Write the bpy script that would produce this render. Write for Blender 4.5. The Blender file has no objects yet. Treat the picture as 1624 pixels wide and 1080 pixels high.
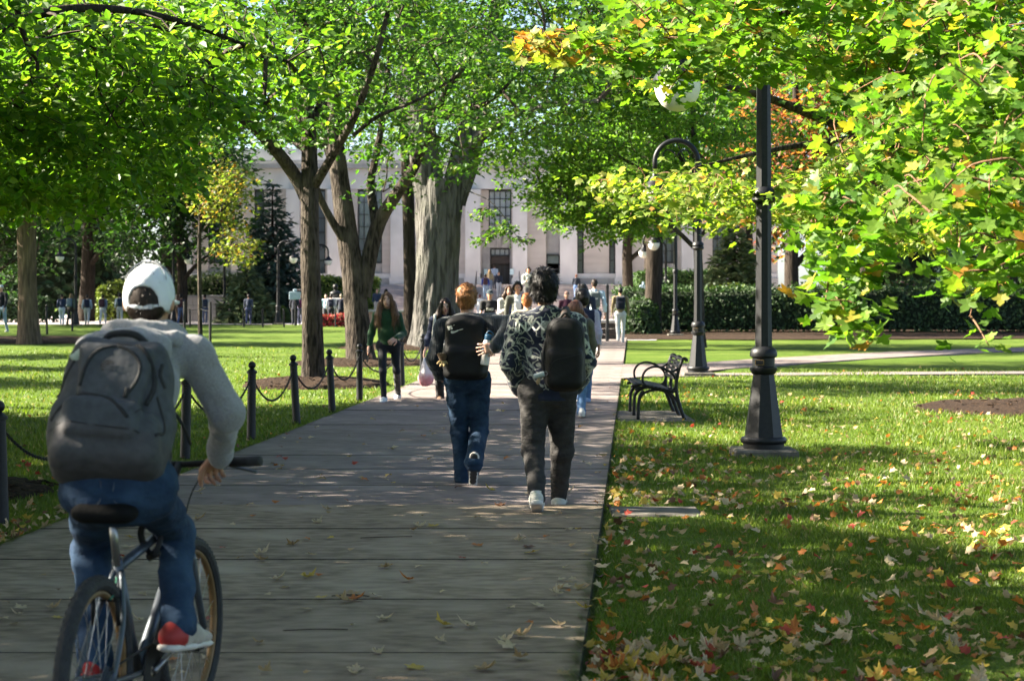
import bpy, math, random
import numpy as np
from mathutils import Vector, Matrix
R = math.radians
random.seed(7)
rng = np.random.default_rng(7)
scene = bpy.context.scene
COL = scene.collection

# ------------------------------------------------------------------ camera, sky, sun, exposure
LENS_PX, CENTRE_X, HORIZON_Y, EYE = 3160.0, 812.0, 470.0, 1.6
cam_data = bpy.data.cameras.new('camera')
cam = bpy.data.objects.new('camera', cam_data)
COL.objects.link(cam)
cam.location = (0, 0, EYE)
cam.rotation_euler = (R(90), 0, 0)
cam_data.sensor_width = 36
cam_data.lens = 36 * LENS_PX / 1624
cam_data.shift_y = -70 / 1624
cam_data.clip_start, cam_data.clip_end = 0.1, 2000
cam_data.dof.use_dof = True
cam_data.dof.focus_distance = 16.5
cam_data.dof.aperture_fstop = 5.6
scene.camera = cam

SUN_AZ, SUN_EL = R(5), R(33)          # from the left, a little beyond square to the view
sun_dir = Vector((-math.cos(SUN_AZ) * math.cos(SUN_EL), math.sin(SUN_AZ) * math.cos(SUN_EL), math.sin(SUN_EL)))
world = bpy.data.worlds.new('World')
scene.world = world
world.use_nodes = True
_n = world.node_tree.nodes
_bg = _n['Background']
_sky = _n.new('ShaderNodeTexSky')
_sky.sky_type = 'NISHITA'
_sky.sun_disc = False
_sky.sun_elevation = SUN_EL
_sky.sun_rotation = math.atan2(sun_dir.x, sun_dir.y)
_sky.air_density, _sky.dust_density, _sky.ozone_density = 0.6, 1.3, 0.0
world.node_tree.links.new(_sky.outputs[0], _bg.inputs[0])
_bg.inputs[1].default_value = 0.05
_sl = bpy.data.lights.new('sun', 'SUN')
_sl.energy = 5.0
_sl.angle = R(0.55)
_sl.color = (1.0, 0.90, 0.74)
sun = bpy.data.objects.new('sun', _sl)
COL.objects.link(sun)
sun.rotation_euler = sun_dir.to_track_quat('Z', 'Y').to_euler()
sun.location = (-40, 20, 60)
vs = scene.view_settings
vs.view_transform = 'Standard'
vs.look = 'None'
vs.gamma = 1.0
vs.exposure = 2.95
scene.cycles.max_bounces = 7
scene.cycles.diffuse_bounces = 3
scene.cycles.glossy_bounces = 2
scene.cycles.transmission_bounces = 5
scene.cycles.transparent_max_bounces = 4
scene.cycles.use_adaptive_sampling = True
scene.cycles.adaptive_threshold = 0.02
scene.cycles.caustics_reflective = False
scene.cycles.caustics_refractive = False
scene.cycles.sample_clamp_indirect = 6.0

# ------------------------------------------------------------------ helpers
def gp(px, py, z=0.0):
    """the point of the ground (height z) that the photograph shows at a pixel"""
    d = LENS_PX * (EYE - z) / (py - HORIZON_Y)
    return Vector(((px - CENTRE_X) / LENS_PX * d, d, z))

def ap(px, py, d):
    """the point at distance d that the photograph shows at a pixel"""
    return Vector(((px - CENTRE_X) / LENS_PX * d, d, EYE - (py - HORIZON_Y) / LENS_PX * d))

def tag(o, label=None, cat=None, group=None, kind=None):
    if label: o['label'] = label
    if cat: o['category'] = cat
    if group: o['group'] = group
    if kind: o['kind'] = kind
    return o

def thing(name, label, cat, loc=(0, 0, 0), rotz=0.0, group=None):
    o = bpy.data.objects.new(name, None)
    o.empty_display_size = 0.2
    COL.objects.link(o)
    o.location = loc
    o.rotation_euler = (0, 0, rotz)
    return tag(o, label, cat, group)

def link(name, me, mat=None, parent=None, loc=None):
    o = bpy.data.objects.new(name, me)
    COL.objects.link(o)
    if mat is not None and not me.materials:
        for m in (mat if isinstance(mat, (list, tuple)) else [mat]):
            me.materials.append(m)
    if parent is not None:
        o.parent = parent
    if loc is not None:
        o.location = loc
    return o

def copy_tree(o, parent=None):
    c = o.copy()
    COL.objects.link(c)
    if parent is not None:
        c.parent = parent
    for ch in list(o.children):
        copy_tree(ch, c)
    return c

def mesh_np(name, V, faces, smooth=False, col=None, midx=None):
    me = bpy.data.meshes.new(name)
    V = np.ascontiguousarray(V, dtype=np.float32)
    faces = [np.asarray(f, dtype=np.int32) for f in faces if len(f)]
    loops = np.concatenate([f.ravel() for f in faces])
    sizes = np.concatenate([np.full(len(f), f.shape[1], np.int32) for f in faces])
    starts = np.concatenate([[0], np.cumsum(sizes)[:-1]]).astype(np.int32)
    me.vertices.add(len(V)); me.vertices.foreach_set('co', V.ravel())
    me.loops.add(len(loops)); me.loops.foreach_set('vertex_index', loops)
    me.polygons.add(len(sizes)); me.polygons.foreach_set('loop_start', starts)
    me.polygons.foreach_set('use_smooth', np.full(len(sizes), bool(smooth)))
    if midx is not None:
        me.polygons.foreach_set('material_index', np.asarray(midx, np.int32))
    if col is not None:
        a = me.attributes.new('Col', 'FLOAT_COLOR', 'POINT')
        c = np.ones((len(V), 4), np.float32); c[:, :3] = col
        a.data.foreach_set('color', c.ravel())
    me.update(calc_edges=True)
    return me

def frame_along(P):
    P = np.asarray(P, float)
    T = np.gradient(P, axis=0)
    T /= np.linalg.norm(T, axis=1)[:, None] + 1e-12
    ref = np.array([0, 0, 1.0]) if abs(T[0][2]) < 0.9 else np.array([1.0, 0, 0])
    N = np.zeros_like(P); B = np.zeros_like(P)
    n = np.cross(T[0], ref); n /= np.linalg.norm(n)
    for i in range(len(P)):
        n = n - T[i] * np.dot(n, T[i]); n /= np.linalg.norm(n) + 1e-12
        N[i] = n; B[i] = np.cross(T[i], n)
    return T, N, B

def smooth_path(pts, n=8):
    """Catmull-Rom through points"""
    P = np.array([list(p) for p in pts], float)
    if len(P) < 3:
        t = np.linspace(0, 1, n + 1)[:, None]
        return P[0] * (1 - t) + P[-1] * t
    Q = np.vstack([2 * P[0] - P[1], P, 2 * P[-1] - P[-2]])
    out = []
    for i in range(1, len(Q) - 2):
        for t in np.linspace(0, 1, n, endpoint=False):
            a, b, c, d = Q[i - 1], Q[i], Q[i + 1], Q[i + 2]
            out.append(0.5 * (2 * b + (c - a) * t + (2 * a - 5 * b + 4 * c - d) * t * t + (3 * b - a - 3 * c + d) * t ** 3))
    out.append(P[-1])
    return np.array(out)

class MB:
    """collects pieces of ONE part, then links them as one mesh object"""
    def __init__(s):
        s.V, s.Q, s.T, s.n, s.sm = [], [], [], 0, False
    def add(s, V, quads=None, tris=None):
        V = np.asarray(V, float)
        if quads is not None and len(quads): s.Q.append(np.asarray(quads) + s.n)
        if tris is not None and len(tris): s.T.append(np.asarray(tris) + s.n)
        s.V.append(V); s.n += len(V)
        return s
    def box(s, c, size, rot=None, ch=0.0):
        hx, hy, hz = [v / 2 for v in size]
        if ch <= 0:
            V = np.array([[x, y, z] for x in (-hx, hx) for y in (-hy, hy) for z in (-hz, hz)])
            Q = [[0, 1, 3, 2], [4, 6, 7, 5], [0, 4, 5, 1], [2, 3, 7, 6], [0, 2, 6, 4], [1, 5, 7, 3]]
            T = None
        else:   # chamfered
            V = []; idx = {}
            for sx in (-1, 1):
                for sy in (-1, 1):
                    for sz in (-1, 1):
                        for a in range(3):
                            p = [sx * (hx - ch), sy * (hy - ch), sz * (hz - ch)]
                            p[a] = (sx, sy, sz)[a] * (hx, hy, hz)[a]
                            idx[(sx, sy, sz, a)] = len(V); V.append(p)
            Q = []; T = []
            for a in range(3):
                b, c2 = (a + 1) % 3, (a + 2) % 3
                for sg in (-1, 1):
                    q = []
                    for (u, v) in ((-1, -1), (1, -1), (1, 1), (-1, 1)):
                        k = [0, 0, 0]; k[a] = sg; k[b] = u; k[c2] = v
                        q.append(idx[(k[0], k[1], k[2], a)])
                    Q.append(q if sg > 0 else q[::-1])
                for u in (-1, 1):
                    for v in (-1, 1):   # edge along axis a between faces b and c2
                        k0 = [0, 0, 0]; k1 = [0, 0, 0]
                        k0[a] = -1; k1[a] = 1
                        for k in (k0, k1): k[b] = u; k[c2] = v
                        q = [idx[(*k0, b)], idx[(*k1, b)], idx[(*k1, c2)], idx[(*k0, c2)]]
                        Q.append(q if u * v < 0 else q[::-1])
            for sx in (-1, 1):
                for sy in (-1, 1):
                    for sz in (-1, 1):
                        t = [idx[(sx, sy, sz, a)] for a in range(3)]
                        T.append(t if sx * sy * sz > 0 else t[::-1])
            V = np.array(V)
        if rot is not None:
            V = V @ np.array(rot).T
        return s.add(V + np.array(c), Q, T)
    def tube(s, pts, r, sides=8, caps=True, flat=1.0):
        P = np.asarray([list(p) for p in pts], float)
        r = np.broadcast_to(np.asarray(r, float), (len(P),))
        _, N, B = frame_along(P)
        a = np.linspace(0, 2 * math.pi, sides, endpoint=False)
        V = P[:, None, :] + r[:, None, None] * (np.cos(a)[None, :, None] * N[:, None, :] * flat + np.sin(a)[None, :, None] * B[:, None, :])
        V = V.reshape(-1, 3)
        i = np.arange(len(P) - 1)[:, None] * sides
        j = np.arange(sides)[None, :]
        k = (j + 1) % sides
        Q = np.stack([i + j, i + k, i + sides + k, i + sides + j], -1).reshape(-1, 4)
        T = []
        if caps:
            n = len(V)
            V = np.vstack([V, P[0], P[-1]])
            for j in range(sides):
                k = (j + 1) % sides
                T.append([n, k, j]); T.append([n + 1, (len(P) - 1) * sides + j, (len(P) - 1) * sides + k])
        return s.add(V, Q, T)
    def lathe(s, prof, n=16, c=(0, 0, 0), phase=0.0, rot=None):
        prof = np.asarray(prof, float)
        a = np.linspace(0, 2 * math.pi, n, endpoint=False) + phase
        V = np.stack([prof[:, None, 0] * np.cos(a), prof[:, None, 0] * np.sin(a), np.broadcast_to(prof[:, None, 1], (len(prof), n))], -1).reshape(-1, 3)
        i = np.arange(len(prof) - 1)[:, None] * n
        j = np.arange(n)[None, :]
        k = (j + 1) % n
        Q = np.stack([i + j, i + k, i + n + k, i + n + j], -1).reshape(-1, 4)
        if rot is not None: V = V @ np.array(rot).T
        return s.add(V + np.array(c), Q)
    def sheet(s, outline, z0=0.0, z1=None):
        """flat polygon (fan from its middle)"""
        P = np.array([[p[0], p[1], z0 if len(p) < 3 else p[2]] for p in outline], float)
        c = P.mean(0)
        if z1 is not None: c[2] = z1
        n = len(P)
        return s.add(np.vstack([P, c]), None, [[i, (i + 1) % n, n] for i in range(n)])
    def arrays(s):
        return np.vstack(s.V)
    def build(s, name, mat, parent=None, smooth=False, rel=True, loc=None):
        V = np.vstack(s.V)
        if parent is not None and rel:
            p = parent
            off = np.zeros(3)
            while p is not None:
                off += np.array(p.location); p = p.parent
            V = V - off
        f = []
        if s.Q: f.append(np.vstack(s.Q))
        if s.T: f.append(np.vstack(s.T))
        return link(name, mesh_np(name, V, f, smooth), mat, parent, loc)

def auto_smooth(o, ang=40):
    try:
        me = o.data
        me.set_sharp_from_angle(angle=R(ang))
        me.polygons.foreach_set('use_smooth', np.ones(len(me.polygons), bool))
    except Exception:
        pass
    return o

def rz(a):
    c, s = math.cos(a), math.sin(a)
    return np.array([[c, -s, 0], [s, c, 0], [0, 0, 1.0]])

# ------------------------------------------------------------------ materials
def new_mat(name):
    m = bpy.data.materials.new(name)
    m.use_nodes = True
    nt = m.node_tree
    return m, nt, nt.nodes, nt.links, nt.nodes['Principled BSDF']

def nmat(name, c1, c2=None, scale=8.0, rough=0.8, bump=0.0, bscale=None, metal=0.0, stretch=(1, 1, 1), spec=0.4, detail=6.0,
         ramp=(0.35, 0.65), c3=None, scale3=1.0, sheen=0.0, bdist=0.02, coat=0.0, vary=0.0):
    m, nt, N, L, p = new_mat(name)
    p.inputs['Roughness'].default_value = rough
    p.inputs['Metallic'].default_value = metal
    p.inputs['Specular IOR Level'].default_value = spec
    if sheen: p.inputs['Sheen Weight'].default_value = sheen
    if coat: p.inputs['Coat Weight'].default_value = coat
    tc = N.new('ShaderNodeTexCoord')
    mp = N.new('ShaderNodeMapping'); mp.inputs['Scale'].default_value = stretch
    L.new(tc.outputs['Object'], mp.inputs[0])
    if c2 is None:
        c2 = tuple(v * 0.75 for v in c1)
    nz = N.new('ShaderNodeTexNoise'); nz.inputs['Scale'].default_value = scale; nz.inputs['Detail'].default_value = detail
    L.new(mp.outputs[0], nz.inputs['Vector'])
    rp = N.new('ShaderNodeValToRGB')
    rp.color_ramp.elements[0].position, rp.color_ramp.elements[1].position = ramp
    rp.color_ramp.elements[0].color = (*c1, 1); rp.color_ramp.elements[1].color = (*c2, 1)
    L.new(nz.outputs[0], rp.inputs[0])
    out = rp.outputs[0]
    if c3 is not None:
        n3 = N.new('ShaderNodeTexNoise'); n3.inputs['Scale'].default_value = scale3; n3.inputs['Detail'].default_value = 3
        L.new(tc.outputs['Object'], n3.inputs['Vector'])
        r3 = N.new('ShaderNodeValToRGB'); r3.color_ramp.elements[0].position = 0.48; r3.color_ramp.elements[1].position = 0.68
        L.new(n3.outputs[0], r3.inputs[0])
        mx = N.new('ShaderNodeMix'); mx.data_type = 'RGBA'
        L.new(r3.outputs[0], mx.inputs[0]); L.new(out, mx.inputs[6]); mx.inputs[7].default_value = (*c3, 1)
        out = mx.outputs[2]
    if vary:
        oi = N.new('ShaderNodeObjectInfo'); mr = N.new('ShaderNodeMapRange'); mr.inputs[3].default_value = 1 - vary; mr.inputs[4].default_value = 1 + vary * 0.6
        L.new(oi.outputs['Random'], mr.inputs[0])
        hs = N.new('ShaderNodeHueSaturation'); L.new(mr.outputs[0], hs.inputs['Value']); L.new(out, hs.inputs['Color']); out = hs.outputs[0]
    L.new(out, p.inputs['Base Color'])
    if bump:
        nb = N.new('ShaderNodeTexNoise'); nb.inputs['Scale'].default_value = bscale or scale * 3; nb.inputs['Detail'].default_value = 5
        L.new(mp.outputs[0], nb.inputs['Vector'])
        bp = N.new('ShaderNodeBump'); bp.inputs['Strength'].default_value = bump; bp.inputs['Distance'].default_value = bdist
        L.new(nb.outputs[0], bp.inputs['Height']); L.new(bp.outputs[0], p.inputs['Normal'])
    return m

def leaf_mat(name, trans=0.5, rough=0.5, gain=(1.75, 2.0, 0.65), spec=0.35):
    m, nt, N, L, p = new_mat(name)
    at = N.new('ShaderNodeAttribute'); at.attribute_name = 'Col'
    L.new(at.outputs['Color'], p.inputs['Base Color'])
    p.inputs['Roughness'].default_value = rough
    p.inputs['Specular IOR Level'].default_value = spec
    mul = N.new('ShaderNodeMix'); mul.data_type = 'RGBA'; mul.blend_type = 'MULTIPLY'; mul.inputs[0].default_value = 1.0
    mul.clamp_result = False
    mul.inputs[7].default_value = (*gain, 1)
    L.new(at.outputs['Color'], mul.inputs[6])
    tr = N.new('ShaderNodeBsdfTranslucent')
    L.new(mul.outputs[2], tr.inputs[0])
    mx = N.new('ShaderNodeMixShader'); mx.inputs[0].default_value = trans
    L.new(p.outputs[0], mx.inputs[1]); L.new(tr.outputs[0], mx.inputs[2])
    L.new(mx.outputs[0], N['Material Output'].inputs[0])
    return m

def solid_leaf_mat(name, c, trans=0.3):
    m, nt, N, L, p = new_mat(name)
    tc = N.new('ShaderNodeTexCoord'); nz = N.new('ShaderNodeTexNoise'); nz.inputs['Scale'].default_value = 30
    L.new(tc.outputs['Object'], nz.inputs['Vector'])
    rp = N.new('ShaderNodeValToRGB')
    rp.color_ramp.elements[0].color = (*[v * 0.7 for v in c], 1); rp.color_ramp.elements[1].color = (*[min(1, v * 1.2) for v in c], 1)
    rp.color_ramp.elements[0].position = 0.3; rp.color_ramp.elements[1].position = 0.7
    L.new(nz.outputs[0], rp.inputs[0]); L.new(rp.outputs[0], p.inputs['Base Color'])
    p.inputs['Roughness'].default_value = 0.55
    p.inputs['Specular IOR Level'].default_value = 0.3
    tr = N.new('ShaderNodeBsdfTranslucent'); L.new(rp.outputs[0], tr.inputs[0])
    mx = N.new('ShaderNodeMixShader'); mx.inputs[0].default_value = trans
    L.new(p.outputs[0], mx.inputs[1]); L.new(tr.outputs[0], mx.inputs[2]); L.new(mx.outputs[0], N['Material Output'].inputs[0])
    return m

M = {}
M['grass_soil'] = nmat('grass_soil', (0.074, 0.12, 0.014), (0.046, 0.082, 0.01), 14, 0.95, 0.9, 60, stretch=(1, 1, 1), c3=(0.095, 0.135, 0.022), scale3=0.5, spec=0.1, bdist=0.03)
M['concrete_near'] = nmat('concrete_near', (0.265, 0.208, 0.15), (0.135, 0.104, 0.074), 6.5, 0.9, 0.6, 70, c3=(0.30, 0.25, 0.19), scale3=1.3, spec=0.2, bdist=0.01, stretch=(1, 1.7, 1), vary=.15, ramp=(.36, .66), detail=12)
M['concrete_far'] = nmat('concrete_far', (0.195, 0.158, 0.145), (0.115, 0.093, 0.086), 5.0, 0.88, 0.5, 70, c3=(0.22, 0.185, 0.172), scale3=1.1, spec=0.25, bdist=0.008, stretch=(1, 1.7, 1), vary=.10, ramp=(.34, .68), detail=12)
M['concrete_old'] = nmat('concrete_old', (0.15, 0.137, 0.115), (0.085, 0.078, 0.066), 9, 0.95, 0.5, 60, spec=0.2)
M['plaza'] = nmat('plaza', (0.42, 0.37, 0.36), (0.33, 0.29, 0.29), 2, 0.9, 0.2, 30)
M['mulch'] = nmat('mulch', (0.04, 0.026, 0.018), (0.014, 0.010, 0.008), 40, 1.0, 1.0, 70, c3=(0.075, 0.048, 0.03), scale3=22, spec=0.1, bdist=0.04)
M['iron'] = nmat('iron', (0.007, 0.0075, 0.009), (0.012, 0.0125, 0.0145), 30, 0.45, 0.12, 80, spec=0.28, bdist=0.004)
M['iron_dull'] = nmat('iron_dull', (0.009, 0.0095, 0.011), (0.017, 0.016, 0.015), 30, 0.6, 0.2, 60, spec=.25)
M['lamp_glass'] = nmat('lamp_glass', (0.82, 0.78, 0.68), (0.74, 0.70, 0.6), 6, 0.35)
M['brass'] = nmat('brass', (0.35, 0.22, 0.07), (0.25, 0.16, 0.05), 40, 0.4, metal=0.8)
M['limestone'] = nmat('limestone', (0.63, 0.615, 0.62), (0.55, 0.535, 0.54), 1.2, 0.9, 0.15, 14, c3=(0.50, 0.485, 0.485), scale3=0.35, stretch=(1, 1, 0.5))
M['limestone_tan'] = nmat('limestone_tan', (0.49, 0.44, 0.41), (0.43, 0.385, 0.36), 0.9, 0.9, 0.2, 10, c3=(0.52, 0.475, 0.445), scale3=0.5, stretch=(0.4, 1, 3.5))
M['stone_grey'] = nmat('stone_grey', (0.36, 0.35, 0.345), (0.28, 0.27, 0.27), 1.6, 0.9, 0.15, 14)
M['stone_stained'] = nmat('stone_stained', (0.40, 0.375, 0.35), (0.14, 0.13, 0.13), 1.8, 0.9, 0.15, 14, stretch=(2.2, 1, 0.35), ramp=(0.42, 0.7))
M['dark_frame'] = nmat('dark_frame', (0.02, 0.022, 0.026), (0.03, 0.03, 0.034), 10, 0.4)
M['door_dark'] = nmat('door_dark', (0.025, 0.02, 0.018), (0.015, 0.012, 0.012), 3, 0.5)
M['brown_panel'] = nmat('brown_panel', (0.07, 0.05, 0.042), (0.05, 0.038, 0.034), 3, 0.6)
def glass_mat(name, c=(0.16, 0.19, 0.22), rough=0.12):
    m, nt, N, L, p = new_mat(name)
    tc = N.new('ShaderNodeTexCoord'); nz = N.new('ShaderNodeTexNoise'); nz.inputs['Scale'].default_value = 0.8
    L.new(tc.outputs['Object'], nz.inputs['Vector'])
    rp = N.new('ShaderNodeValToRGB'); rp.color_ramp.elements[0].color = (*[v * 0.6 for v in c], 1); rp.color_ramp.elements[1].color = (*c, 1)
    L.new(nz.outputs[0], rp.inputs[0]); L.new(rp.outputs[0], p.inputs['Base Color'])
    p.inputs['Roughness'].default_value = rough; p.inputs['Specular IOR Level'].default_value = 0.9
    return m
M['pane'] = glass_mat('pane')
M['pane_pale'] = glass_mat('pane_pale', (0.42, 0.46, 0.50), 0.3)
M['bark_maple'] = nmat('bark_maple', (0.062, 0.051, 0.042), (0.017, 0.0145, 0.0125), 20, 1.0, 1.0, 26, stretch=(1, 1, 0.2), spec=0.1, ramp=(0.42, 0.60), bdist=0.08, c3=(0.08, 0.068, 0.056), scale3=1.6)
M['bark_grey'] = nmat('bark_grey', (0.11, 0.105, 0.098), (0.046, 0.044, 0.041), 9, 1.0, 1.0, 13, stretch=(1, 1, 0.16), spec=0.1, ramp=(0.44, 0.58), bdist=0.16, c3=(0.10, 0.10, 0.085), scale3=0.8)
M['bark_dark'] = nmat('bark_dark', (0.05, 0.04, 0.032), (0.022, 0.018, 0.015), 14, 1.0, 1.0, 20, stretch=(1, 1, 0.15), spec=0.1, bdist=0.06)
M['bark_tan'] = nmat('bark_tan', (0.17, 0.125, 0.085), (0.07, 0.052, 0.038), 12, 1.0, 1.0, 16, stretch=(1, 1, 0.12), spec=0.1, bdist=0.08)
M['twig'] = nmat('twig', (0.06, 0.042, 0.03), (0.035, 0.026, 0.02), 20, 0.95, 0.5, 40)
M['twig_orange'] = nmat('twig_orange', (0.20, 0.10, 0.05), (0.11, 0.06, 0.035), 20, 0.9, 0.5, 40)
M['leaf'] = leaf_mat('leaf')
M['leaf_thick'] = leaf_mat('leaf_thick', 0.22, 0.55, (1.3, 1.4, 0.8))
M['needle'] = leaf_mat('needle', 0.1, 0.7, (1.1, 1.2, 1.0), 0.2)
M['litter'] = leaf_mat('litter', 0.3, 0.6, (1.1, 1.0, 0.8), 0.3)
M['blade'] = leaf_mat('blade', 0.4, 0.5, (1.35, 1.4, 0.7), 0.3)
M['hedge_core'] = nmat('hedge_core', (0.014, 0.026, 0.009), (0.008, 0.014, 0.006), 10, 1.0, 0.8, 20)
# ------------------------------------------------------------------ ground, walkway, paths
def XL(Y): return -4.015 + 0.0605 * Y
def XR(Y): return -0.19 + 0.0605 * Y

g = MB()
gx = np.concatenate([np.linspace(-400, -40, 10), np.linspace(-34, 34, 60), np.linspace(40, 400, 10)])
gy = np.concatenate([np.linspace(-200, -20, 6), np.linspace(-10, 140, 130), np.linspace(150, 900, 12)])
GX, GY = np.meshgrid(gx, gy)
GZ = 0.02 * np.sin(GX * 0.7 + 1.3 * np.sin(GY * 0.23)) * np.cos(GY * 0.41) + 0.012 * np.sin(GX * 1.9 + GY * 0.8)
near_walk = np.clip(np.minimum(np.abs(GX - (GY * 0.0605 - 2.1)) - 2.2, 1.5), 0, 1.5) / 1.5
GZ = GZ * near_walk - 0.004
nyy, nxx = GX.shape
ii = (np.arange(nyy - 1)[:, None] * nxx + np.arange(nxx - 1)[None, :]).reshape(-1)
g.add(np.stack([GX, GY, GZ], -1).reshape(-1, 3), np.stack([ii, ii + 1, ii + nxx + 1, ii + nxx], -1))
lawn = g.build('ground', M['grass_soil'], smooth=True)
tag(lawn, 'green mown lawn stretching between the trees and paths', 'ground', kind='structure')

def structure(name, label, loc=(0, 0, 0)):
    o = bpy.data.objects.new(name, None)
    COL.objects.link(o); o.location = loc
    return tag(o, label, name.replace('_', ' '), kind='structure')

def slab_mesh(name, w, l, t=0.12, skew=0.0605, ch=0.008):
    """one cast slab: parallelogram with worn arrises"""
    out = [(0, 0), (w, 0), (w + skew * l, l), (skew * l, l)]
    inn = [(ch, ch), (w - ch, ch), (w + skew * l - ch, l - ch), (skew * l + ch, l - ch)]
    V = [(x, y, -t) for x, y in out] + [(x, y, -ch * 0.7) for x, y in out] + [(x, y, 0) for x, y in inn]
    Q = [[0, 1, 5, 4], [1, 2, 6, 5], [2, 3, 7, 6], [3, 0, 4, 7], [4, 5, 9, 8], [5, 6, 10, 9], [6, 7, 11, 10], [7, 4, 8, 11], [8, 9, 10, 11]]
    return mesh_np(name, np.array(V), [np.array(Q)], False, None, [1] * 8 + [0])

PITCH, Y0 = 1.56, 8.81
path = structure('path', 'wide concrete slab walkway running from the camera to the library')
near_slab = slab_mesh('slab', 3.80, PITCH - 0.018); joint_dirt = nmat('joint_dirt', (.034, .028, .021), (.022, .018, .014), 30, 1.0)
near_slab.materials.append(M['concrete_near']); near_slab.materials.append(joint_dirt)
far_slab = slab_mesh('slab', 3.80, PITCH - 0.014); far_slab.materials.append(M['concrete_far']); far_slab.materials.append(joint_dirt)
bed = MB(); bed.add([(XL(-8) + .03, -8, .004), (XR(-8) - .03, -8, .004), (XR(75) - .03, 75, .004), (XL(75) + .03, 75, .004)], [[0, 1, 2, 3]])
bed.build('joint_bed', joint_dirt, path)
for k in range(-10, 43):
    Y = Y0 + PITCH * k
    me = near_slab if k < 4 else far_slab
    o = link('slab', me, None, path, (XL(Y), Y, 0.03 + random.uniform(-0.003, 0.003)))

def ribbon(name, label, pts, width, z, mat, n=10):
    P = smooth_path([(p[0], p[1], 0) for p in pts], n)
    T, N, B = frame_along(P)
    side = np.stack([-T[:, 1], T[:, 0], np.zeros(len(T))], 1)
    w = np.broadcast_to(np.asarray(width, float), (len(P),))[:, None] / 2
    Lf, Rt = P + side * w, P - side * w
    V = []
    for a in (Lf, Rt):
        for zz in (z, z - 0.08):
            b = a.copy(); b[:, 2] = zz; V.append(b)
    n_ = len(P); V = np.vstack(V)
    i = np.arange(n_ - 1)
    q = [np.stack([i, i + 2 * n_, i + 2 * n_ + 1, i + 1], 1)[:, ::-1], np.stack([i, i + n_, i + n_ + 1, i + 1], 1), np.stack([i + 2 * n_, i + 3 * n_, i + 3 * n_ + 1, i + 2 * n_ + 1], 1)[:, ::-1]]
    mb = MB(); mb.add(V, np.vstack(q))
    o = mb.build(name, mat)
    return tag(o, label, 'path', kind='structure')

ribbon('side_path', 'narrow concrete path branching off rightward toward the far lawn', [(1.6, 40.5), (4.0, 44.5), (8.0, 51), (13.5, 58), (24, 67)], 2.3, 0.022, M['concrete_far'])
ribbon('cross_path', 'thin concrete path crossing the right lawn behind the second lamp', [(1.8, 39.6), (6.0, 40.6), (12, 41.4), (30, 43)], 1.3, 0.027, M['concrete_far'])
tri = MB(); tri.sheet([(1.9, 37.8), (2.9, 39.6), (4.6, 43), (3.9, 47), (2.4, 46)], 0.0315)
tag(tri.build('path_corner', M['concrete_far']), 'concrete corner where side paths meet the walkway', 'path', kind='structure')
pad = MB(); pad.box((1.06, 14.75, -0.03), (0.66, 0.62, 0.09), None, 0.01)
tag(pad.build('paving_stub', M['concrete_old']), 'short worn concrete stub joining the walkway edge, half under leaves', 'paving', kind='structure')
ap_c = MB(); ap_c.box((1.86, 26.6, -0.036), (0.98, 2.3, 0.09), None, 0.01)
tag(ap_c.build('bench_pad', M['concrete_old']), 'concrete pad under the iron bench beside the walkway', 'paving', kind='structure')
pl = MB(); pl.add([(-60, 112, 0.02), (60, 112, 0.02), (60, 170, 0.02), (-60, 170, 0.02)], [[0, 1, 2, 3]])
tag(pl.build('pavement', M['plaza']), 'pale paved plaza in front of the library steps', 'pavement', kind='structure')
pl = MB(); pl.add([(-1.2, 72, 0.012), (5.2, 72, 0.012), (9.5, 112.5, 0.012), (-4.5, 112.5, 0.012)], [[0, 1, 2, 3]])
tag(pl.build('plaza_path', M['plaza']), 'pale paving joining the walkway to the library plaza', 'pavement', kind='structure')

def mulch(label, c, rx, ry, h=0.06, seed=0, n=40, name='mulch_bed'):
    r2 = np.random.default_rng(seed)
    ph = r2.uniform(0, 6.28, 5)
    mb = MB()
    rings = [(1.0, -0.01), (0.93, h * 0.45), (0.6, h * 0.9), (0.25, h * 1.1)]
    V = []
    for f, z in rings:
        for i in range(n):
            a = 2 * math.pi * i / n
            w = 1 + 0.07 * math.sin(2 * a + ph[0]) + 0.06 * math.sin(3 * a + ph[1]) + 0.03 * math.sin(7 * a + ph[2]) + 0.02 * math.sin(13 * a + ph[3])
            V.append((c[0] + rx * f * w * math.cos(a), c[1] + ry * f * w * math.sin(a), z + (0.012 * math.sin(9 * a + f * 20) if f < 1 else 0)))
    V.append((c[0], c[1], h * 1.12))
    Q = []
    for k in range(len(rings) - 1):
        for i in range(n):
            j = (i + 1) % n
            Q.append([k * n + i, k * n + j, (k + 1) * n + j, (k + 1) * n + i])
    b = (len(rings) - 1) * n
    mb.add(V, Q, [[b + i, b + (i + 1) % n, len(V) - 1] for i in range(n)])
    # loose bark chips
    m = 160
    a = r2.uniform(0, 6.28, m); rr = np.sqrt(r2.uniform(0, 1, m)) * 1.02
    for q in range(m):
        p = (c[0] + rx * rr[q] * math.cos(a[q]), c[1] + ry * rr[q] * math.sin(a[q]), h * (1.05 - 0.75 * rr[q] ** 2) + 0.012)
        mb.box(p, (r2.uniform(0.03, 0.10), r2.uniform(0.02, 0.05), 0.012), rz(r2.uniform(0, 3.1)) @ np.array([[1, 0, 0], [0, 0.95, -0.3], [0, 0.3, 0.95]]))
    o = mb.build(name, M['mulch'])
    return tag(o, label, 'mulch bed', kind='structure')

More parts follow.
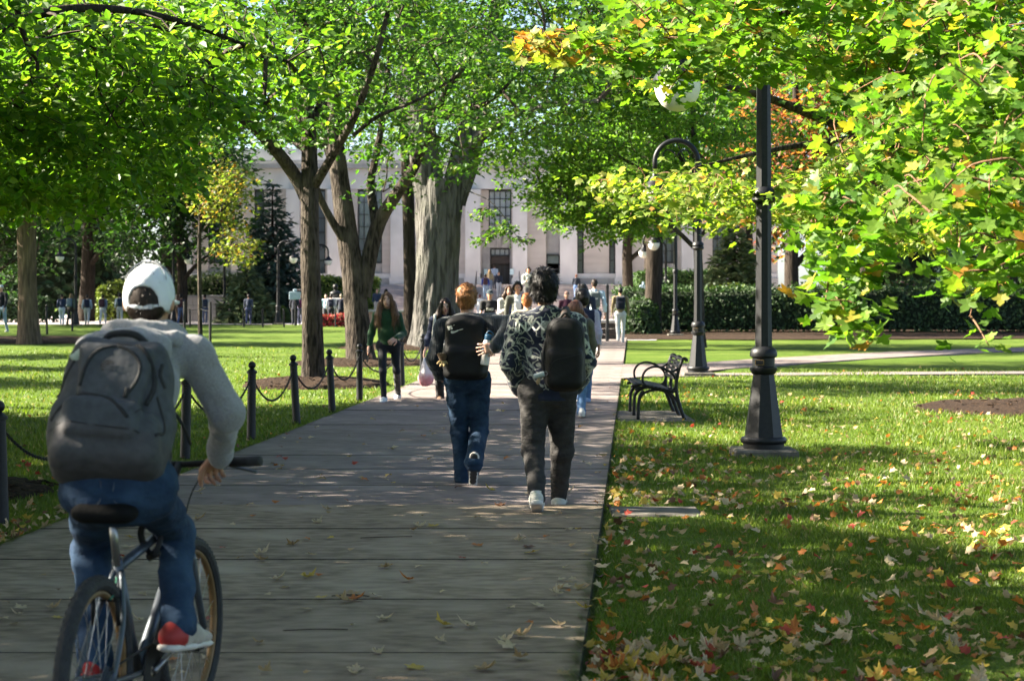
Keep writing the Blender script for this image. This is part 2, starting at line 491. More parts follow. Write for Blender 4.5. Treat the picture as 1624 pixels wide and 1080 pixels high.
mulch('brown mulch ring round the broad trunk at the left lawn edge', gp(40, 541), 3.6, 3.6, 0.15, 1)
mulch('brown mulch mound round the slim trunk behind the bollards', gp(497, 611), 1.25, 1.9, 0.14, 2)
mulch('mulch ring round the forked trunk behind the woman in green', gp(575, 577), 1.7, 2.4, 0.12, 3)
mulch('mulch patch at the left picture edge beside the walkway', (-4.75, 16.1), 1.05, 1.1, 0.1, 4)
mulch('sunlit leaf strewn mulch ring at the right lawn edge', (8.3, 28.3), 2.7, 2.7, 0.08, 5)
mulch('mulch round the grey furrowed elm trunk', gp(680, 551), 3.0, 3.2, 0.12, 6)
mb = MB()
mb.add([(4.0, 73.5, 0.02), (9, 72.5, 0.03), (34, 78, 0.03), (34, 95, 0.05), (4.0, 95, 0.05)], None, [[0, 1, 2], [0, 2, 3], [0, 3, 4]])
tag(mb.build('mulch_bed', M['mulch']), 'dark mulch strip in front of the long clipped hedge', 'mulch bed', kind='structure')

# ------------------------------------------------------------------ library building
BD = 150.0
def fx(px): return (px - CENTRE_X) / LENS_PX * BD
def fz(py): return EYE - (py - HORIZON_Y) / LENS_PX * BD
lib = thing('library_building', 'pale stone library with tall pilasters and a recessed entrance door', 'building', (0, BD, 0))
Z0, ZT = fz(453), fz(268)
def bpart(name, boxes, mat, parent=lib, ch=0.0):
    mb = MB()
    for (x0, x1, z0, z1, y0, y1) in boxes:
        mb.box(((x0 + x1) / 2, BD + (y0 + y1) / 2, (z0 + z1) / 2), (x1 - x0, y1 - y0, z1 - z0), None, ch)
    return mb.build(name, mat, parent)
openings = [(148, 186), (240, 278), (330, 366), (403, 419), (502, 516), (567, 606), (764, 811), (866, 888), (915, 926), (966, 976), (1040, 1075), (1130, 1165), (1220, 1255)]
edges = [-26] + [v for o_ in openings if fx(o_[0]) > -25 and fx(o_[1]) < 19 for v in (fx(o_[0]), fx(o_[1]))] + [20]
for i in range(0, len(edges), 2):
    bpart('wall', [(edges[i], edges[i + 1], Z0 + 0.9, fz(300), 0.0, 0.9)], M['limestone_tan'])
bpart('back_wall', [(-26, 20, 0, fz(240), 1.6, 16)], M['stone_grey'])
# each course of the frieze is a block of its own size
x = -26.0
while x < 20:
    w = 3.1
    bpart('frieze_block', [(x + 0.01, min(x + w, 20) - 0.01, fz(299.8), ZT, -0.08, 1.0)], M['limestone'])
    x += w
bpart('cornice', [(-26.2, 20.2, ZT + 0.003, ZT + 0.35, -0.55, 1.2), (-26.1, 20.1, ZT + 0.353, ZT + 0.62, -0.3, 1.2)], M['stone_grey'])
bpart('parapet', [(-26, 20, ZT + 0.623, fz(236), 0.3, 1.55)], M['limestone'])
bpart('plinth', [(-26, fx(762), 0, Z0 + 0.55, -0.35, 1.0)], M['stone_grey'])
bpart('plinth', [(fx(813), 20, 0, Z0 + 0.55, -0.352, 1.0)], M['stone_grey'])
bpart('plinth_cap', [(-26, fx(762), Z0 + 0.553, Z0 + 0.897, -0.18, 0.9)], M['limestone'])
bpart('plinth_cap', [(fx(813), 20, Z0 + 0.553, Z0 + 0.897, -0.182, 0.9)], M['limestone'])
for (a, b) in ((738, 762), (813, 836), (888, 915), (620, 640), (520, 545), (976, 1000), (455, 476), (1080, 1100), (285, 305)):
    bpart('pilaster', [(fx(a), fx(b), Z0 + 0.56, fz(301), -0.6, -0.003), (fx(a) - 0.08, fx(b) + 0.08, Z0 + 0.1, Z0 + 0.557, -0.7, -0.355)], M['limestone'])
def window(x0, x1, z0, z1, nc, nr, y=0.5, pane='pane'):
    w = bpart('window', [(x0, x1, z0, z0 + 0.09, y - 0.1, y + 0.1), (x0, x1, z1 - 0.09, z1, y - 0.1, y + 0.1),
                         (x0, x0 + 0.09, z0 + 0.09, z1 - 0.09, y - 0.1, y + 0.1), (x1 - 0.09, x1, z0 + 0.09, z1 - 0.09, y - 0.1, y + 0.1)], M['dark_frame'])
    bars = []
    for i in range(1, nc):
        xx = x0 + (x1 - x0) * i / nc
        bars.append((xx - 0.03, xx + 0.03, z0 + 0.1, z1 - 0.1, y - 0.05, y + 0.05))
    for j in range(1, nr):
        zz = z0 + (z1 - z0) * j / nr
        bars.append((x0 + 0.1, x1 - 0.1, zz - 0.028, zz + 0.028, y - 0.047, y + 0.047))
    mb = MB()
    for (a0, a1, c0, c1, y0, y1) in bars:
        mb.box(((a0 + a1) / 2, BD + (y0 + y1) / 2, (c0 + c1) / 2), (a1 - a0, y1 - y0, c1 - c0))
    b = mb.build('glazing_bar', M['dark_frame'], w); b.location = (0, 0, 0)
    for i in range(nc):
        for j in range(nr):
            a0, a1 = x0 + (x1 - x0) * i / nc, x0 + (x1 - x0) * (i + 1) / nc
            c0, c1 = z0 + (z1 - z0) * j / nr, z0 + (z1 - z0) * (j + 1) / nr
            mb = MB(); mb.box(((a0 + a1) / 2, BD + y + 0.06, (c0 + c1) / 2), (a1 - a0 - 0.05, 0.02, c1 - c0 - 0.05))
            mb.build('pane', M[pane], w)
    return w
for (a, b) in [o_ for o_ in openings if fx(o_[0]) > -25 and fx(o_[1]) < 19]:
    if (a, b) == (764, 811): continue
    narrow = b - a < 20
    bpart('sill_panel', [(fx(a) + 0.003, fx(b) - 0.003, Z0 + 0.9, fz(418 if not narrow else 436), 0.25, 0.9)], M['stone_stained'])
    if (a, b) == (866, 888):
        window(fx(a) + 0.02, fx(b) - 0.02, fz(450), fz(404), 1, 2, 0.2)
        bpart('lintel_panel', [(fx(a) + 0.003, fx(b) - 0.003, fz(403.5), fz(302), 0.3, 0.9)], M['stone_grey'])
    else:
        window(fx(a) + 0.01, fx(b) - 0.01, fz(417.5 if not narrow else 435.5), fz(301.5), 1 if narrow else 4, 6, 0.5)
# entrance bay
window(fx(775), fx(811) - 0.01, fz(369), fz(301.5), 4, 5, 0.75, 'pane_pale')
bpart('reveal', [(fx(764) + 0.003, fx(774.8), fz(370), fz(301), 0.5, 1.55)], M['limestone_tan'])
bpart('apron_panel', [(fx(764) + 0.004, fx(811) - 0.004, fz(393), fz(369.3), 0.35, 1.5)], M['stone_stained'])
bpart('jamb', [(fx(764) + 0.003, fx(777), Z0, fz(393.2), 0.4, 1.5)], M['stone_grey'])
bpart('jamb', [(fx(808.5), fx(811) - 0.003, Z0, fz(393.2), 0.4, 1.5)], M['stone_grey'])
door = bpart('door', [(fx(777.3), fx(808.2), Z0, fz(418.5), 1.3, 1.5)], M['door_dark'])
mb = MB()
for a in (784.5, 792.6, 800.7):
    mb.box((fx(a), BD + 1.27, (Z0 + fz(420)) / 2), (0.12, 0.05, fz(420) - Z0))
mb.build('door_stile', M['dark_frame'], door)
bpart('transom_panel', [(fx(777.3), fx(808.2), fz(418.3), fz(406.4), 0.9, 1.3)], M['brown_panel'])
window(fx(777.3), fx(808.2), fz(406), fz(393.6), 4, 1, 0.9, 'pane_pale')
for a in (770.5, 811.8):
    bpart('notice_board', [(fx(a) - 0.14, fx(a) + 0.14, fz(436), fz(427), -0.8 if a > 800 else 0.2, -0.72 if a > 800 else 0.28)], nmat('notice', (0.45, 0.62, 0.68), (0.55, 0.7, 0.75), 20))

# steps up to the door
stairs = thing('library_steps', 'broad pinkish stone steps climbing to the library door', 'steps', (0, 128, 0))
M['step_stone'] = nmat('step_stone', (0.40, 0.35, 0.35), (0.33, 0.285, 0.29), 1.5, 0.9, 0.1, 20)
NS = 14
for k in range(NS):
    mb = MB()
    y0 = 127 + k * 0.95
    mb.box((-0.6, (y0 + 149.6) / 2, Z0 * (k + 0.5) / NS + 0.01), (22.0 - 0.02 * k, 149.6 - y0, Z0 / NS - 0.004), None, 0.015)
    mb.build('step', M['step_stone'], stairs)
for px in (754, 824):
    X = (px - CENTRE_X) / LENS_PX * 136
    rl = thing('handrail', 'thin dark handrail on the library steps %s the entrance' % ('left of' if px < 800 else 'right of'), 'handrail', (X, 130, 0.5))
    mb = MB(); mb.tube([(X, 129, 1.3), (X, 140.5, 3.35)], 0.04, 6); mb.build('rail', M['iron'], rl)
    for t in (0.02, 0.33, 0.66, 0.98):
        y = 129 + 11.5 * t
        mb = MB(); mb.tube([(X, y, max(0.2, (y - 127.5) / 13.3 * Z0 - 0.1)), (X, y, 1.3 + 2.05 * t)], 0.03, 6); mb.build('post', M['iron'], rl)

def low_wall(label, x0, x1, y, z1, mat, t=0.5, name='low_wall'):
    w = thing(name, label, 'wall', ((x0 + x1) / 2, y, 0))
    n = max(2, int((x1 - x0) / 1.4)); h = z1 / 3
    for r_ in range(3):
        for i in range(n):
            a = x0 + (x1 - x0) * i / n; b = x0 + (x1 - x0) * (i + 1) / n
            mb = MB(); mb.box(((a + b) / 2, y, h * (r_ + 0.5)), (b - a - 0.015, t, h - 0.012), None, 0.01); mb.build('stone_block', mat, w)
    mb = MB(); mb.box(((x0 + x1) / 2, y, z1 + 0.06), (x1 - x0 + 0.12, t + 0.14, 0.12), None, 0.02); mb.build('coping', M['stone_grey'], w)
    return w
low_wall('tan stone retaining wall behind the shrubs left of the spruce', -22, -15.2, 127, 1.55, M['limestone_tan'])
M['brick_pink'] = nmat('brick_pink', (0.42, 0.24, 0.2), (0.33, 0.2, 0.17), 6, 0.9, 0.3, 20)
low_wall('pinkish low wall behind the woman in green', -9.2, -3.2, 112, 0.72, M['brick_pink'])
low_wall('dark brick pier wall at the end of the walkway beside the hedge', 3.15, 3.85, 73, 0.62, nmat('dark_brick', (0.05, 0.042, 0.038), (0.03, 0.026, 0.024), 9, 0.9, 0.4, 30), 0.4)
# ------------------------------------------------------------------ lamp posts
def make_lamp(label):
    t = thing('street_lamp', label, 'street lamp', (0, 0, 0), 0, 'black arched lamp posts')
    mb = MB(); mb.lathe([(0.0, -0.05), (0.315, -0.05), (0.315, 0.055), (0.295, 0.08), (0.0, 0.08)], 4, phase=math.pi / 4)
    mb = MB(); mb.box((0, 0, 0.02), (0.62, 0.62, 0.13), None, 0.018); mb.build('plinth', M['concrete_old'], t)
    o8 = math.pi / 8
    mb = MB()
    mb.lathe([(0.0, 0.086), (0.205, 0.086), (0.205, 0.13), (0.228, 0.145), (0.232, 0.175), (0.218, 0.197), (0.19, 0.2)], 24)
    auto_smooth(mb.build('base_ring', M['iron'], t, True), 50)
    mb = MB(); mb.lathe([(0.197, 0.197), (0.194, 0.22), (0.108, 0.82), (0.10, 0.835)], 8, phase=o8); mb.build('pedestal', M['iron'], t)
    mb = MB()
    mb.lathe([(0.098, 0.815), (0.118, 0.83), (0.137, 0.865), (0.139, 0.89), (0.112, 0.902), (0.112, 0.985), (0.135, 1.0), (0.138, 1.03), (0.128, 1.065), (0.105, 1.09), (0.08, 1.105)], 20)
    auto_smooth(mb.build('collar', M['iron'], t, True), 40)
    mb = MB()
    mb.lathe([(0.088, 1.09), (0.082, 1.5), (0.080, 2.54)], 8, phase=o8)
    mb.lathe([(0.078, 2.68), (0.072, 4.02), (0.07, 4.3)], 8, phase=o8)
    mb.build('shaft', M['iron'], t)
    mb = MB(); mb.lathe([(0.08, 2.52), (0.105, 2.535), (0.122, 2.56), (0.118, 2.585), (0.098, 2.60), (0.118, 2.62), (0.11, 2.66), (0.078, 2.69)], 18)
    auto_smooth(mb.build('shaft_ring', M['iron'], t, True), 40)
    a = np.linspace(0, math.pi, 22)
    rad = 0.43
    arch = np.stack([-rad + rad * np.cos(a), 0 * a, 4.28 + rad * np.sin(a)], 1)
    mb = MB(); mb.tube(np.vstack([arch, [[-2 * rad, 0, 4.1]]]), 0.052, 10); mb.build('arch', M['iron'], t, True)
    # inner scrolls
    mb = MB()
    for sx, cx in ((1, -0.33), (-1, -0.53)):
        b = np.linspace(0, 4.4, 26)
        r_ = 0.19 * (1 - b / 5.6)
        mb.tube(np.stack([cx + sx * (0.10 - r_ * np.cos(b)) * 0.9, 0 * b, 4.38 + r_ * np.sin(b)], 1), 0.014, 6)
    mb.tube([(-0.06, 0, 3.95), (-0.12, 0, 4.1), (-0.25, 0, 4.28), (-0.35, 0, 4.52), (-0.43, 0, 4.68)], 0.014, 6)
    b = np.linspace(0, 5.2, 24); r_ = 0.13 * (1 - b / 7)
    mb.tube(np.stack([-0.075 - 0.13 + r_ * np.cos(b), 0 * b, 3.92 + r_ * np.sin(b)], 1), 0.014, 6)
    mb.build('scroll', M['iron'], t, True)
    lx = -2 * rad
    ln = MB(); ln.lathe([(0.0, 4.12), (0.045, 4.11), (0.055, 4.0), (0.10, 3.96), (0.12, 3.9), (0.20, 3.84), (0.24, 3.78), (0.245, 3.745), (0.0, 3.745)], 20, (lx, 0, 0))
    cap = auto_smooth(ln.build('lantern_cap', M['iron'], t, True), 50)
    ln = MB(); ln.lathe([(0.225, 3.743), (0.232, 3.68), (0.21, 3.59), (0.16, 3.51), (0.08, 3.455), (0.0, 3.44)], 20, (lx, 0, 0))
    ln.build('globe', M['lamp_glass'], t, True)
    mb = MB(); mb.box((-0.052, -0.102, 0.943), (0.088, 0.008, 0.05), rz(-0.35)); pq = mb.build('plaque', M['brass'], t)
    mb = MB(); mb.box((-0.0525, -0.1055, 0.943), (0.08, 0.006, 0.042), rz(-0.35)); mb.build('plaque_face', M['iron'], pq)
    return t

lamp0 = make_lamp('tall black lamp post nearest the camera, standing on leaf strewn grass')
lamp0.location = gp(1211, 724)
far_lamps = [
    (1107, 597, None, 0, 'black arched lamp post just behind the iron bench'),
    (1071, 533, None, 0, 'black lamp post standing in the mulch before the hedge'),
    (1049, None, 96, 0, 'black lamp post rising behind the hedge, nearer of the two there'),
    (1056, None, 112, 0, 'black lamp post rising behind the hedge, farther of the two there'),
    (120, None, 108, 0, 'dark lamp post by the walkers left of the man in the white cap'),
    (275, None, 116, math.pi, 'dark lamp post behind the white baseball cap'),
    (356, None, 118, math.pi, 'dark lamp post beside the litter bin'),
    (441, None, 112, math.pi, 'dark lamp post in front of the blue spruce'),
    (498, None, 120, math.pi, 'dark lamp post half hidden by the slim trunk'),
]
for (px, py, d, rot, lab) in far_lamps:
    c = copy_tree(lamp0)
    c.location = gp(px, py) if d is None else ((px - CENTRE_X) / LENS_PX * d, d, 0)
    c.rotation_euler = (0, 0, rot)
    c['label'] = lab

# ------------------------------------------------------------------ bollards and chains
def make_bollard(label):
    t = thing('bollard', label, 'bollard', (0, 0, 0), 0, 'bollards along the walkway')
    mb = MB(); mb.lathe([(0.0, 0.0), (0.052, 0.0), (0.05, 0.02), (0.046, 0.74)], 14); mb.build('post', M['iron'], t, True)
    mb = MB(); mb.lathe([(0.046, 0.735), (0.06, 0.74), (0.06, 0.762), (0.046, 0.768), (0.03, 0.785), (0.018, 0.795)], 14); auto_smooth(mb.build('neck', M['iron'], t, True))
    b = np.linspace(-1.15, math.pi / 2, 9)
    mb = MB(); mb.lathe(np.stack([0.043 * np.cos(b), 0.83 + 0.043 * np.sin(b)], 1), 14); mb.build('finial', M['iron'], t, True)
    mb = MB()
    for s_ in (-1, 1):
        a = np.linspace(0, 2 * math.pi, 9)
        mb.tube(np.stack([0 * a, s_ * 0.06 + 0.016 * np.cos(a), 0.70 + 0.016 * np.sin(a)], 1), 0.005, 5, False)
    mb.build('chain_eye', M['iron'], t, True)
    return t
bspots = [(-3.62, 11.2, 'black bollard out of frame nearest the camera on the left verge'), (-3.57, 13.95, 'black bollard cut by the left picture edge beside the walkway'), (-3.42, 16.7, 'black ball topped bollard hidden behind the cyclist backpack'),
          (-3.20, 19.5, "black bollard partly hidden behind the cyclist's arm"), (-2.92, 22.3, 'black ball topped bollard just right of the cyclist'), (-2.69, 24.9, 'second black bollard right of the cyclist'),
          (-2.48, 27.5, 'third black bollard right of the cyclist'), (-2.34, 30.6, 'fourth black bollard, just left of the woman in green'), (-1.95, 35.4, 'black bollard just right of the woman in green'),
          (-1.74, 38.6, 'black bollard between the woman in green and the plastic bag')]
boll0 = make_bollard('black bollard')
tops = []
for i, (x, y, lab) in enumerate(bspots):
    b = boll0 if i == 0 else copy_tree(boll0)
    b.location = (x, y, 0.0)
    tx, ty = random.uniform(-0.035, 0.035), random.uniform(-0.03, 0.03)
    if i == 5: ty = -0.055
    if i == 6: ty = -0.05
    b.rotation_euler = (tx, ty, 0.06)
    b['label'] = lab
    tops.append(Vector((x, y, 0)) + Vector((0.70 * math.sin(ty), -0.70 * math.sin(tx), 0.70)))
def link_template():
    """one oval chain link"""
    m = MB(); a = np.linspace(0, 2 * math.pi, 8)
    m.tube(np.stack([0.024 * np.cos(a), 0.012 * np.sin(a), 0 * a], 1), 0.005, 4, False)
    return m.arrays(), np.vstack(m.Q)
LV, LQ = link_template()
for i in range(len(tops) - 1):
    a, b = tops[i], tops[i + 1]
    n = int((b - a).length / 0.034)
    t = np.linspace(0, 1, n)
    P = np.array(a)[None] * (1 - t[:, None]) + np.array(b)[None] * t[:, None]
    sag = [0.38, 0.34, 0.33, 0.34, 0.33, 0.31, 0.31, 0.34, 0.3][i]
    P[:, 2] -= sag * 4 * t * (1 - t)
    T, N, B = frame_along(P)
    mb = MB()
    for k in range(n):
        u, v = (N[k], B[k]) if k % 2 else (B[k], N[k])
        mb.add(LV @ np.stack([T[k], u, v]) + P[k], LQ)
    names = ['the two bollards nearest the camera', 'the left edge bollard and the one behind the backpack', "the bollards behind the cyclist's pack and arm", 'the bollards at the right arm of the cyclist', 'first and second bollards right of the cyclist',
             'second and third bollards right of the cyclist', 'third and fourth bollards right of the cyclist', 'the bollards either side of the woman in green', 'the two bollards right of the woman in green']
    tag(mb.build('chain', M['iron_dull'], smooth=True), 'sagging black chain between ' + names[i], 'chain', 'chains between the bollards')
# thin posts of a far chain fence on the left
fp = [(-19.6, 84, 1.25), (-18.6, 76, 0.9), (-20.3, 92, 0.9), (-14.0, 104, 0.95), (-16.8, 104, 0.95), (-11.9, 104, 0.95), (-10.5, 104, 0.95), (-9.2, 104, 0.95), (-13.0, 104, 0.95)]
for i, (x, y, h) in enumerate(fp):
    b = copy_tree(boll0); b.location = (x, y, 0); b.scale = (1, 1, h / 0.87)
    b['label'] = 'small far bollard on the lawn edge, ' + ['tall one near the left edge trunk', 'left of the leftmost trunk', 'beside the man in the white cap at left', 'fourth from the spruce', 'below the litter bin lamp',
             'second from the slim trunk', 'nearest left of the slim trunk', 'behind the slim trunk', 'third from the slim trunk'][i]
    b['group'] = 'far bollards'

# ------------------------------------------------------------------ iron bench
def bq(cx, cy):
    return ((cx - 145) / 7.2 / 121.5, (942 - cy) / 7.2 / 121.5)
bench = thing('park_bench', 'black iron bench with round arm loops facing the walkway', 'bench', (1.63, 25.75, 0.006))
def iron(parent, name, pts, r, ys, sides=7, flat=1.0):
    mb = MB()
    P = smooth_path([(*bq(*p), 0) for p in pts], 6)
    P = np.stack([P[:, 0], np.full(len(P), ys), P[:, 1]], 1)
    mb.tube(P, r, sides)
    V = mb.arrays()
    return link(name, mesh_np(name, V, [np.vstack(mb.Q), np.vstack(mb.T)], True), M['iron'], parent)
for ys in (0.0, 0.9, 1.78):
    iron(bench, 'leg', [(205, 612), (165, 680), (148, 780), (145, 942)], 0.022, ys)
    iron(bench, 'leg', [(575, 600), (590, 690), (618, 790), (648, 880), (676, 945)], 0.024, ys)
    iron(bench, 'back_post', [(575, 620), (577, 540), (592, 430), (620, 330), (655, 255), (690, 262), (694, 285)], 0.022, ys)
    iron(bench, 'arch_brace', [(150, 735), (195, 660), (290, 610), (420, 612), (520, 655), (580, 725), (612, 810)], 0.016, ys)
    iron(bench, 'seat_rail', [(108, 600), (215, 572), (350, 590), (480, 620), (570, 622)], 0.018, ys)
    if ys != 0.9:
        iron(bench, 'arm_loop', [(565, 570), (573, 510), (540, 435), (450, 373), (350, 343), (262, 362), (210, 415), (195, 480), (216, 542), (300, 582), (420, 605), (520, 612), (565, 570)], 0.015, ys)
        iron(bench, 'arm_scroll', [(430, 352), (500, 398), (560, 388), (604, 345)], 0.013, ys)
for i in range(9):
    c = bq(118 + i * 45, 522 + (8 if i else 22) + i * 9)
    mb = MB(); mb.box((c[0], 0.89, c[1]), (0.042, 1.9, 0.022), np.array([[0.98, 0, 0.17], [0, 1, 0], [-0.17, 0, 0.98]]), 0.004)
    link('seat_slat', mesh_np('seat_slat', mb.arrays(), [np.vstack(mb.Q), np.vstack(mb.T)]), M['iron_dull'], bench)
for i in range(6):
    c = bq(582 + i * 14, 480 - i * 44)
    mb = MB(); mb.box((c[0] - 0.012, 0.89, c[1]), (0.02, 1.9, 0.04), np.array([[0.95, 0, 0.3], [0, 1, 0], [-0.3, 0, 0.95]]), 0.004)
    link('back_slat', mesh_np('back_slat', mb.arrays(), [np.vstack(mb.Q), np.vstack(mb.T)]), M['iron_dull'], bench)

# ------------------------------------------------------------------ small far things
can = thing('litter_bin', 'dark slatted litter bin at the foot of a far lamp post', 'litter bin', gp(352, 512))
mb = MB(); mb.lathe([(0.0, 0.0), (0.33, 0.0), (0.33, 0.95), (0.0, 0.95)], 16, can.location); mb.build('bin_body', M['iron'], can)
for k in range(14):
    a = k * 2 * math.pi / 14
    mb = MB(); mb.box(can.location + Vector((0.355 * math.cos(a), 0.355 * math.sin(a), 0.5)), (0.03, 0.09, 0.9), rz(a)); mb.build('slat', M['iron_dull'], can)
mb = MB(); mb.lathe([(0.38, 0.93), (0.40, 0.98), (0.33, 1.08), (0.15, 1.12), (0.14, 1.06)], 16, can.location); mb.build('bin_lid', M['iron'], can, True)

def marker(label, px, py, d, w, h, mat):
    p = ap(px, py, d)
    t = thing('sign', label, 'sign', (p.x, p.y, 0))
    mb = MB(); mb.tube([(p.x, p.y, 0), (p.x, p.y, p.z)], 0.04, 8); mb.build('post', M['iron'], t)
    mb = MB(); mb.box((p.x, p.y - 0.06, p.z), (w, 0.06, h), None, 0.015); pn = mb.build('panel', mat, t)
    mb = MB(); mb.box((p.x, p.y - 0.05, p.z + h / 2 + 0.08), (w * 0.35, 0.05, 0.15), None, 0.03); mb.build('crest', mat, t)
    return t
M['marker_blue'] = nmat('marker_blue', (0.28, 0.38, 0.45), (0.36, 0.46, 0.52), 14, 0.6)
marker('grey blue historical marker plaque on a post before the spruce', 468, 469, 108, 0.62, 0.42, M['marker_blue'])
marker('small pale blue sign standing behind the long hedge', 1020, 457, 98, 0.34, 0.3, nmat('sign_pale', (0.5, 0.62, 0.7), (0.42, 0.54, 0.62), 20, 0.6))

st = thing('bust_statue', 'dark bust on a pale stone pedestal behind the red flowers', 'statue', ((532 - 812) / 3160 * 110, 110, 0))
sx, sy = st.location.x, st.location.y
mb = MB(); mb.box((sx, sy, 0.2), (1.1, 1.1, 0.4), None, 0.03); mb.box((sx, sy, 0.9), (0.72, 0.72, 0.995), None, 0.04); mb.box((sx, sy, 1.45), (0.9, 0.9, 0.1), None, 0.02); mb.build('pedestal', M['limestone'], st)
mb = MB(); mb.lathe([(0.0, 1.505), (0.2, 1.505), (0.17, 1.56), (0.3, 1.68), (0.33, 1.8), (0.2, 1.88), (0.09, 1.92), (0.085, 1.97), (0.13, 2.02), (0.15, 2.12), (0.13, 2.22), (0.06, 2.27), (0.0, 2.28)], 14, (sx, sy, 0)); mb.build('bust', M['iron'], st, True)

pst = thing('sign_post', 'slim dark post at the end of the walkway beside the pier wall', 'post', ((963 - 812) / 3160 * 70, 70, 0))
mb = MB(); mb.tube([(pst.location.x, 70, 0), (pst.location.x, 70, 1.95)], 0.06, 8); mb.build('post', M['iron'], pst)
mb = MB(); mb.lathe([(0.075, 1.94), (0.075, 1.98), (0.0, 2.05)], 10, (pst.location.x, 70, 0)); mb.build('post_cap', M['iron'], pst)
# ------------------------------------------------------------------ leaves
def leaf_simple():
    V = np.array([[0, 0, 0], [0.30, 0.42, 0.07], [0, 1, -0.04], [-0.30, 0.42, 0.07]], float)
    return V, np.array([[0, 1, 2], [0, 2, 3]])
def leaf_oval():
    V = np.array([[0, 0, 0], [0.30, 0.22, 0.06], [0.28, 0.62, 0.05], [0, 1.02, -0.06], [-0.28, 0.62, 0.05], [-0.30, 0.22, 0.06]], float)
    return V, np.array([[0, 1, 2], [0, 2, 3], [0, 3, 4], [0, 4, 5]])
def leaf_lobed():
    V = np.array([[0, 0, 0], [0.34, 0.12, 0.05], [0.26, 0.34, 0.06], [0.46, 0.55, 0.03], [0.2, 0.62, 0.05], [0, 1, -0.06], [-0.2, 0.62, 0.05], [-0.46, 0.55, 0.03], [-0.26, 0.34, 0.06], [-0.34, 0.12, 0.05]], float)
    return V, np.array([[0, 1, 2], [0, 2, 8], [0, 8, 9], [2, 3, 4], [2, 4, 8], [4, 6, 8], [6, 7, 8], [4, 5, 6]])
def leaf_maple(curl=0.12, seed=0):
    h = [(0.10, -0.05), (0.30, -0.12), (0.40, -0.02), (0.31, 0.10), (0.44, 0.16), (0.66, 0.38), (0.50, 0.42), (0.50, 0.52), (0.24, 0.46), (0.24, 0.62), (0.30, 0.72), (0.13, 0.76)]
    P = [(0, 0)] + h + [(0, 1.05)] + [(-x, y) for x, y in h[::-1]]
    r = np.random.default_rng(seed)
    c = (0, 0.34)
    V = []
    for x, y in P + [c]:
        d2 = x * x + (y - 0.34) ** 2
        V.append((x * (1 + r.uniform(-0.08, 0.08)), y, curl * d2 * (1.6 if y > 0.4 else 0.9) * (1 + 0.8 * math.sin(3 * x + seed)) + 0.06 * abs(x)))
    n = len(P)
    T = [[n, i, (i + 1) % n] for i in range(n)]
    V = np.array(V, float)
    # stalk
    s = len(V)
    V = np.vstack([V, [(-0.012, 0, 0), (0.012, 0, 0), (0.03, -0.45, -0.08), (0.01, -0.46, -0.08)]])
    T += [[s, s + 1, s + 2], [s, s + 2, s + 3]]
    return V, np.array(T)
def leaf_maple_lite():
    h = [(0.30, -0.10), (0.31, 0.10), (0.66, 0.38), (0.46, 0.50), (0.24, 0.47), (0.27, 0.72)]
    P = [(0, 0)] + h + [(0, 1.05)] + [(-x, y) for x, y in h[::-1]]; n = len(P)
    V = [(x, y, .16 * (x * x + (y - .34) ** 2) + .07 * abs(x)) for x, y in P + [(0, .34)]] + [(-.012, 0, 0), (.012, 0, 0), (.02, -.4, -.07)]
    return np.array(V, float), np.array([[n, i, (i + 1) % n] for i in range(n)] + [[n + 1, n + 2, n + 3]])
LEAF_S, LEAF_O, LEAF_L, LEAF_M, LEAF_ML = leaf_simple(), leaf_oval(), leaf_lobed(), leaf_maple(), leaf_maple_lite()

def unit(a): return a / (np.linalg.norm(a, axis=-1, keepdims=True) + 1e-9)

def scatter(tmpl, pos, nrm, tip, size, cols):
    tv, tf = tmpl
    n, k = len(pos), len(tv)
    nrm = unit(nrm); tip = unit(tip - nrm * np.sum(tip * nrm, 1, keepdims=True)); b = np.cross(tip, nrm)
    Rm = np.stack([b, tip, nrm], 1)                      # rows
    V = np.einsum('kj,nji->nki', tv, Rm) * np.asarray(size).reshape(-1, 1, 1) + pos[:, None, :]
    Fc = (tf[None] + (np.arange(n) * k)[:, None, None]).reshape(-1, 3)
    C = np.repeat(cols, k, axis=0)
    return V.reshape(-1, 3), Fc, C

def palette(r, n, cols, w):
    w = np.array(w, float); w /= w.sum()
    i = r.choice(len(cols), n, p=w)
    c = np.array(cols)[i]
    return c * r.uniform(0.72, 1.28, (n, 1)) * r.uniform(0.93, 1.07, (n, 3))

GREEN = [(0.070, 0.145, 0.017), (0.095, 0.18, 0.022), (0.048, 0.11, 0.018), (0.14, 0.195, 0.022)]
GREEN_W = [4, 3, 2, 1]
MIDGREEN = [(0.045, 0.100, 0.020), (0.062, 0.128, 0.021), (0.032, 0.075, 0.022), (0.10, 0.15, 0.02)]
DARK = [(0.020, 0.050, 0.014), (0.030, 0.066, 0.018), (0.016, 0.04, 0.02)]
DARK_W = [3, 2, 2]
MAPLE = [(0.09, 0.17, 0.02), (0.135, 0.21, 0.028), (0.06, 0.13, 0.02), (0.28, 0.25, 0.035), (0.38, 0.18, 0.04)]
MAPLE_W = [5, 3.5, 4, 0.7, 0.3]
GOLD = [(0.155, 0.22, 0.035), (0.21, 0.25, 0.05), (0.12, 0.18, 0.022), (0.42, 0.2, 0.05), (0.33, 0.29, 0.09)]
GOLD_W = [5, 2.5, 4, 0.4, 1.0]
AMBER = [(0.16, 0.155, 0.045), (0.2, 0.12, 0.04), (0.13, 0.155, 0.04), (0.16, 0.07, 0.03), (0.09, 0.125, 0.03)]
AMBER_W = [3, 1.5, 4, .8, 3]
RUST = [(0.26, 0.09, 0.04), (0.20, 0.07, 0.05), (0.33, 0.15, 0.06), (0.07, 0.09, 0.03)]
RUST_W = [3, 2, 2, 2]

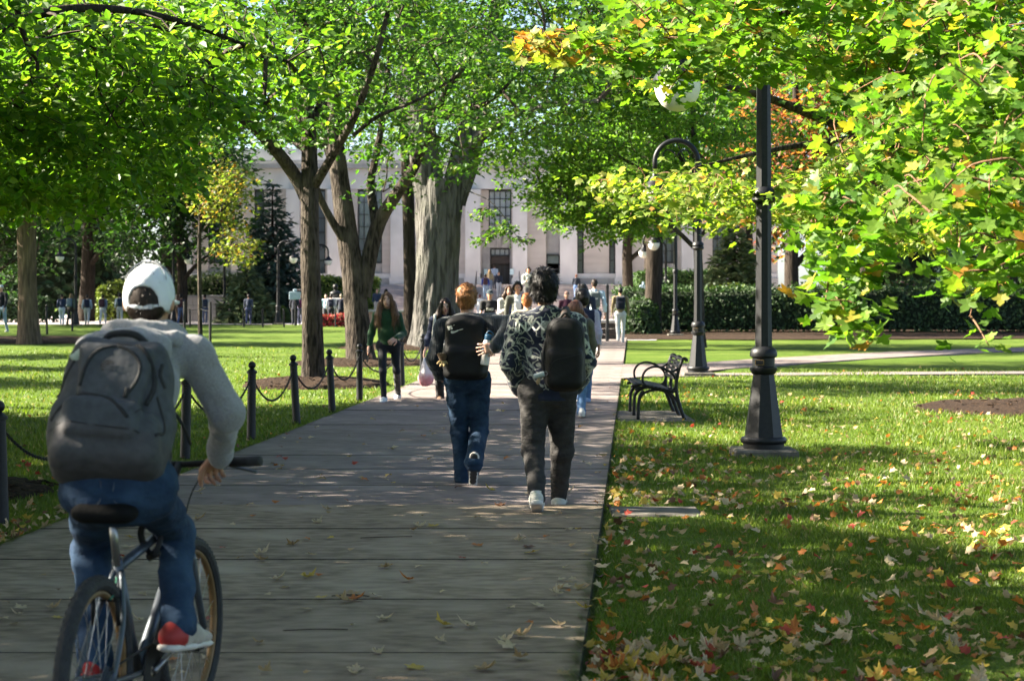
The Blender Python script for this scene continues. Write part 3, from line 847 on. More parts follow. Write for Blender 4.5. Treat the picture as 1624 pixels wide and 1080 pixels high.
def in_ellipsoids(r, ells, n, inner=0.0):
    """points in a union of ellipsoids, weighted by volume; denser toward the outside when inner > 0"""
    vol = np.array([e[1][0] * e[1][1] * e[1][2] * (e[2] if len(e) > 2 else 1) for e in ells]); vol = vol / vol.sum()
    out = []
    for i, m in enumerate(r.multinomial(n, vol)):
        d = unit(r.normal(size=(m, 3)))
        rad = r.uniform(inner ** 3, 1, m) ** (1 / 3)
        out.append(np.array(ells[i][0]) + d * rad[:, None] * np.array(ells[i][1]))
    return np.vstack(out)

def trunk_tube(mb, pts, radii, sides=14, r=None, flare=0.0, rough=0.06, n=7):
    P = smooth_path(pts, n)
    t = np.linspace(0, 1, len(P)); rad = np.interp(t, np.linspace(0, 1, len(radii)), radii)
    _, N, B = frame_along(P)
    a = np.linspace(0, 2 * math.pi, sides, endpoint=False)
    ph = r.uniform(0, 6.28, 4)
    V = []
    furrow = 0.022 if sides >= 28 else 0.0
    for i in range(len(P)):
        w = 1 + rough * (np.sin(3 * a + ph[0] + t[i] * 4) + 0.7 * np.sin(5 * a + ph[1] - t[i] * 7) + 0.5 * np.sin(8 * a + ph[2] + t[i] * 12)) 
        if furrow: w = w + furrow * np.sin(17 * a + 3 * np.sin(t[i] * 9 + 2 * a) + ph[2]) + .6 * furrow * np.sin(29 * a - 5 * np.sin(t[i] * 14 + a))
        rr = rad[i] * w
        if flare:
            hgt = np.linalg.norm(P[i] - P[0])
            rr = rr * (1 + flare * math.exp(-hgt / (rad[0] * 1.6)) * (1 + 0.4 * np.sin(5 * a + ph[3])))
        V.append(P[i] + rr[:, None] * (np.cos(a)[:, None] * N[i] + np.sin(a)[:, None] * B[i]))
    V = np.vstack(V)
    i = np.arange(len(P) - 1)[:, None] * sides; j = np.arange(sides)[None]; k = (j + 1) % sides
    mb.add(V, np.stack([i + j, i + k, i + sides + k, i + sides + j], -1).reshape(-1, 4))
    return P, rad

def tree(name, label, base, trunk, limbs, crowns, n_clusters, per, leaf=LEAF_S, size=0.10, spread=0.7, flat=0.35, pal=GREEN, palw=GREEN_W, bark='bark_maple',
         leafmat='leaf', twig='twig', seed=0, droop=0.35, group=None, inner=0.45, tip_r=0.009, flare=0.22, sides=14, zmin=None, up=0.55, keep=None, rough=0.05):
    """trunk: (points, radii); limbs: list of (points, radii); crowns: ellipsoids (centre, radii, weight)"""
    r = np.random.default_rng(seed)
    base = Vector(base)
    t = thing(name, label, 'tree', base, 0, group)
    mb = MB(); nodes = []
    P, rad = trunk_tube(mb, trunk[0], trunk[1], sides, r, flare, rough)
    nodes += list(P[len(P) // 3:])
    tr = mb.build('trunk', M[bark], t, True)
    for pts, rr in limbs:
        mb = MB()
        P, rad = trunk_tube(mb, pts, rr, 10, r, 0, 0.04, 6)
        nodes += list(P[len(P) // 4:])
        mb.build('limb', M[bark], t, True)
    C = in_ellipsoids(r, crowns, n_clusters, inner)
    if zmin is not None: C = C[C[:, 2] > zmin]
    if keep is not None: C = C[keep(C)]
    # branches: each spray grows from the nearest wood, the nearest sprays first
    nodes = np.array(nodes); nb = len(nodes)
    d0 = np.array([np.min(np.linalg.norm(nodes - c, axis=1)) for c in C])
    order = np.argsort(d0); C = C[order]
    allp = np.vstack([nodes, C]); par = np.zeros(len(C), int)
    for i, c in enumerate(C):
        dd = np.linalg.norm(allp[:nb + i] - c, axis=1)
        dd[:nb] *= 0.8
        par[i] = int(np.argmin(dd))
    cnt = np.ones(len(C))
    for i in range(len(C) - 1, -1, -1):
        if par[i] >= nb: cnt[par[i] - nb] += cnt[i]
    mb = MB()
    for i, c in enumerate(C):
        a = allp[par[i]]; L = np.linalg.norm(c - a)
        mid = (a + c) / 2 + np.array([0, 0, 0.10 * L]) + r.normal(size=3) * 0.05 * L
        q = np.array([a, mid, c])
        r1 = tip_r * math.sqrt(cnt[i]); r0 = tip_r * math.sqrt(cnt[i] + 1.5)
        mb.tube(q, np.linspace(r0, r1, len(q)), 5 if r1 > 0.03 else 3, False)
    tag(mb.build('branches', M[twig], t, True), kind='stuff')
    # leaves in flattened sprays
    m = len(C) * per
    ci = np.repeat(np.arange(len(C)), per)
    out = C[ci] - allp[par[ci]]; out[:, 2] *= 0.3; out = unit(out)
    sc = r.uniform(0.6, 1.25, len(C))[ci]
    ang = r.uniform(0, 2 * math.pi, m); rr = np.sqrt(r.uniform(0, 1, m)) * spread * sc
    off = np.stack([rr * np.cos(ang), rr * np.sin(ang), r.normal(size=m) * flat * spread * 0.4 - droop * rr * rr / spread], 1)
    tilt = r.normal(size=(len(C), 2)) * 0.22
    off[:, 2] += off[:, 0] * tilt[ci, 0] + off[:, 1] * tilt[ci, 1]
    pos = C[ci] + off + out * 0.15 * spread
    nrm = np.stack([r.normal(size=m) * 0.55, r.normal(size=m) * 0.55, np.full(m, up) + r.uniform(0, 0.5, m)], 1)
    tip = unit(off + 1e-4) * 0.8 + out * 0.5 + r.normal(size=(m, 3)) * 0.5; tip[:, 2] -= 0.45
    cols = palette(r, m, pal, palw) * r.uniform(0.85, 1.15, len(C))[ci][:, None]
    V, F, K = scatter(leaf, pos, nrm, tip, size * r.uniform(0.65, 1.25, m), cols)
    fo = link('crown', mesh_np('crown', V - np.array(base), [F], False, K), M[leafmat], t)
    tag(fo, kind='stuff')
    return t, C

def W(pts, d):
    """points along a limb, at distance d (number or list)"""
    dd = d if isinstance(d, (list, tuple)) else [d] * len(pts)
    return [ap(p[0], p[1], q) for p, q in zip(pts, dd)]

# ---- the slim maple behind the bollards
b2 = gp(497, 611); D = b2.y
tree('maple_tree', 'slim straight trunk with forking limbs rising behind the bollards', b2,
     (W([(497, 612), (495, 500), (492, 400), (492, 300), (490, 200), (484, 100), (478, 0), (474, -160)], D), [0.205, 0.18, 0.172, 0.16, 0.13, 0.1, 0.075, 0.04]),
     [(W([(489, 320), (470, 282), (445, 247), (415, 215), (380, 186), (330, 150), (265, 105)], [D, D, D - .3, D - .5, D - .8, D - 1, D - 1.3]), [0.13, 0.12, 0.095, 0.08, 0.05]),
      (W([(489, 205), (455, 150), (420, 100), (395, 55), (370, -10)], [D, D + .3, D + .7, D + 1, D + 1.3]), [0.09, 0.07, 0.05, 0.035]),
      (W([(496, 300), (515, 268), (540, 225), (560, 190), (580, 140), (600, 80), (622, -10)], [D, D - .3, D - .6, D - 1, D - 1.4, D - 1.8, D - 2]), [0.09, 0.075, 0.06, 0.04]),
      (W([(490, 215), (505, 170), (520, 130), (560, 95), (620, 60)], [D, D + .2, D + .5, D + 1, D + 1.6]), [0.075, 0.05, 0.035]),
      (W([(487, 240), (455, 215), (425, 185), (395, 172)], [D, D + .5, D + 1, D + 1.4]), [0.07, 0.05, 0.03]),
      (W([(560, 215), (600, 185), (660, 160), (720, 125)], [D - 1, D - 1.2, D - 1.4, D - 1.5]), [0.04, 0.03, 0.02])],
     [((-4.6, D - .5, 6.0), (2.8, 2.9, 1.7), 1.2), ((-2.2, D - 1, 6.1), (2.2, 2.6, 1.4), 1.2), ((-3.6, D, 8.6), (3.4, 3.4, 2.2), 0.6)],
     230, 52, LEAF_O, 0.125, 0.62, seed=11, zmin=4.4, pal=MIDGREEN, palw=GREEN_W, inner=0.2)

# ---- the forked trunk beyond it
b3 = gp(574, 578); D = b3.y
tree('maple_tree', 'stout forked trunk with sunlit bark behind the woman in green', b3,
     (W([(574, 579), (566, 500), (561, 440), (553, 385), (545, 330), (537, 270), (531, 190), (534, 100), (545, 0), (550, -120)], D), [0.32, 0.275, 0.26, 0.25, 0.235, 0.21, 0.17, 0.14, 0.1, 0.05]),
     [(W([(575, 470), (588, 400), (603, 350), (628, 310), (655, 268), (680, 210), (705, 150), (745, 95), (800, 60)], [D, D, D, D - .3, D - .6, D - 1, D - 1.3, D - 1.6, D - 1.8]), [0.20, 0.185, 0.17, 0.14, 0.115, 0.09, 0.07, 0.04]),
      (W([(598, 365), (592, 330), (588, 290), (600, 230), (612, 150), (620, 60)], [D, D + .2, D + .4, D + .6, D + .8, D + 1]), [0.12, 0.11, 0.09, 0.07, 0.04]),
      (W([(556, 395), (535, 365), (515, 330), (503, 300), (495, 250)], [D, D - .2, D - .4, D - .6, D - .8]), [0.11, 0.095, 0.08, 0.05]),
      (W([(541, 290), (520, 230), (512, 160), (500, 80), (480, -20)], [D, D + .3, D + .5, D + .8, D + 1]), [0.15, 0.12, 0.1, 0.05]),
      (W([(534, 210), (560, 160), (590, 100), (600, 40), (605, -60)], [D, D + .3, D + .7, D + 1, D + 1.2]), [0.13, 0.1, 0.07, 0.04]),
      (W([(690, 190), (740, 180), (790, 150), (830, 105)], [D - 1.2, D - 1.4, D - 1.6, D - 1.8]), [0.06, 0.05, 0.03])],
     [((-1.7, D - 1.0, 6.0), (2.4, 2.6, 1.6), 1.3), ((0.2, D - 1.4, 7.0), (2.6, 2.6, 1.9), 1.2), ((-4.6, D + .6, 7.4), (3.0, 3.2, 1.9), .9), ((-2.6, D, 9.8), (4.2, 3.6, 2.2), .7), ((-2.9, D - .6, 4.2), (.5, .5, .5), 3), ((-2.0, D - .8, 4.7), (.8, .7, .6), 2), ((-2.5, D - 1.0, 4.7), (1.2, 1.0, .75), 2.2)],
     290, 50, LEAF_O, 0.14, 0.74, seed=12, zmin=3.9, inner=0.2, pal=MIDGREEN)

elm_D = gp(690, 553).y
# ---- the great elm
b5 = gp(690, 553); D = b5.y
tree('elm_tree', 'massive grey furrowed trunk behind the walking students', b5,
     (W([(690, 554), (690, 500), (692, 440), (695, 380), (698, 320), (700, 285)], D), [0.66, 0.62, 0.62, 0.65, 0.70, 0.74]),
     [(W([(682, 310), (674, 250), (668, 190), (655, 110), (640, 0), (630, -120)], [D, D - .2, D - .3, D - .5, D - .8, D - 1]), [0.48, 0.45, 0.40, 0.32, 0.24]),
      (W([(716, 320), (732, 270), (745, 220), (757, 160), (775, 80), (800, -40)], [D, D, D, D + .3, D + .8, D + 1.4]), [0.46, 0.46, 0.40, 0.32, 0.22]),
      (W([(740, 240), (775, 205), (820, 180), (880, 165), (950, 160)], [D - .2, D - 1, D - 2, D - 3, D - 3.6]), [0.2, 0.16, 0.11, 0.06]),
      (W([(735, 300), (775, 318), (800, 345), (820, 375), (843, 388)], [D - .6, D - 1, D - 1.2, D - 1.4, D - 1.5]), [0.022, 0.016, 0.012, 0.007]),
      (W([(668, 200), (620, 130), (570, 60), (520, -20)], [D, D + .5, D + 1, D + 1.5]), [0.22, 0.15, 0.08])],
     [((1.2, D - 2.4, 8.2), (3.4, 3.0, 1.8), 1.3), ((-3.0, D, 11.5), (6.0, 5, 3.2)), ((2.6, D - 1, 11.0), (5.5, 4.5, 3.0))],
     480, 70, LEAF_S, 0.16, 0.9, bark='bark_grey', pal=MIDGREEN, seed=13, zmin=3.2, inner=0.25, sides=84, flare=0.35, rough=0.045)

b4 = gp(651, 547); D = b4.y
tree('slim_tree', 'slim mossy dark trunk standing close against the elm', b4,
     (W([(652, 548), (650, 450), (648, 350), (645, 260), (640, 150), (636, 0)], D), [0.26, 0.21, 0.2, 0.18, 0.13, 0.06]),
     [(W([(646, 280), (665, 200), (690, 120)], [D, D + .5, D + 1]), [0.1, 0.07, 0.04])],
     [((-3.4, D, 9.5), (3.0, 3.0, 2.4)), ((-2.2, D, 7.0), (1.6, 1.6, 1.0))], 200, 60, LEAF_S, 0.15, 0.85, bark='bark_dark', seed=14, zmin=5.2)

# ---- left trunk
b1 = gp(46, 545); D = b1.y
tree('maple_tree', 'broad straight trunk in a mulch ring near the left edge', b1,
     (W([(46, 546), (43, 450), (41, 360), (40, 300), (46, 200), (50, 80), (52, -60)], D), [0.36, 0.31, 0.31, 0.31, 0.26, 0.2, 0.08]),
     [(W([(41, 320), (80, 250), (130, 190), (200, 120)], [D, D - .8, D - 1.5, D - 2]), [0.16, 0.12, 0.08, 0.04]),
      (W([(41, 310), (10, 240), (-40, 180)], [D, D - .8, D - 1.5]), [0.15, 0.1, 0.05]), (W([(43, 240), (90, 150), (160, 60)], [D, D + 1, D + 2]), [0.15, 0.1, 0.05])],
     [((-16.6, D - 1, 6.3), (4.6, 3.6, 1.9), 1.3), ((-16, D, 9.6), (5.5, 5, 3.0)), ((-13.0, D - 1.4, 7.4), (3.0, 3, 1.8))], 430, 62, LEAF_S, 0.19, 1.0, bark='bark_tan', seed=15, zmin=4.2, pal=GREEN[:3] + [(0.15, 0.17, 0.03)], palw=[4, 4, 1, 1.4])

# ---- near lindens in a row just outside the left edge
LIME = [(0.095, 0.175, 0.02), (0.065, 0.135, 0.018), (0.14, 0.205, 0.025), (0.05, 0.105, 0.02)]
def linden(label, x, y, extra_limbs, crowns, n, per, size, spread, seed, zmin, leaf=LEAF_O, h=7.6):
    return tree('linden_tree', label, (x, y, 0),
     ([(x, y, 0), (x + .05, y, 1.6), (x + .1, y + .1, 3.0), (x + .2, y + .2, h * .65), (x + .3, y + .3, h * .95)], [0.24, 0.19, 0.18, 0.12, 0.04]),
     [([(x + .1, y, 3.0), (x - 1.0, y - .6, 4.2), (x - 2.3, y - 1.0, 5.0)], [0.09, 0.06, 0.02]), ([(x + .1, y, 3.3), (x + .8, y - 1.0, 4.5), (x + 1.9, y - 1.9, 5.2)], [0.09, 0.06, 0.02]),
      ([(x + .1, y, 3.5), (x + 1.1, y + .6, 4.7), (x + 2.4, y + 1.1, 5.3)], [0.09, 0.06, 0.02])] + extra_limbs,
     crowns, n, per, leaf, size, spread, seed=seed, pal=LIME, palw=[4, 3, 2, 2], tip_r=0.006, inner=0.1, zmin=zmin, bark='bark_dark', group='lindens along the left verge')
linden('near tree with bright leaves hanging into the upper left corner', -5.7, 17.4,
     [([(-5.6, 17.5, 2.9), (-5.0, 17.9, 3.7), (-4.3, 18.3, 4.2), (-3.4, 19.2, 4.3), (-2.3, 20.4, 4.0)], [0.10, 0.07, 0.05, 0.03, 0.015]),
      (W([(22, -30), (30, 30), (45, 75), (58, 95), (60, 112)], [17.0, 17.1, 17.2, 17.3, 17.3]), [0.03, 0.027, 0.022, 0.016]),
      ([(-5.6, 17.5, 2.6), (-5.4, 19.0, 3.4), (-5.2, 21.0, 3.8), (-4.8, 23.5, 3.7)], [0.08, 0.06, 0.04, 0.02])],
     [((-4.35, 19.6, 3.75), (1.55, 2.2, 0.85), 2.6), ((-3.1, 20.6, 3.95), (1.25, 1.5, 0.75), 2.6), ((-5.2, 22.0, 3.7), (1.3, 2.0, 0.8), 2.0), ((-5.9, 15.4, 4.35), (2.4, 2.4, 1.0), 1.1), ((-6.7, 19.6, 2.95), (1.5, 1.7, 0.6), 2.6), ((-7.5, 19.0, 4.2), (1.5, 2.2, 0.85), 2.6), ((-6.9, 16.3, 3.25), (1.7, 3.0, 0.85), 0.9)],
     920, 36, 0.11, 0.42, 16, 2.4)
linden('leafy tree on the left verge beside the camera path, out of frame', -5.6, 10.8, [], [((-5.8, 11.2, 4.2), (2.4, 3.9, 0.95)), ((-6.6, 11.0, 3.2), (1.8, 3.6, 0.9), 1.2)], 520, 44, 0.18, 0.6, 161, 2.4, LEAF_S)
linden('leafy tree on the left verge behind the camera, out of frame', -5.6, 2.4, [], [((-5.7, 3.2, 4.5), (2.5, 4.4, 1.1)), ((-6.4, 3.4, 3.2), (1.9, 3.4, 0.9), 1.2)], 420, 40, 0.19, 0.65, 162, 3.3, LEAF_S)
linden('leafy tree with low boughs behind the upper left leaves', -8.9, 28.6, [([(-8.8, 28.6, 2.6), (-7.8, 28.2, 3.4), (-6.6, 27.6, 3.8), (-5.4, 27.2, 3.7)], [0.08, 0.06, 0.04, 0.02])],
     [((-7.2, 28.0, 4.9), (3.4, 3.6, 2.0)), ((-6.6, 28.0, 3.6), (2.2, 2.6, 0.8), 1.6), ((-7.9, 24.4, 4.1), (2.2, 1.9, 1.1), 1.3), ((-8.2, 26.5, 4.0), (2.0, 2.6, 1.2), 1.2), ((-7.7, 21.9, 3.5), (1.7, 2.0, 1.1), 2.2)], 860, 40, 0.14, 0.58, 163, 2.4)

# ---- young staked tree
b6 = gp(318, 560); D = b6.y
yt, _ = tree('young_tree', 'young staked tree with amber leaves behind the white cap', b6,
     (W([(318, 561), (317, 480), (316, 400), (318, 300), (316, 230), (315, 175)], D), [0.075, 0.06, 0.055, 0.045, 0.03, 0.015]),
     [(W([(318, 370), (345, 340), (368, 320)], [D, D - .2, D - .3]), [0.025, 0.012]), (W([(317, 420), (345, 400), (375, 388)], [D, D + .2, D + .4]), [0.025, 0.012])],
     [(tuple(ap(316, 210, D)), (0.62, 0.6, 0.75), 1.6), (tuple(ap(352, 300, D)), (0.85, 0.8, 0.95), 1.4), (tuple(ap(375, 385, D)), (0.7, 0.7, 0.6), 1.6)], 120, 20, LEAF_L, 0.12, 0.4, pal=AMBER, palw=AMBER_W, seed=17, tip_r=0.005, flare=0.1, inner=0.1, sides=8)
for px, top, bot, lab in ((292, 478, 566, 'left'), (333, 479, 573, 'right')):
    p = gp(px, bot)
    s_ = thing('tree_stake', 'dark %s hand stake beside the young amber tree' % lab, 'stake', p)
    mb = MB(); mb.tube([p, p + Vector((0.01, 0, (bot - top) * p.y / LENS_PX))], 0.035, 8); mb.build('stake_pole', M['iron_dull'], s_)
    mb = MB(); q = p + Vector((0, 0, 1.25)); mb.tube([q, (q + ap(318, 490, D)) / 2 + Vector((0, 0, -0.03)), ap(318, 490, D)], 0.008, 5); mb.build('tie', M['iron_dull'], s_)

# ---- right maples: near one hanging over the lawn, sunlit one by the lamp
tree('sugar_maple', 'near maple with lobed green leaves hanging in from the right edge', (4.7, 11.6, 0),
     ([(4.7, 11.6, 0), (4.65, 11.6, 1.5), (4.6, 11.6, 3.0), (4.5, 11.7, 5.5), (4.4, 11.8, 8.0)], [0.24, 0.19, 0.17, 0.12, 0.04]),
     [([(4.6, 11.6, 2.5), (3.9, 11.3, 2.9), (3.2, 11.0, 2.85), (2.6, 10.8, 2.5), (2.2, 10.7, 2.1)], [0.06, 0.045, 0.03, 0.02, 0.008]),
      ([(4.6, 11.6, 2.9), (3.8, 12.2, 3.4), (2.8, 12.8, 3.55), (1.9, 13.3, 3.5), (1.1, 13.8, 3.4)], [0.07, 0.05, 0.035, 0.022, 0.01]),
      ([(4.6, 11.6, 2.7), (3.9, 10.6, 3.1), (3.1, 9.6, 3.0), (2.5, 8.9, 2.6)], [0.06, 0.04, 0.025, 0.01]),
      ([(4.55, 11.7, 4.6), (3.6, 11.9, 5.6), (2.8, 12.0, 6.2)], [0.06, 0.04, 0.015])],
     [((3.4, 12.4, 6.2), (3.3, 3.2, 1.7))], 260, 40, LEAF_S, 0.17, 0.55, pal=MAPLE, palw=MAPLE_W, seed=18, tip_r=0.005, twig='twig_orange', bark='bark_maple')
near_maple = bpy.data.objects['sugar_maple']
tree('sugar_maple', 'sunlit yellowing maple spreading its boughs behind the nearest lamp post', (7.9, 28.4, 0),
     ([(7.9, 28.4, 0), (7.85, 28.4, 1.6), (7.8, 28.4, 3.4), (7.6, 28.4, 6.5), (7.4, 28.4, 10)], [0.33, 0.27, 0.25, 0.17, 0.05]),
     [(W([(1640, 250), (1480, 240), (1380, 215), (1290, 182), (1200, 150), (1120, 130)], [27.5, 25.5, 24.2, 23, 22, 21.5]), [0.11, 0.095, 0.08, 0.06, 0.04, 0.02]),
      (W([(1660, 380), (1560, 385), (1480, 378), (1400, 395)], [27.5, 25, 23.5, 22.5]), [0.06, 0.045, 0.03, 0.015]),
      ([(7.8, 28.4, 2.6), (6.2, 26.0, 3.4), (4.6, 24.0, 3.5), (3.2, 22.6, 3.3), (2.0, 21.6, 3.0)], [0.09, 0.07, 0.05, 0.035, 0.012]),
      ([(7.75, 28.4, 4.0), (6.6, 29.6, 5.0), (5.2, 31.0, 5.3), (3.6, 32.4, 5.2)], [0.1, 0.07, 0.05, 0.02])],
     [((7.2, 28, 8.2), (4.2, 4.2, 2.6))], 90, 40, LEAF_L, 0.14, 0.8, pal=MAPLE, palw=MAPLE_W, seed=19, twig='twig_orange')
gold_maple = bpy.data.objects['sugar_maple.001']

# detailed lobed leaves on twigs for the two maples
def maple_sprays(owner, limb_samples, ells, n_cl, per, size, pal, palw, seed, spread, n_objects=0, twig_r=0.004, tipdown=0.55, keep=None, tmpl=None):
    r = np.random.default_rng(seed)
    C = in_ellipsoids(r, ells, n_cl, 0.0)
    if keep is not None: C = C[keep(C)]
    base = np.array(owner.location)
    nodes = np.array(limb_samples)
    order = np.argsort([np.min(np.linalg.norm(nodes - c, axis=1)) for c in C]); C = C[order]
    allp = np.vstack([nodes, C]); nb = len(nodes)
    mb = MB(); LP, LN, LT = [], [], []
    for i, c in enumerate(C):
        dd = np.linalg.norm(allp[:nb + i] - c, axis=1)
        a = allp[int(np.argmin(dd))]; L = np.linalg.norm(c - a) + 1e-6
        q = smooth_path([a, (a + c) / 2 + np.array([0, 0, 0.12 * L]) + r.normal(size=3) * 0.06 * L, c], 3)
        mb.tube(q, np.linspace(twig_r * 1.8, twig_r * 0.7, len(q)), 3, False)
        d = unit(c - a)
        for s in range(per):
            t = r.uniform(0.1, 1.0); p = q[min(len(q) - 1, int(t * len(q)))]
            o = r.normal(size=3) * spread * np.array([1, 1, 0.55]) * (0.4 + t * 0.6)
            o[2] -= 0.25 * spread
            LP.append(p + o); n = np.array([r.normal() * 0.5, r.normal() * 0.5 - 0.15, 0.75]); LN.append(n)
            tp = d * 0.5 + unit(o) * 0.7 + r.normal(size=3) * 0.35; tp[2] -= tipdown; LT.append(tp)
    tag(mb.build('twigs', M['twig_orange'], owner, True), kind='stuff')
    LP, LN, LT = map(np.array, (LP, LN, LT))
    m = len(LP); S = size * r.uniform(0.6, 1.2, m); K = palette(r, m, pal, palw)
    # the leaves that show largest become pieces of their own
    if n_objects:
        px = CENTRE_X + LENS_PX * LP[:, 0] / LP[:, 1]; py = HORIZON_Y - LENS_PX * (LP[:, 2] - EYE) / LP[:, 1]
        seen = (px > -20) & (px < 1640) & (py > -20) & (py < 1090)
        pick = np.argsort(-(S / LP[:, 1]) * seen)[:n_objects]
    else:
        pick = np.array([], int)
    rest = np.setdiff1d(np.arange(m), pick)
    tmpl = tmpl or LEAF_ML
    V, F, Kc = scatter(tmpl, LP[rest], LN[rest], LT[rest], S[rest], K[rest])
    tag(link('foliage', mesh_np('foliage', V - base, [F], False, Kc), M['leaf'], owner), kind='stuff')
    if len(pick):
        pal_a = np.array(pal)
        meshes = {}
        for i in pick:
            ci = int(np.argmin(np.linalg.norm(pal_a - K[i], axis=1))); vi = int(r.integers(0, 3))
            if (ci, vi) not in meshes:
                tv, tf = leaf_maple(0.10 + 0.12 * vi, vi + 3)
                me = mesh_np('leaf', tv, [tf], False, np.repeat(pal_a[ci][None], len(tv), 0)); me.materials.append(M['leaf'])
                meshes[(ci, vi)] = me
            o = link('leaf', meshes[(ci, vi)], None, owner)
            n = unit(LN[i]); tp = LT[i] - n * np.dot(LT[i], n); tp = unit(tp); b = np.cross(tp, n)
            mtx = Matrix(((b[0], tp[0], n[0]), (b[1], tp[1], n[1]), (b[2], tp[2], n[2]))).to_4x4()
            mtx = Matrix.Translation(Vector(LP[i] - base)) @ mtx @ Matrix.Scale(S[i], 4)
            o.matrix_local = mtx

def limb_pts(*polys):
    return np.vstack([smooth_path(p, 8) for p in polys])
near_limbs = limb_pts([(4.6, 11.6, 2.5), (3.9, 11.3, 2.9), (3.2, 11.0, 2.85), (2.6, 10.8, 2.5), (2.2, 10.7, 2.1)],
                      [(4.6, 11.6, 2.9), (3.8, 12.2, 3.4), (2.8, 12.8, 3.55), (1.9, 13.3, 3.5), (1.1, 13.8, 3.4)],
                      [(4.6, 11.6, 2.7), (3.9, 10.6, 3.1), (3.1, 9.6, 3.0), (2.5, 8.9, 2.6)])
def below(f):
    """keep sprays above a lower outline given as a function of where they hang"""
    def k(C):
        px = CENTRE_X + LENS_PX * C[:, 0] / C[:, 1]; py = HORIZON_Y - LENS_PX * (C[:, 2] - EYE) / C[:, 1]
        return py < f(px)
    return k
low_edge = lambda px: np.interp(px, [800, 880, 960, 1100, 1200, 1260, 1310, 1360, 1400, 1500, 1560, 1700], [60, 130, 160, 160, 170, 220, 540, 545, 400, 430, 560, 590])
maple_sprays(near_maple, near_limbs,
     [((1.9, 12.6, 3.42), (1.35, 1.6, 0.42), 2.0), ((2.55, 11.2, 2.75), (0.75, 1.3, 0.7), 1.6), ((2.25, 9.4, 2.15), (0.55, 0.9, 0.75), 1.5), ((1.60, 9.9, 1.80), (0.17, 0.4, 0.46), 9), ((2.38, 9.5, 1.72), (0.40, 0.6, 0.5), 1.4), ((1.05, 13.3, 3.15), (0.55, 0.7, 0.3), 1.3), ((0.55, 13.6, 3.3), (0.4, 0.6, 0.22), 2.5), ((3.0, 12.6, 3.0), (1.0, 1.2, 0.7), 1)],
     820, 9, 0.09, MAPLE, MAPLE_W, 31, 0.11, 240, keep=below(low_edge))
maple_sprays(near_maple, near_limbs, [((.24, 13.8, 3.36), (.22, .4, .11)), ((.45, 13.7, 3.3), (.2, .4, .1))], 22, 8, .085, [(.34, .15, .045), (.30, .23, .06), (.16, .19, .035)], [2, 2, 3], 35, .09, 0)
def gap(C):
    px = CENTRE_X + LENS_PX * C[:, 0] / C[:, 1]; py = HORIZON_Y - LENS_PX * (C[:, 2] - EYE) / C[:, 1]
    inside = (((px - 1215) / 105) ** 2 + ((py - 215) / 78) ** 2) < 1
    return ~inside | (np.random.default_rng(3).uniform(0, 1, len(C)) < .12)
gold_limbs = limb_pts(W([(1480, 240), (1380, 215), (1290, 182), (1200, 150), (1120, 130)], [25.5, 24.2, 23, 22, 21.5]),
                      W([(1560, 385), (1480, 378), (1400, 395)], [25, 23.5, 22.5]),
                      [(7.8, 28.4, 2.6), (6.2, 26.0, 3.4), (4.6, 24.0, 3.5), (3.2, 22.6, 3.3), (2.0, 21.6, 3.0)])
top_edge = lambda C: (HORIZON_Y - LENS_PX * (C[:, 2] - EYE) / C[:, 1]) > np.interp(CENTRE_X + LENS_PX * C[:, 0] / C[:, 1], [900, 1000, 1040, 1110, 1160, 1200], [200, 270, 275, 275, 260, 120])
gold_edge = lambda px: np.interp(px, [900, 940, 980, 1050, 1100, 1160, 1240, 1290, 1330, 1600], [330, 345, 345, 350, 400, 400, 360, 380, 420, 470])
maple_sprays(gold_maple, gold_limbs,
     [((2.3, 21.2, 2.75), (1.5, 1.5, 0.42), 2.4), ((4.1, 22.2, 2.75), (1.4, 1.6, 0.75), 1.6), ((5.6, 23.2, 2.8), (1.5, 1.6, 0.9), 0.9)],
     720, 10, 0.11, GOLD, GOLD_W, 32, 0.13, 50, keep=lambda C: below(gold_edge)(C) & gap(C) & top_edge(C), tmpl=LEAF_L)
maple_sprays(gold_maple, gold_limbs,
     [((4.2, 22.8, 4.3), (2.4, 1.8, 0.9), 1.2), ((1.7, 20.8, 4.1), (1.2, 1.4, 0.4), 1.0)],
     300, 10, 0.115, MAPLE, MAPLE_W, 33, 0.15, 0, tmpl=LEAF_L, keep=gap)

tree('sugar_maple', 'maple added out of frame beside the camera to block skylight', (4.4, 3.0, 0),  # unseen maple, added so its crown keeps skylight off the foreground
     ([(4.4, 3.0, 0), (4.4, 3.0, 1.5), (4.3, 3.0, 3.0), (4.2, 3.1, 5.5), (4.1, 3.2, 7.6)], [0.24, 0.19, 0.17, 0.12, 0.04]),
     [([(4.3, 3.0, 3.0), (3.2, 3.2, 4.4), (1.9, 3.5, 5.0)], [0.08, 0.05, 0.02]), ([(4.3, 3.0, 3.2), (4.9, 1.8, 4.4), (5.3, .6, 5.0)], [0.08, 0.05, 0.02])],
     [((3.4, 3.2, 5.8), (3.5, 4.2, 1.9))], 260, 40, LEAF_S, 0.19, 0.6, pal=MAPLE, palw=MAPLE_W, seed=181)

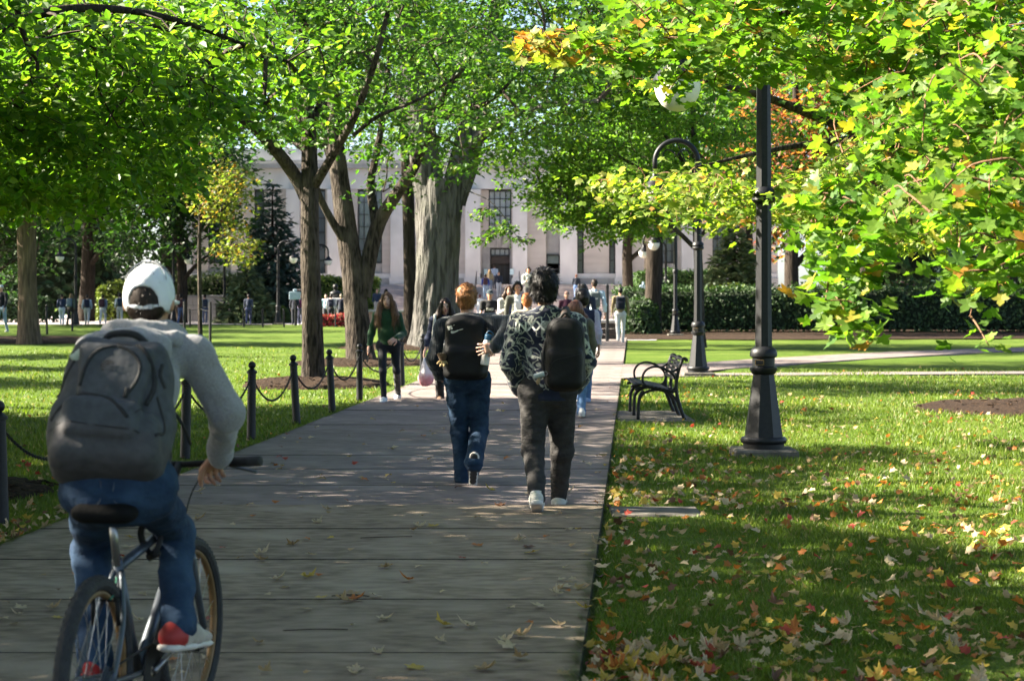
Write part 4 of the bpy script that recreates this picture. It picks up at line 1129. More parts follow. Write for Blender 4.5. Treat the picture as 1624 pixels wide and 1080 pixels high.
# ---- layered tree whose sprays hang before the library
tree('hackberry_tree', 'layered bright tree hanging its sprays before the library right of the elm', (5.85, 62, 0),
     ([(5.85, 62, 0), (5.8, 62, 2.5), (5.7, 62, 5), (5.6, 62, 8.5)], [0.17, 0.14, 0.12, 0.05]),
     [([(5.8, 62, 3.0), (4.6, 61.5, 4.0), (3.0, 61, 4.6), (1.4, 60.6, 4.5)], [.08, .06, .04, .015]), ([(5.75, 62, 4.0), (4.2, 62, 5.4), (2.4, 61.6, 6.3), (.2, 61, 6.6)], [.08, .06, .04, .015]),
      ([(5.8, 62, 3.4), (7.0, 61.8, 4.6), (8.4, 61.5, 5.0)], [.07, .05, .02]), ([(5.7, 62, 5.2), (4.4, 62.3, 7.2), (3.2, 62.5, 8.6)], [.08, .05, .02])],
     [((2.6, 61, 4.5), (1.9, 1.8, .75), 2.2), ((3.2, 61, 3.8), (1.3, 1.4, .5), 3), ((1.4, 60.8, 4.8), (1.3, 1.2, .6), 2.5), ((1.0, 60.8, 5.9), (2.2, 1.8, .9), 1.6), ((3.8, 61.6, 6.6), (3.0, 2.4, 1.6), 1.1), ((7.4, 61.5, 5.8), (2.2, 2.0, 1.6), .8), ((4.2, 62, 9.2), (3.6, 3, 1.8), .7)],
     520, 52, LEAF_S, .15, .62, pal=[(0.09, 0.175, 0.022), (0.06, 0.13, 0.02), (0.13, 0.2, 0.03)], palw=[3, 2, 2], seed=64, zmin=3.1, flat=.2, droop=.3)

maple_sprays(bpy.data.objects['elm_tree'], limb_pts(W([(735, 300), (775, 318), (800, 345), (820, 375), (843, 388)], [elm_D - .6, elm_D - 1, elm_D - 1.2, elm_D - 1.4, elm_D - 1.5])),
     [((-.85, elm_D - .9, 4.05), (.42, .4, .3)), ((-.25, elm_D - 1.2, 3.65), (.45, .4, .2)), ((.25, elm_D - 1.4, 3.3), (.4, .3, .14)), ((-.9, elm_D - .9, 3.4), (.3, .3, .25), .8)], 60, 9, .125, GREEN, GREEN_W, 34, .13, 0, tmpl=LEAF_O)

# ---- trees that fill the distance
def far_tree(name, label, x, y, h, rx, crown_lo, r0, pal, palw, seed, n=205, per=38, size=0.39, spread=1.35, bark='bark_dark', leafmat='leaf', group='trees beyond the lawn'):
    r = np.random.default_rng(seed + 500)
    zc = (crown_lo + h) / 2; hz = (h - crown_lo) / 2
    tr = ([(x, y, 0), (x + r.uniform(-.2, .2), y, crown_lo), (x + r.uniform(-.5, .5), y, zc), (x, y, h * 0.93)], [r0 * 1.15, r0, r0 * 0.7, r0 * 0.2])
    limbs = []
    for k in range(5):
        a = k * 1.256 + r.uniform(-.4, .4); z = crown_lo * 0.9 + hz * 0.25 * k
        limbs.append(([(x, y, z), (x + rx * .35 * math.cos(a), y + rx * .35 * math.sin(a), z + hz * .3), (x + rx * .75 * math.cos(a), y + rx * .75 * math.sin(a), z + hz * .45)], [r0 * .5, r0 * .3, r0 * .1]))
    cr = []
    for k in range(6):
        a = k * 1.05 + r.uniform(-.4, .4); q = r.uniform(0.3, 0.6)
        cr.append(((x + rx * q * math.cos(a), y + rx * q * math.sin(a), zc + hz * r.uniform(-.5, .5)), (rx * .55, rx * .55, hz * .5)))
    cr.append(((x, y, zc + hz * .45), (rx * .6, rx * .6, hz * .5)))
    return tree(name, label, (x, y, 0), tr, limbs, cr, n, per, LEAF_S, size, spread, pal=pal, palw=palw, bark=bark, leafmat=leafmat, seed=seed, group=group, tip_r=0.014, sides=10)
OLIVE = [(0.05, 0.10, 0.02), (0.075, 0.13, 0.025), (0.035, 0.08, 0.02)]
OLW = [3, 2, 2]
far = [
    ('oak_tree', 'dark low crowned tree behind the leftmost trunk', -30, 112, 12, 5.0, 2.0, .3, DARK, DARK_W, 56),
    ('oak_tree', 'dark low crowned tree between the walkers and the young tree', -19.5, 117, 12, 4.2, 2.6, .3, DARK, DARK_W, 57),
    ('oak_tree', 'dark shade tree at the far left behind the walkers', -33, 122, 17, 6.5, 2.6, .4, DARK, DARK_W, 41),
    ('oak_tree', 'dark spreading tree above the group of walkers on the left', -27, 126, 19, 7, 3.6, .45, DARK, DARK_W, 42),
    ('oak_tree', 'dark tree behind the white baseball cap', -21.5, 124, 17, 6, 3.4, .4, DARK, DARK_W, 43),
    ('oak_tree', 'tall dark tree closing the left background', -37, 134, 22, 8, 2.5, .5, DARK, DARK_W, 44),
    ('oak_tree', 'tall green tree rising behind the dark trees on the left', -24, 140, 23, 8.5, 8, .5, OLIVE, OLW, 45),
    ('hackberry_tree', 'bright layered tree between the elm and the lamp posts', 5.9, 84, 15.5, 5.6, 5.2, .32, [(0.085, 0.17, 0.025), (0.06, 0.13, 0.02), (0.11, 0.19, 0.03)], [3, 2, 2], 46),
    ('hackberry_tree', 'pale green tree overhanging the library right of the door', 7.0, 118, 13, 5.2, 4.2, .3, [(0.10, 0.18, 0.03), (0.075, 0.15, 0.025), (0.14, 0.2, 0.04)], [3, 2, 2], 47),
    ('oak_tree', 'rust tinged tree behind the nearest lamp post', 13.6, 96, 15, 5.5, 3.4, .34, [(0.05, 0.09, 0.02), (0.24, 0.075, 0.045), (0.30, 0.12, 0.05), (0.035, 0.06, 0.02)], [2, 3, 2.5, 2], 48),
    ('oak_tree', 'green tree over the middle of the long hedge', 19, 106, 17, 6.5, 3.0, .4, OLIVE, OLW, 49),
    ('oak_tree', 'dark green tree behind the hedge toward the right', 26, 104, 17, 6.5, 2.8, .4, DARK, DARK_W, 50),
    ('oak_tree', 'tall green tree above the hedge at the right edge', 32, 112, 20, 7.5, 2.6, .45, OLIVE, OLW, 51),
    ('oak_tree', 'tall tree standing behind the rust tinged tree', 15, 126, 21, 7.5, 4, .45, OLIVE, OLW, 52),
    ('oak_tree', 'tall background tree above the lamp arches', 9.5, 136, 24, 8, 9, .5, OLIVE, OLW, 53),
    ('oak_tree', 'far tree showing over the library roof at left', -15, 172, 24, 8, 8, .5, OLIVE, OLW, 54),
    ('oak_tree', 'far tree showing over the library roof near the elm', -3, 176, 26, 9, 9, .5, OLIVE, OLW, 55),
]
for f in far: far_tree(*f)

# ---- trees left of the picture whose shade falls over the walkway
shade = [(-14.5, 14.5, 9.3, 5.2, 61), (-14.8, 23.5, 9.0, 4.8, 62), (-14.2, 5.0, 9.4, 5.2, 63), (-34, 80, 17, 6.5, 64), (-33.5, 93, 18, 6.5, 65), (-37, 106, 18, 7, 66), (-31, 69, 15, 5.5, 67), (-21.5, 45, 9.6, 2.6, 68), (-19.5, 37.5, 9.0, 2.2, 69), (-24, 53.5, 11, 2.8, 70)]
for i, (x, y, h, rx, sd) in enumerate(shade):
    far_tree('shade_tree', 'leafy shade tree on the lawn left of the picture, ' + ['second', 'third', 'first', 'ninth', 'tenth', 'last', 'seventh', 'fifth', 'fourth', 'sixth'][i] + ' by distance', x, y, h, rx, 2.2 if h < 10 else 3.6, .3, GREEN, GREEN_W, sd, 280 if y < 30 else 90 if y < 60 else 220, 66 if y < 30 else 34 if y < 60 else 48, 0.31, 1.15, 'bark_maple', group='trees left of the walkway')

# ---- conifers and clipped shrubs
def conifer(name, label, x, y, h, rx, seed, cols, layers=28, per=430, lo=0.4):
    r = np.random.default_rng(seed)
    t = thing(name, label, 'tree', (x, y, 0), 0, 'conifers before the library')
    mb = MB(); mb.tube([(x, y, 0), (x, y, h * .6), (x, y, h * .99)], [0.2, 0.12, 0.02], 9); mb.build('trunk', M['bark_dark'], t, True)
    LP, LN, LT = [], [], []
    mb = MB()
    for k in range(layers):
        f = k / (layers - 1); z = lo + (h - lo) * f; R_ = rx * (1 - f) ** 0.85 * r.uniform(0.8, 1.1) + 0.05
        nb = max(5, int(11 * (1 - f)) + 3)
        for b in range(nb):
            a = 2 * math.pi * (b + r.uniform(-.3, .3)) / nb; L = R_ * r.uniform(0.75, 1.1)
            e = np.array([x + L * math.cos(a), y + L * math.sin(a), z - 0.25 * L + 0.12 * L])
            s0 = np.array([x, y, z]); mid = (s0 + e) / 2 - np.array([0, 0, 0.10 * L])
            q = smooth_path([s0, mid, e], 3); mb.tube(q, np.linspace(0.02, 0.006, len(q)), 3, False)
            n = max(4, int(per * L / rx / 10))
            tt = r.uniform(0.12, 1.02, n) ** 0.8
            side = np.array([-math.sin(a), math.cos(a), 0])
            for u in tt:
                p = s0 * (1 - u) + e * u - np.array([0, 0, 0.35 * L * u * (1 - u)])
                w = r.uniform(-1, 1) * 0.22 * L * (1.1 - u)
                LP.append(p + side * w + np.array([0, 0, -abs(w) * 0.3 + r.normal() * .03])); LN.append((r.normal() * .4, r.normal() * .4, 1)); LT.append(np.array([math.cos(a), math.sin(a), -0.15]) + side * np.sign(w) * 0.8)
    tag(mb.build('branches', M['bark_dark'], t, True), kind='stuff')
    LP, LN, LT = map(np.array, (LP, LN, LT)); m = len(LP)
    tv = np.array([[0, 0, 0], [0.19, 0.4, 0.05], [0, 1, -.08], [-0.19, 0.4, 0.05]]); tf = np.array([[0, 1, 2], [0, 2, 3]])
    V, F, K = scatter((tv, tf), LP, LN, LT, r.uniform(0.4, 0.75, m) * (0.6 + 0.13 * rx), palette(r, m, cols, [1] * len(cols)))
    tag(link('needles', mesh_np('needles', V - np.array((x, y, 0)), [F], False, K), M['needle'], t), kind='stuff')
    return t
SPRUCE = [(0.05, 0.085, 0.07), (0.07, 0.11, 0.09), (0.035, 0.065, 0.05)]
PALE = [(0.12, 0.16, 0.08), (0.15, 0.19, 0.09), (0.085, 0.12, 0.06)]
conifer('spruce_tree', 'dark blue green spruce before the library wall', (432 - 812) / 3160 * 122, 122, 8.4, 2.9, 71, SPRUCE)
conifer('spruce_tree', 'pale spruce with layered boughs behind the hedge by the lamps', (1165 - 812) / 3160 * 120, 120, 6.2, 2.8, 72, PALE)
conifer('pine_shrub', 'low pale conifer left of the blue spruce', (392 - 812) / 3160 * 116, 116, 3.4, 2.0, 73, PALE, 14)
conifer('spruce_tree', 'blue green conifer behind the hedge at the right edge', (1545 - 812) / 3160 * 118, 118, 7.5, 3.2, 74, SPRUCE)

def leafy_block(name, label, x0, x1, y0, y1, z1, n, size, pal, palw, seed, cat='hedge', wob=0.18, z0=0.0, round_=0.0):
    r = np.random.default_rng(seed)
    t = thing(name, label, cat, ((x0 + x1) / 2, (y0 + y1) / 2, z0))
    lx, ly, lz = x1 - x0, y1 - y0, z1 - z0
    mb = MB(); mb.box(((x0 + x1) / 2, (y0 + y1) / 2, (z0 + z1) / 2), (lx - 2.2 * wob, ly - 2.2 * wob, lz - 1.3 * wob), None, min(lx, ly, lz) * (0.1 + 0.25 * round_)); mb.build('branches', M['hedge_core'], t)
    areas = np.array([lx * lz, ly * lz, ly * lz, lx * ly, lx * lz * .4]); areas /= areas.sum()
    P, Nn = [], []
    for f, m in enumerate(r.multinomial(n, areas)):
        u, v = r.uniform(0, 1, m), r.uniform(0, 1, m)
        if f == 0: p = np.stack([x0 + lx * u, np.full(m, y0), z0 + lz * v], 1); nn = (0, -1, .3)
        elif f == 1: p = np.stack([np.full(m, x0), y0 + ly * u, z0 + lz * v], 1); nn = (-1, 0, .3)
        elif f == 2: p = np.stack([np.full(m, x1), y0 + ly * u, z0 + lz * v], 1); nn = (1, 0, .3)
        elif f == 3: p = np.stack([x0 + lx * u, y0 + ly * v, np.full(m, z1)], 1); nn = (0, 0, 1)
        else: p = np.stack([x0 + lx * u, np.full(m, y1), z0 + lz * v], 1); nn = (0, 1, .3)
        nn = np.array(nn)
        w = wob * (0.6 * np.sin(p[:, 0] * 2.1 + seed) * np.cos(p[:, 2] * 3 + p[:, 1]) + r.normal(size=m) * .5 - .5)
        p = p + nn * w[:, None]
        if round_:
            c = np.array([(x0 + x1) / 2, (y0 + y1) / 2, z0]); q = (p - c) / np.array([lx / 2, ly / 2, lz])
            k = np.linalg.norm(q, axis=1); s = np.where(k > 1, 1 / np.maximum(k, 1e-6), 1); s = 1 + (s - 1) * round_
            p = c + (p - c) * s[:, None]
        P.append(p); Nn.append(np.tile(nn, (m, 1)) + r.normal(size=(m, 3)) * .55)
    P, Nn = np.vstack(P), np.vstack(Nn)
    tp = r.normal(size=(len(P), 3)) + np.array([0, 0, .5])
    V, F, K = scatter(LEAF_S, P, Nn, tp, size * r.uniform(.6, 1.3, len(P)), palette(r, len(P), pal, palw))
    tag(link('foliage', mesh_np('foliage', V - np.array(t.location), [F], False, K), M['leaf_thick'], t), kind='stuff')
    return t
HEDGE = [(0.026, 0.055, 0.014), (0.036, 0.075, 0.018), (0.018, 0.04, 0.012)]
leafy_block('hedge', 'long dark clipped hedge across the right lawn', 4.6, 33, 86.5, 89.5, 1.95, 20000, 0.17, HEDGE, [3, 2, 2], 81, wob=.22)
leafy_block('hedge', 'tall clipped green hedge block beside the library at right', 7.6, 12.5, 121, 124, 3.1, 7000, 0.2, [(0.04, 0.09, 0.02), (0.055, 0.11, 0.025)], [1, 1], 82)
leafy_block('shrub', 'dark round shrub at the near end of the long hedge', 4.35, 6.3, 82.5, 85.5, 1.55, 5000, 0.14, HEDGE, [3, 2, 2], 83, 'shrub', .2, 0, .8)
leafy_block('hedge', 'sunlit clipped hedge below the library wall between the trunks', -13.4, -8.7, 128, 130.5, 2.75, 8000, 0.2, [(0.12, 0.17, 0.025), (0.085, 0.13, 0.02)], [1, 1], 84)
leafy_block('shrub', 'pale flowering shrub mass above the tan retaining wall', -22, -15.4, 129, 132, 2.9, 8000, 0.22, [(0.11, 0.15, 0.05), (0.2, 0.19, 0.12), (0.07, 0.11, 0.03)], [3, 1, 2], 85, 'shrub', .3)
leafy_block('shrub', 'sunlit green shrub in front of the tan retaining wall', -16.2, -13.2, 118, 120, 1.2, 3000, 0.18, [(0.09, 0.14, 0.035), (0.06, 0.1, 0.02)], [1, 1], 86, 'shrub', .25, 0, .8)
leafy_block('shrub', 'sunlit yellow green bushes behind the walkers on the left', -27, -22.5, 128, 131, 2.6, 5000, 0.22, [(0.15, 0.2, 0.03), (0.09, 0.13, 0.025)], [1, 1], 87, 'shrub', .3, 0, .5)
leafy_block('flower_bed', 'red flowers in a low bed before the bust', -10.4, -8.6, 104.5, 106, 0.62, 2600, 0.13, [(0.36, 0.02, 0.035), (0.28, 0.015, 0.03), (0.42, 0.16, 0.12), (0.05, 0.08, 0.02)], [4, 3, 1.5, 2], 88, 'flower bed', .12)
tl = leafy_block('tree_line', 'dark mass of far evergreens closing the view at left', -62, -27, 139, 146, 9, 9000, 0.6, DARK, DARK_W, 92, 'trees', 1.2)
tag(tl, kind='stuff')
tl = leafy_block('tree_line', 'mass of far green trees closing the view at right', 20.5, 60, 124, 132, 9, 9000, 0.6, OLIVE, OLW, 93, 'trees', 1.2)
tag(tl, kind='stuff')
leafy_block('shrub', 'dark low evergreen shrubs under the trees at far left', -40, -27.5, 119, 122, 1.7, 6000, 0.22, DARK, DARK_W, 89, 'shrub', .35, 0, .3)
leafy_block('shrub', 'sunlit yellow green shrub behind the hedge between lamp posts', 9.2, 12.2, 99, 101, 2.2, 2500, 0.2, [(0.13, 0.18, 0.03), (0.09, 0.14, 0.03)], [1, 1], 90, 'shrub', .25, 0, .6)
leafy_block('shrub', 'pink flecked rose bush behind the hedge at right', 17.6, 20.6, 95, 97, 2.4, 2500, 0.2, [(0.05, 0.1, 0.03), (0.35, 0.1, 0.14), (0.04, 0.08, 0.02)], [4, .7, 2], 91, 'shrub', .3, 0, .6)
# ------------------------------------------------------------------ grass blades and fallen leaves
def ground_z(x, y):
    z = 0.02 * np.sin(x * 0.7 + 1.3 * np.sin(y * 0.23)) * np.cos(y * 0.41) + 0.012 * np.sin(x * 1.9 + y * 0.8)
    nw = np.clip(np.minimum(np.abs(x - (y * 0.0605 - 2.1)) - 2.2, 1.5), 0, 1.5) / 1.5
    return z * nw - 0.004
def on_grass(x, y):
    ok = (x < -4.015 + .0605 * y + 0.012 * np.sin(y * 7)) | (x > -.215 + .0605 * y + 0.012 * np.sin(y * 9))
    for (cx, cy, rx, ry) in ((-4.75, 16.1, 1.0, 1.05), (8.3, 28.3, 2.55, 2.55), (b2.x, b2.y, 1.2, 1.8), (b3.x, b3.y, 1.6, 2.3)):
        ok &= ((x - cx) / rx) ** 2 + ((y - cy) / ry) ** 2 > 1
    ok &= ~((np.abs(x - 1.06) < .33) & (np.abs(y - 14.75) < .31))
    ok &= ~((np.abs(x - 1.86) < .49) & (np.abs(y - 26.6) < 1.15))
    ok &= ~((y > 39) & (x > 1) & (y < 61) & (np.abs((x - 1.6) - (y - 40.5) * .68) < 2.0))
    return ok
def grass(name, label, n, ylo, yhi, xlo, xhi, h, w, seed):
    r = np.random.default_rng(seed)
    # even density on screen: more blades near the camera
    y = 1 / (1 / yhi + (1 / ylo - 1 / yhi) * r.uniform(0, 1, n)); 
    x = xlo(y) + (xhi(y) - xlo(y)) * r.uniform(0, 1, n)
    ok = on_grass(x, y); x, y = x[ok], y[ok]; m = len(x)
    z = ground_z(x, y)
    a = r.uniform(0, 6.28, m); k = np.clip(y / 12, 1, 4) ** 0.8
    hh = h * r.uniform(.5, 1.2, m) * (0.8 + 0.3 * np.sin(x * 3.1 + 2 * np.sin(y * 2.3)) * np.sin(y * 2.7)) * np.clip(k, 1, 1.6); ww = w * r.uniform(.7, 1.3, m) * k
    lean = r.normal(size=(m, 2)) * .45 * hh[:, None]
    p = np.stack([x, y, z - .004], 1)
    s = np.stack([np.cos(a), np.sin(a), np.zeros(m)], 1) * ww[:, None]
    tip = p + np.concatenate([lean, hh[:, None]], 1)
    V = np.stack([p - s, p + s, tip], 1).reshape(-1, 3)
    patch = 0.5 + 0.5 * np.sin(x * 1.7 + 3 * np.sin(y * .9)) * np.sin(y * 1.3 + x)
    c = np.array([(.070, .120, .012)]) * (1 - patch[:, None]) + np.array([(.110, .158, .019)]) * patch[:, None]
    dry = r.uniform(0, 1, m) < .07; c[dry] = (.22, .19, .08)
    c = c * r.uniform(.7, 1.35, (m, 1))
    # blades leaning over the walkway edge
    e = 9000; ye = 1 / (1 / yhi + (1 / ylo - 1 / yhi) * r.uniform(0, 1, e)); right = xlo(20.0) > 0
    xe = (-.215 + .0605 * ye if right else -4.005 + .0605 * ye) + (r.uniform(-.01, .03, e) if right else r.uniform(-.03, .01, e))
    he = .05 * r.uniform(.5, 1.5, e) * (.5 + .8 * np.abs(np.sin(ye * 3.7 + np.sin(ye * 9)))); sg = -1 if right else 1
    pe = np.stack([xe, ye, np.full(e, .0)], 1); se = np.stack([np.zeros(e), np.ones(e), np.zeros(e)], 1) * (.005 * np.clip(ye / 12, 1, 3))[:, None]
    te = pe + np.stack([sg * he * r.uniform(.1, 1.3, e), r.normal(size=e) * .02, he * r.uniform(.55, 1.0, e) + .012], 1)
    V = np.vstack([V, np.stack([pe - se, pe + se, te], 1).reshape(-1, 3)])
    ce = np.array([(.06, .11, .012)]) * r.uniform(.6, 1.4, (e, 1)); ce[r.uniform(0, 1, e) < .15] = (.16, .13, .06); c = np.vstack([c, ce]); m += e
    o = link(name, mesh_np(name, V, [np.arange(3 * m).reshape(-1, 3)], False, np.repeat(c, 3, 0)), M['blade'])
    return tag(o, label, 'grass', kind='stuff')
grass('grass', 'short green grass on the lawn right of the walkway', 215000, 7.2, 44, lambda y: -.21 + .0605 * y, lambda y: .27 * y + 1.0, .043, .0047, 101)
grass('grass', 'short green grass on the lawn left of the walkway', 95000, 9.5, 62, lambda y: -.275 * y - .8, lambda y: -4.01 + .0605 * y, .043, .0054, 102)

FALL = {'cream': (.44, .35, .22), 'tan': (.32, .225, .11), 'yellow': (.42, .30, .05), 'orange': (.40, .14, .03), 'red': (.28, .045, .028), 'brown': (.12, .06, .032)}
FW = {'right': [2.8, 2.6, 2.0, 1.7, .5, 1.0], 'walk': [4.5, 2.5, .9, 1.4, .4, .5], 'left': [3, 2.5, .8, 1.5, .5, 1]}
keys = list(FALL)
LITTER_T = (LEAF_L[0] * np.array([1.15, 1, 1]) + np.array([[0, 0, .3 * (abs(v[0]) * 1.3 + .5 * v[1] ** 2)] for v in LEAF_L[0]]), LEAF_L[1])
fall_me = {}
for kx in keys:
    m_ = solid_leaf_mat('fallen_' + kx, FALL[kx])
    for v in range(3):
        tv, tf = leaf_maple(0.15 + .35 * v, v + 20)
        me = mesh_np('fallen_leaf', tv, [tf]); me.materials.append(m_); fall_me[(kx, v)] = me
def fall_points(seed, n, region):
    r = np.random.default_rng(seed)
    if region == 'right':
        y = 1 / (1 / 46 + (1 / 7.6 - 1 / 46) * r.uniform(0, 1, n)); lo, hi = -.19 + .0605 * y, .262 * y + .3
        x = lo + (hi - lo) * r.uniform(0, 1, n)
        dens = np.clip(.5 + .5 * np.sin(x * 1.1 + 2 * np.sin(y * .5)) * np.sin(y * .7 + x * .6), 0, 1) * .8 + .2
        clump = .5 + .5 * np.sin(x * 3.3 + 4 * np.sin(y * 1.1)) * np.sin(y * 2.1 + 2 * np.sin(x * 1.9))
        dens *= (.35 + .9 * clump ** 1.5)
        dens *= np.where((y > 15) & (y < 33), 1.0, .5) * np.where(y > 33, .4, 1) * np.where(x < .1 + .0605 * y, 1.9, np.where(x < .8 + .0605 * y, 1.2, .8))
    elif region == 'walk':
        y = 1 / (1 / 38 + (1 / 8.2 - 1 / 38) * r.uniform(0, 1, n)); x = -4.0 + .0605 * y + 3.8 * r.uniform(0, 1, n)
        dens = np.where(x > -.7 + .0605 * y, 1.0, .55)
    else:
        y = 1 / (1 / 42 + (1 / 10.5 - 1 / 42) * r.uniform(0, 1, n)); lo, hi = -.262 * y, -4.03 + .0605 * y
        x = lo + (hi - lo) * r.uniform(0, 1, n) ** .7
        dens = np.full(n, .8)
    ok = (r.uniform(0, 1, n) < dens) & ((region == 'walk') | on_grass(x, y))
    x, y = x[ok], y[ok]; m = len(x)
    z = np.where(region == 'walk', .038, ground_z(x, y) + .022 + .012 * r.uniform(0, 1, m))
    size = .058 * np.clip(np.exp(r.normal(size=m) * .28), .55, 1.35) * (0.85 if region == 'left' else 1.12 if region == 'walk' else 1)
    fl = .28 if region == 'walk' else .62
    nrm = np.stack([r.normal(size=m) * fl, r.normal(size=m) * fl, np.ones(m)], 1)
    if region == 'walk': nrm[:, :2] *= .45
    tip = np.stack([r.normal(size=m), r.normal(size=m), np.zeros(m)], 1)
    w = np.array(FW[region]); w = w / w.sum()
    return r, np.stack([x, y, z], 1), nrm, tip, size, r.choice(len(keys), m, p=w)
for region, n, n_obj, nm_, lab, where in (('right', 9000, 205, 'fallen_leaf', 'in the grass right of the walkway', 'on the right lawn'),
                                     ('walk', 430, 80, 'fallen_leaf', 'lying on the concrete walkway', 'on the walkway'), ('left', 420, 20, 'fallen_leaf', 'in the grass left of the walkway', 'on the left lawn')):
    r, P, Nn, T, S, K = fall_points({'right': 111, 'walk': 112, 'left': 113}[region], n, region)
    px = CENTRE_X + LENS_PX * P[:, 0] / P[:, 1]; vis = (np.abs(px - 812) < 800)
    order = np.argsort(-(S / P[:, 1]) * vis); pick, rest = order[:n_obj], order[n_obj:]
    for i in pick:
        o = link(nm_, fall_me[(keys[K[i]], int(r.integers(0, 2)) if region == 'walk' else int(r.integers(0, 3)))])
        n_ = unit(Nn[i]); tp = unit(T[i] - n_ * np.dot(T[i], n_)); b = np.cross(tp, n_)
        o.matrix_world = Matrix.Translation(Vector(P[i])) @ Matrix(((b[0], tp[0], n_[0]), (b[1], tp[1], n_[1]), (b[2], tp[2], n_[2]))).to_4x4() @ Matrix.Scale(S[i], 4)
        x_, y_ = P[i][0], P[i][1]; e_ = x_ - (-.19 + .0605 * y_)
        if region == 'right':
            lab = ('beside the nearest lamp base' if math.hypot(x_ - lamp0.location.x, y_ - lamp0.location.y) < 1.6 else 'by the concrete stub' if math.hypot(x_ - 1.06, y_ - 14.75) < 1.1 else 'in the grass along the right walkway edge' if e_ < .35 else
                   'in the near grass at the lower right corner' if y_ < 10 and x_ > 1.5 else 'in the nearest grass right of the walkway' if y_ < 10 else 'in the grass out toward the right picture edge' if x_ > .2 * y_ else 'in the open grass between walkway and lamp post')
        elif region == 'walk':
            lab = 'on the slabs ' + ('just ahead of the cyclist' if x_ < -1.2 and y_ < 14 else 'at the bottom middle of the walkway' if y_ < 11 else 'behind the walking men' if y_ < 15 else 'near the feet of the walking men' if y_ < 19 else 'beyond the walking men')
        where = lab
        tag(o, '%s fallen maple leaf %s' % ({'cream': 'pale cream', 'tan': 'dry tan', 'yellow': 'yellow', 'orange': 'orange', 'red': 'red', 'brown': 'curled dark brown'}[keys[K[i]]], lab), 'leaf', '%s leaves %s' % (keys[K[i]], where))
    if len(rest):
        cols = np.array([FALL[k_] for k_ in keys])[K[rest]] * r.uniform(.75, 1.2, (len(rest), 1))
        V, F, C_ = scatter(LITTER_T, P[rest], Nn[rest], T[rest], S[rest], cols)
        tag(link('leaf_litter', mesh_np('leaf_litter', V, [F], False, C_), M['litter']), 'scattered small fallen leaves ' + where, 'leaves', kind='stuff')
# a few bare twigs lying on the slabs
for i, (px, py, L, a) in enumerate(((612, 853, .33, .25), (500, 1000, .3, .1), (556, 945, .2, -.05))):
    p = gp(px, py, .034)
    mb = MB(); q = [Vector((p.x - L / 2, p.y, .036)), Vector((p.x, p.y + .015, .04)), Vector((p.x + L / 2, p.y + a * .3, .036))]
    mb.tube(smooth_path(q, 4), .003, 5)
    tag(mb.build('fallen_twig', M['twig']), ['thin bare twig on the slab before the walking men', 'thin bare twig on the slab near the bicycle', 'short thin twig on the middle of a near slab'][i], 'twig')
# ------------------------------------------------------------------ soft-body modelling: signed distance shapes turned into one skin
def A3(v): return np.array([v[0], v[1], v[2]], float)

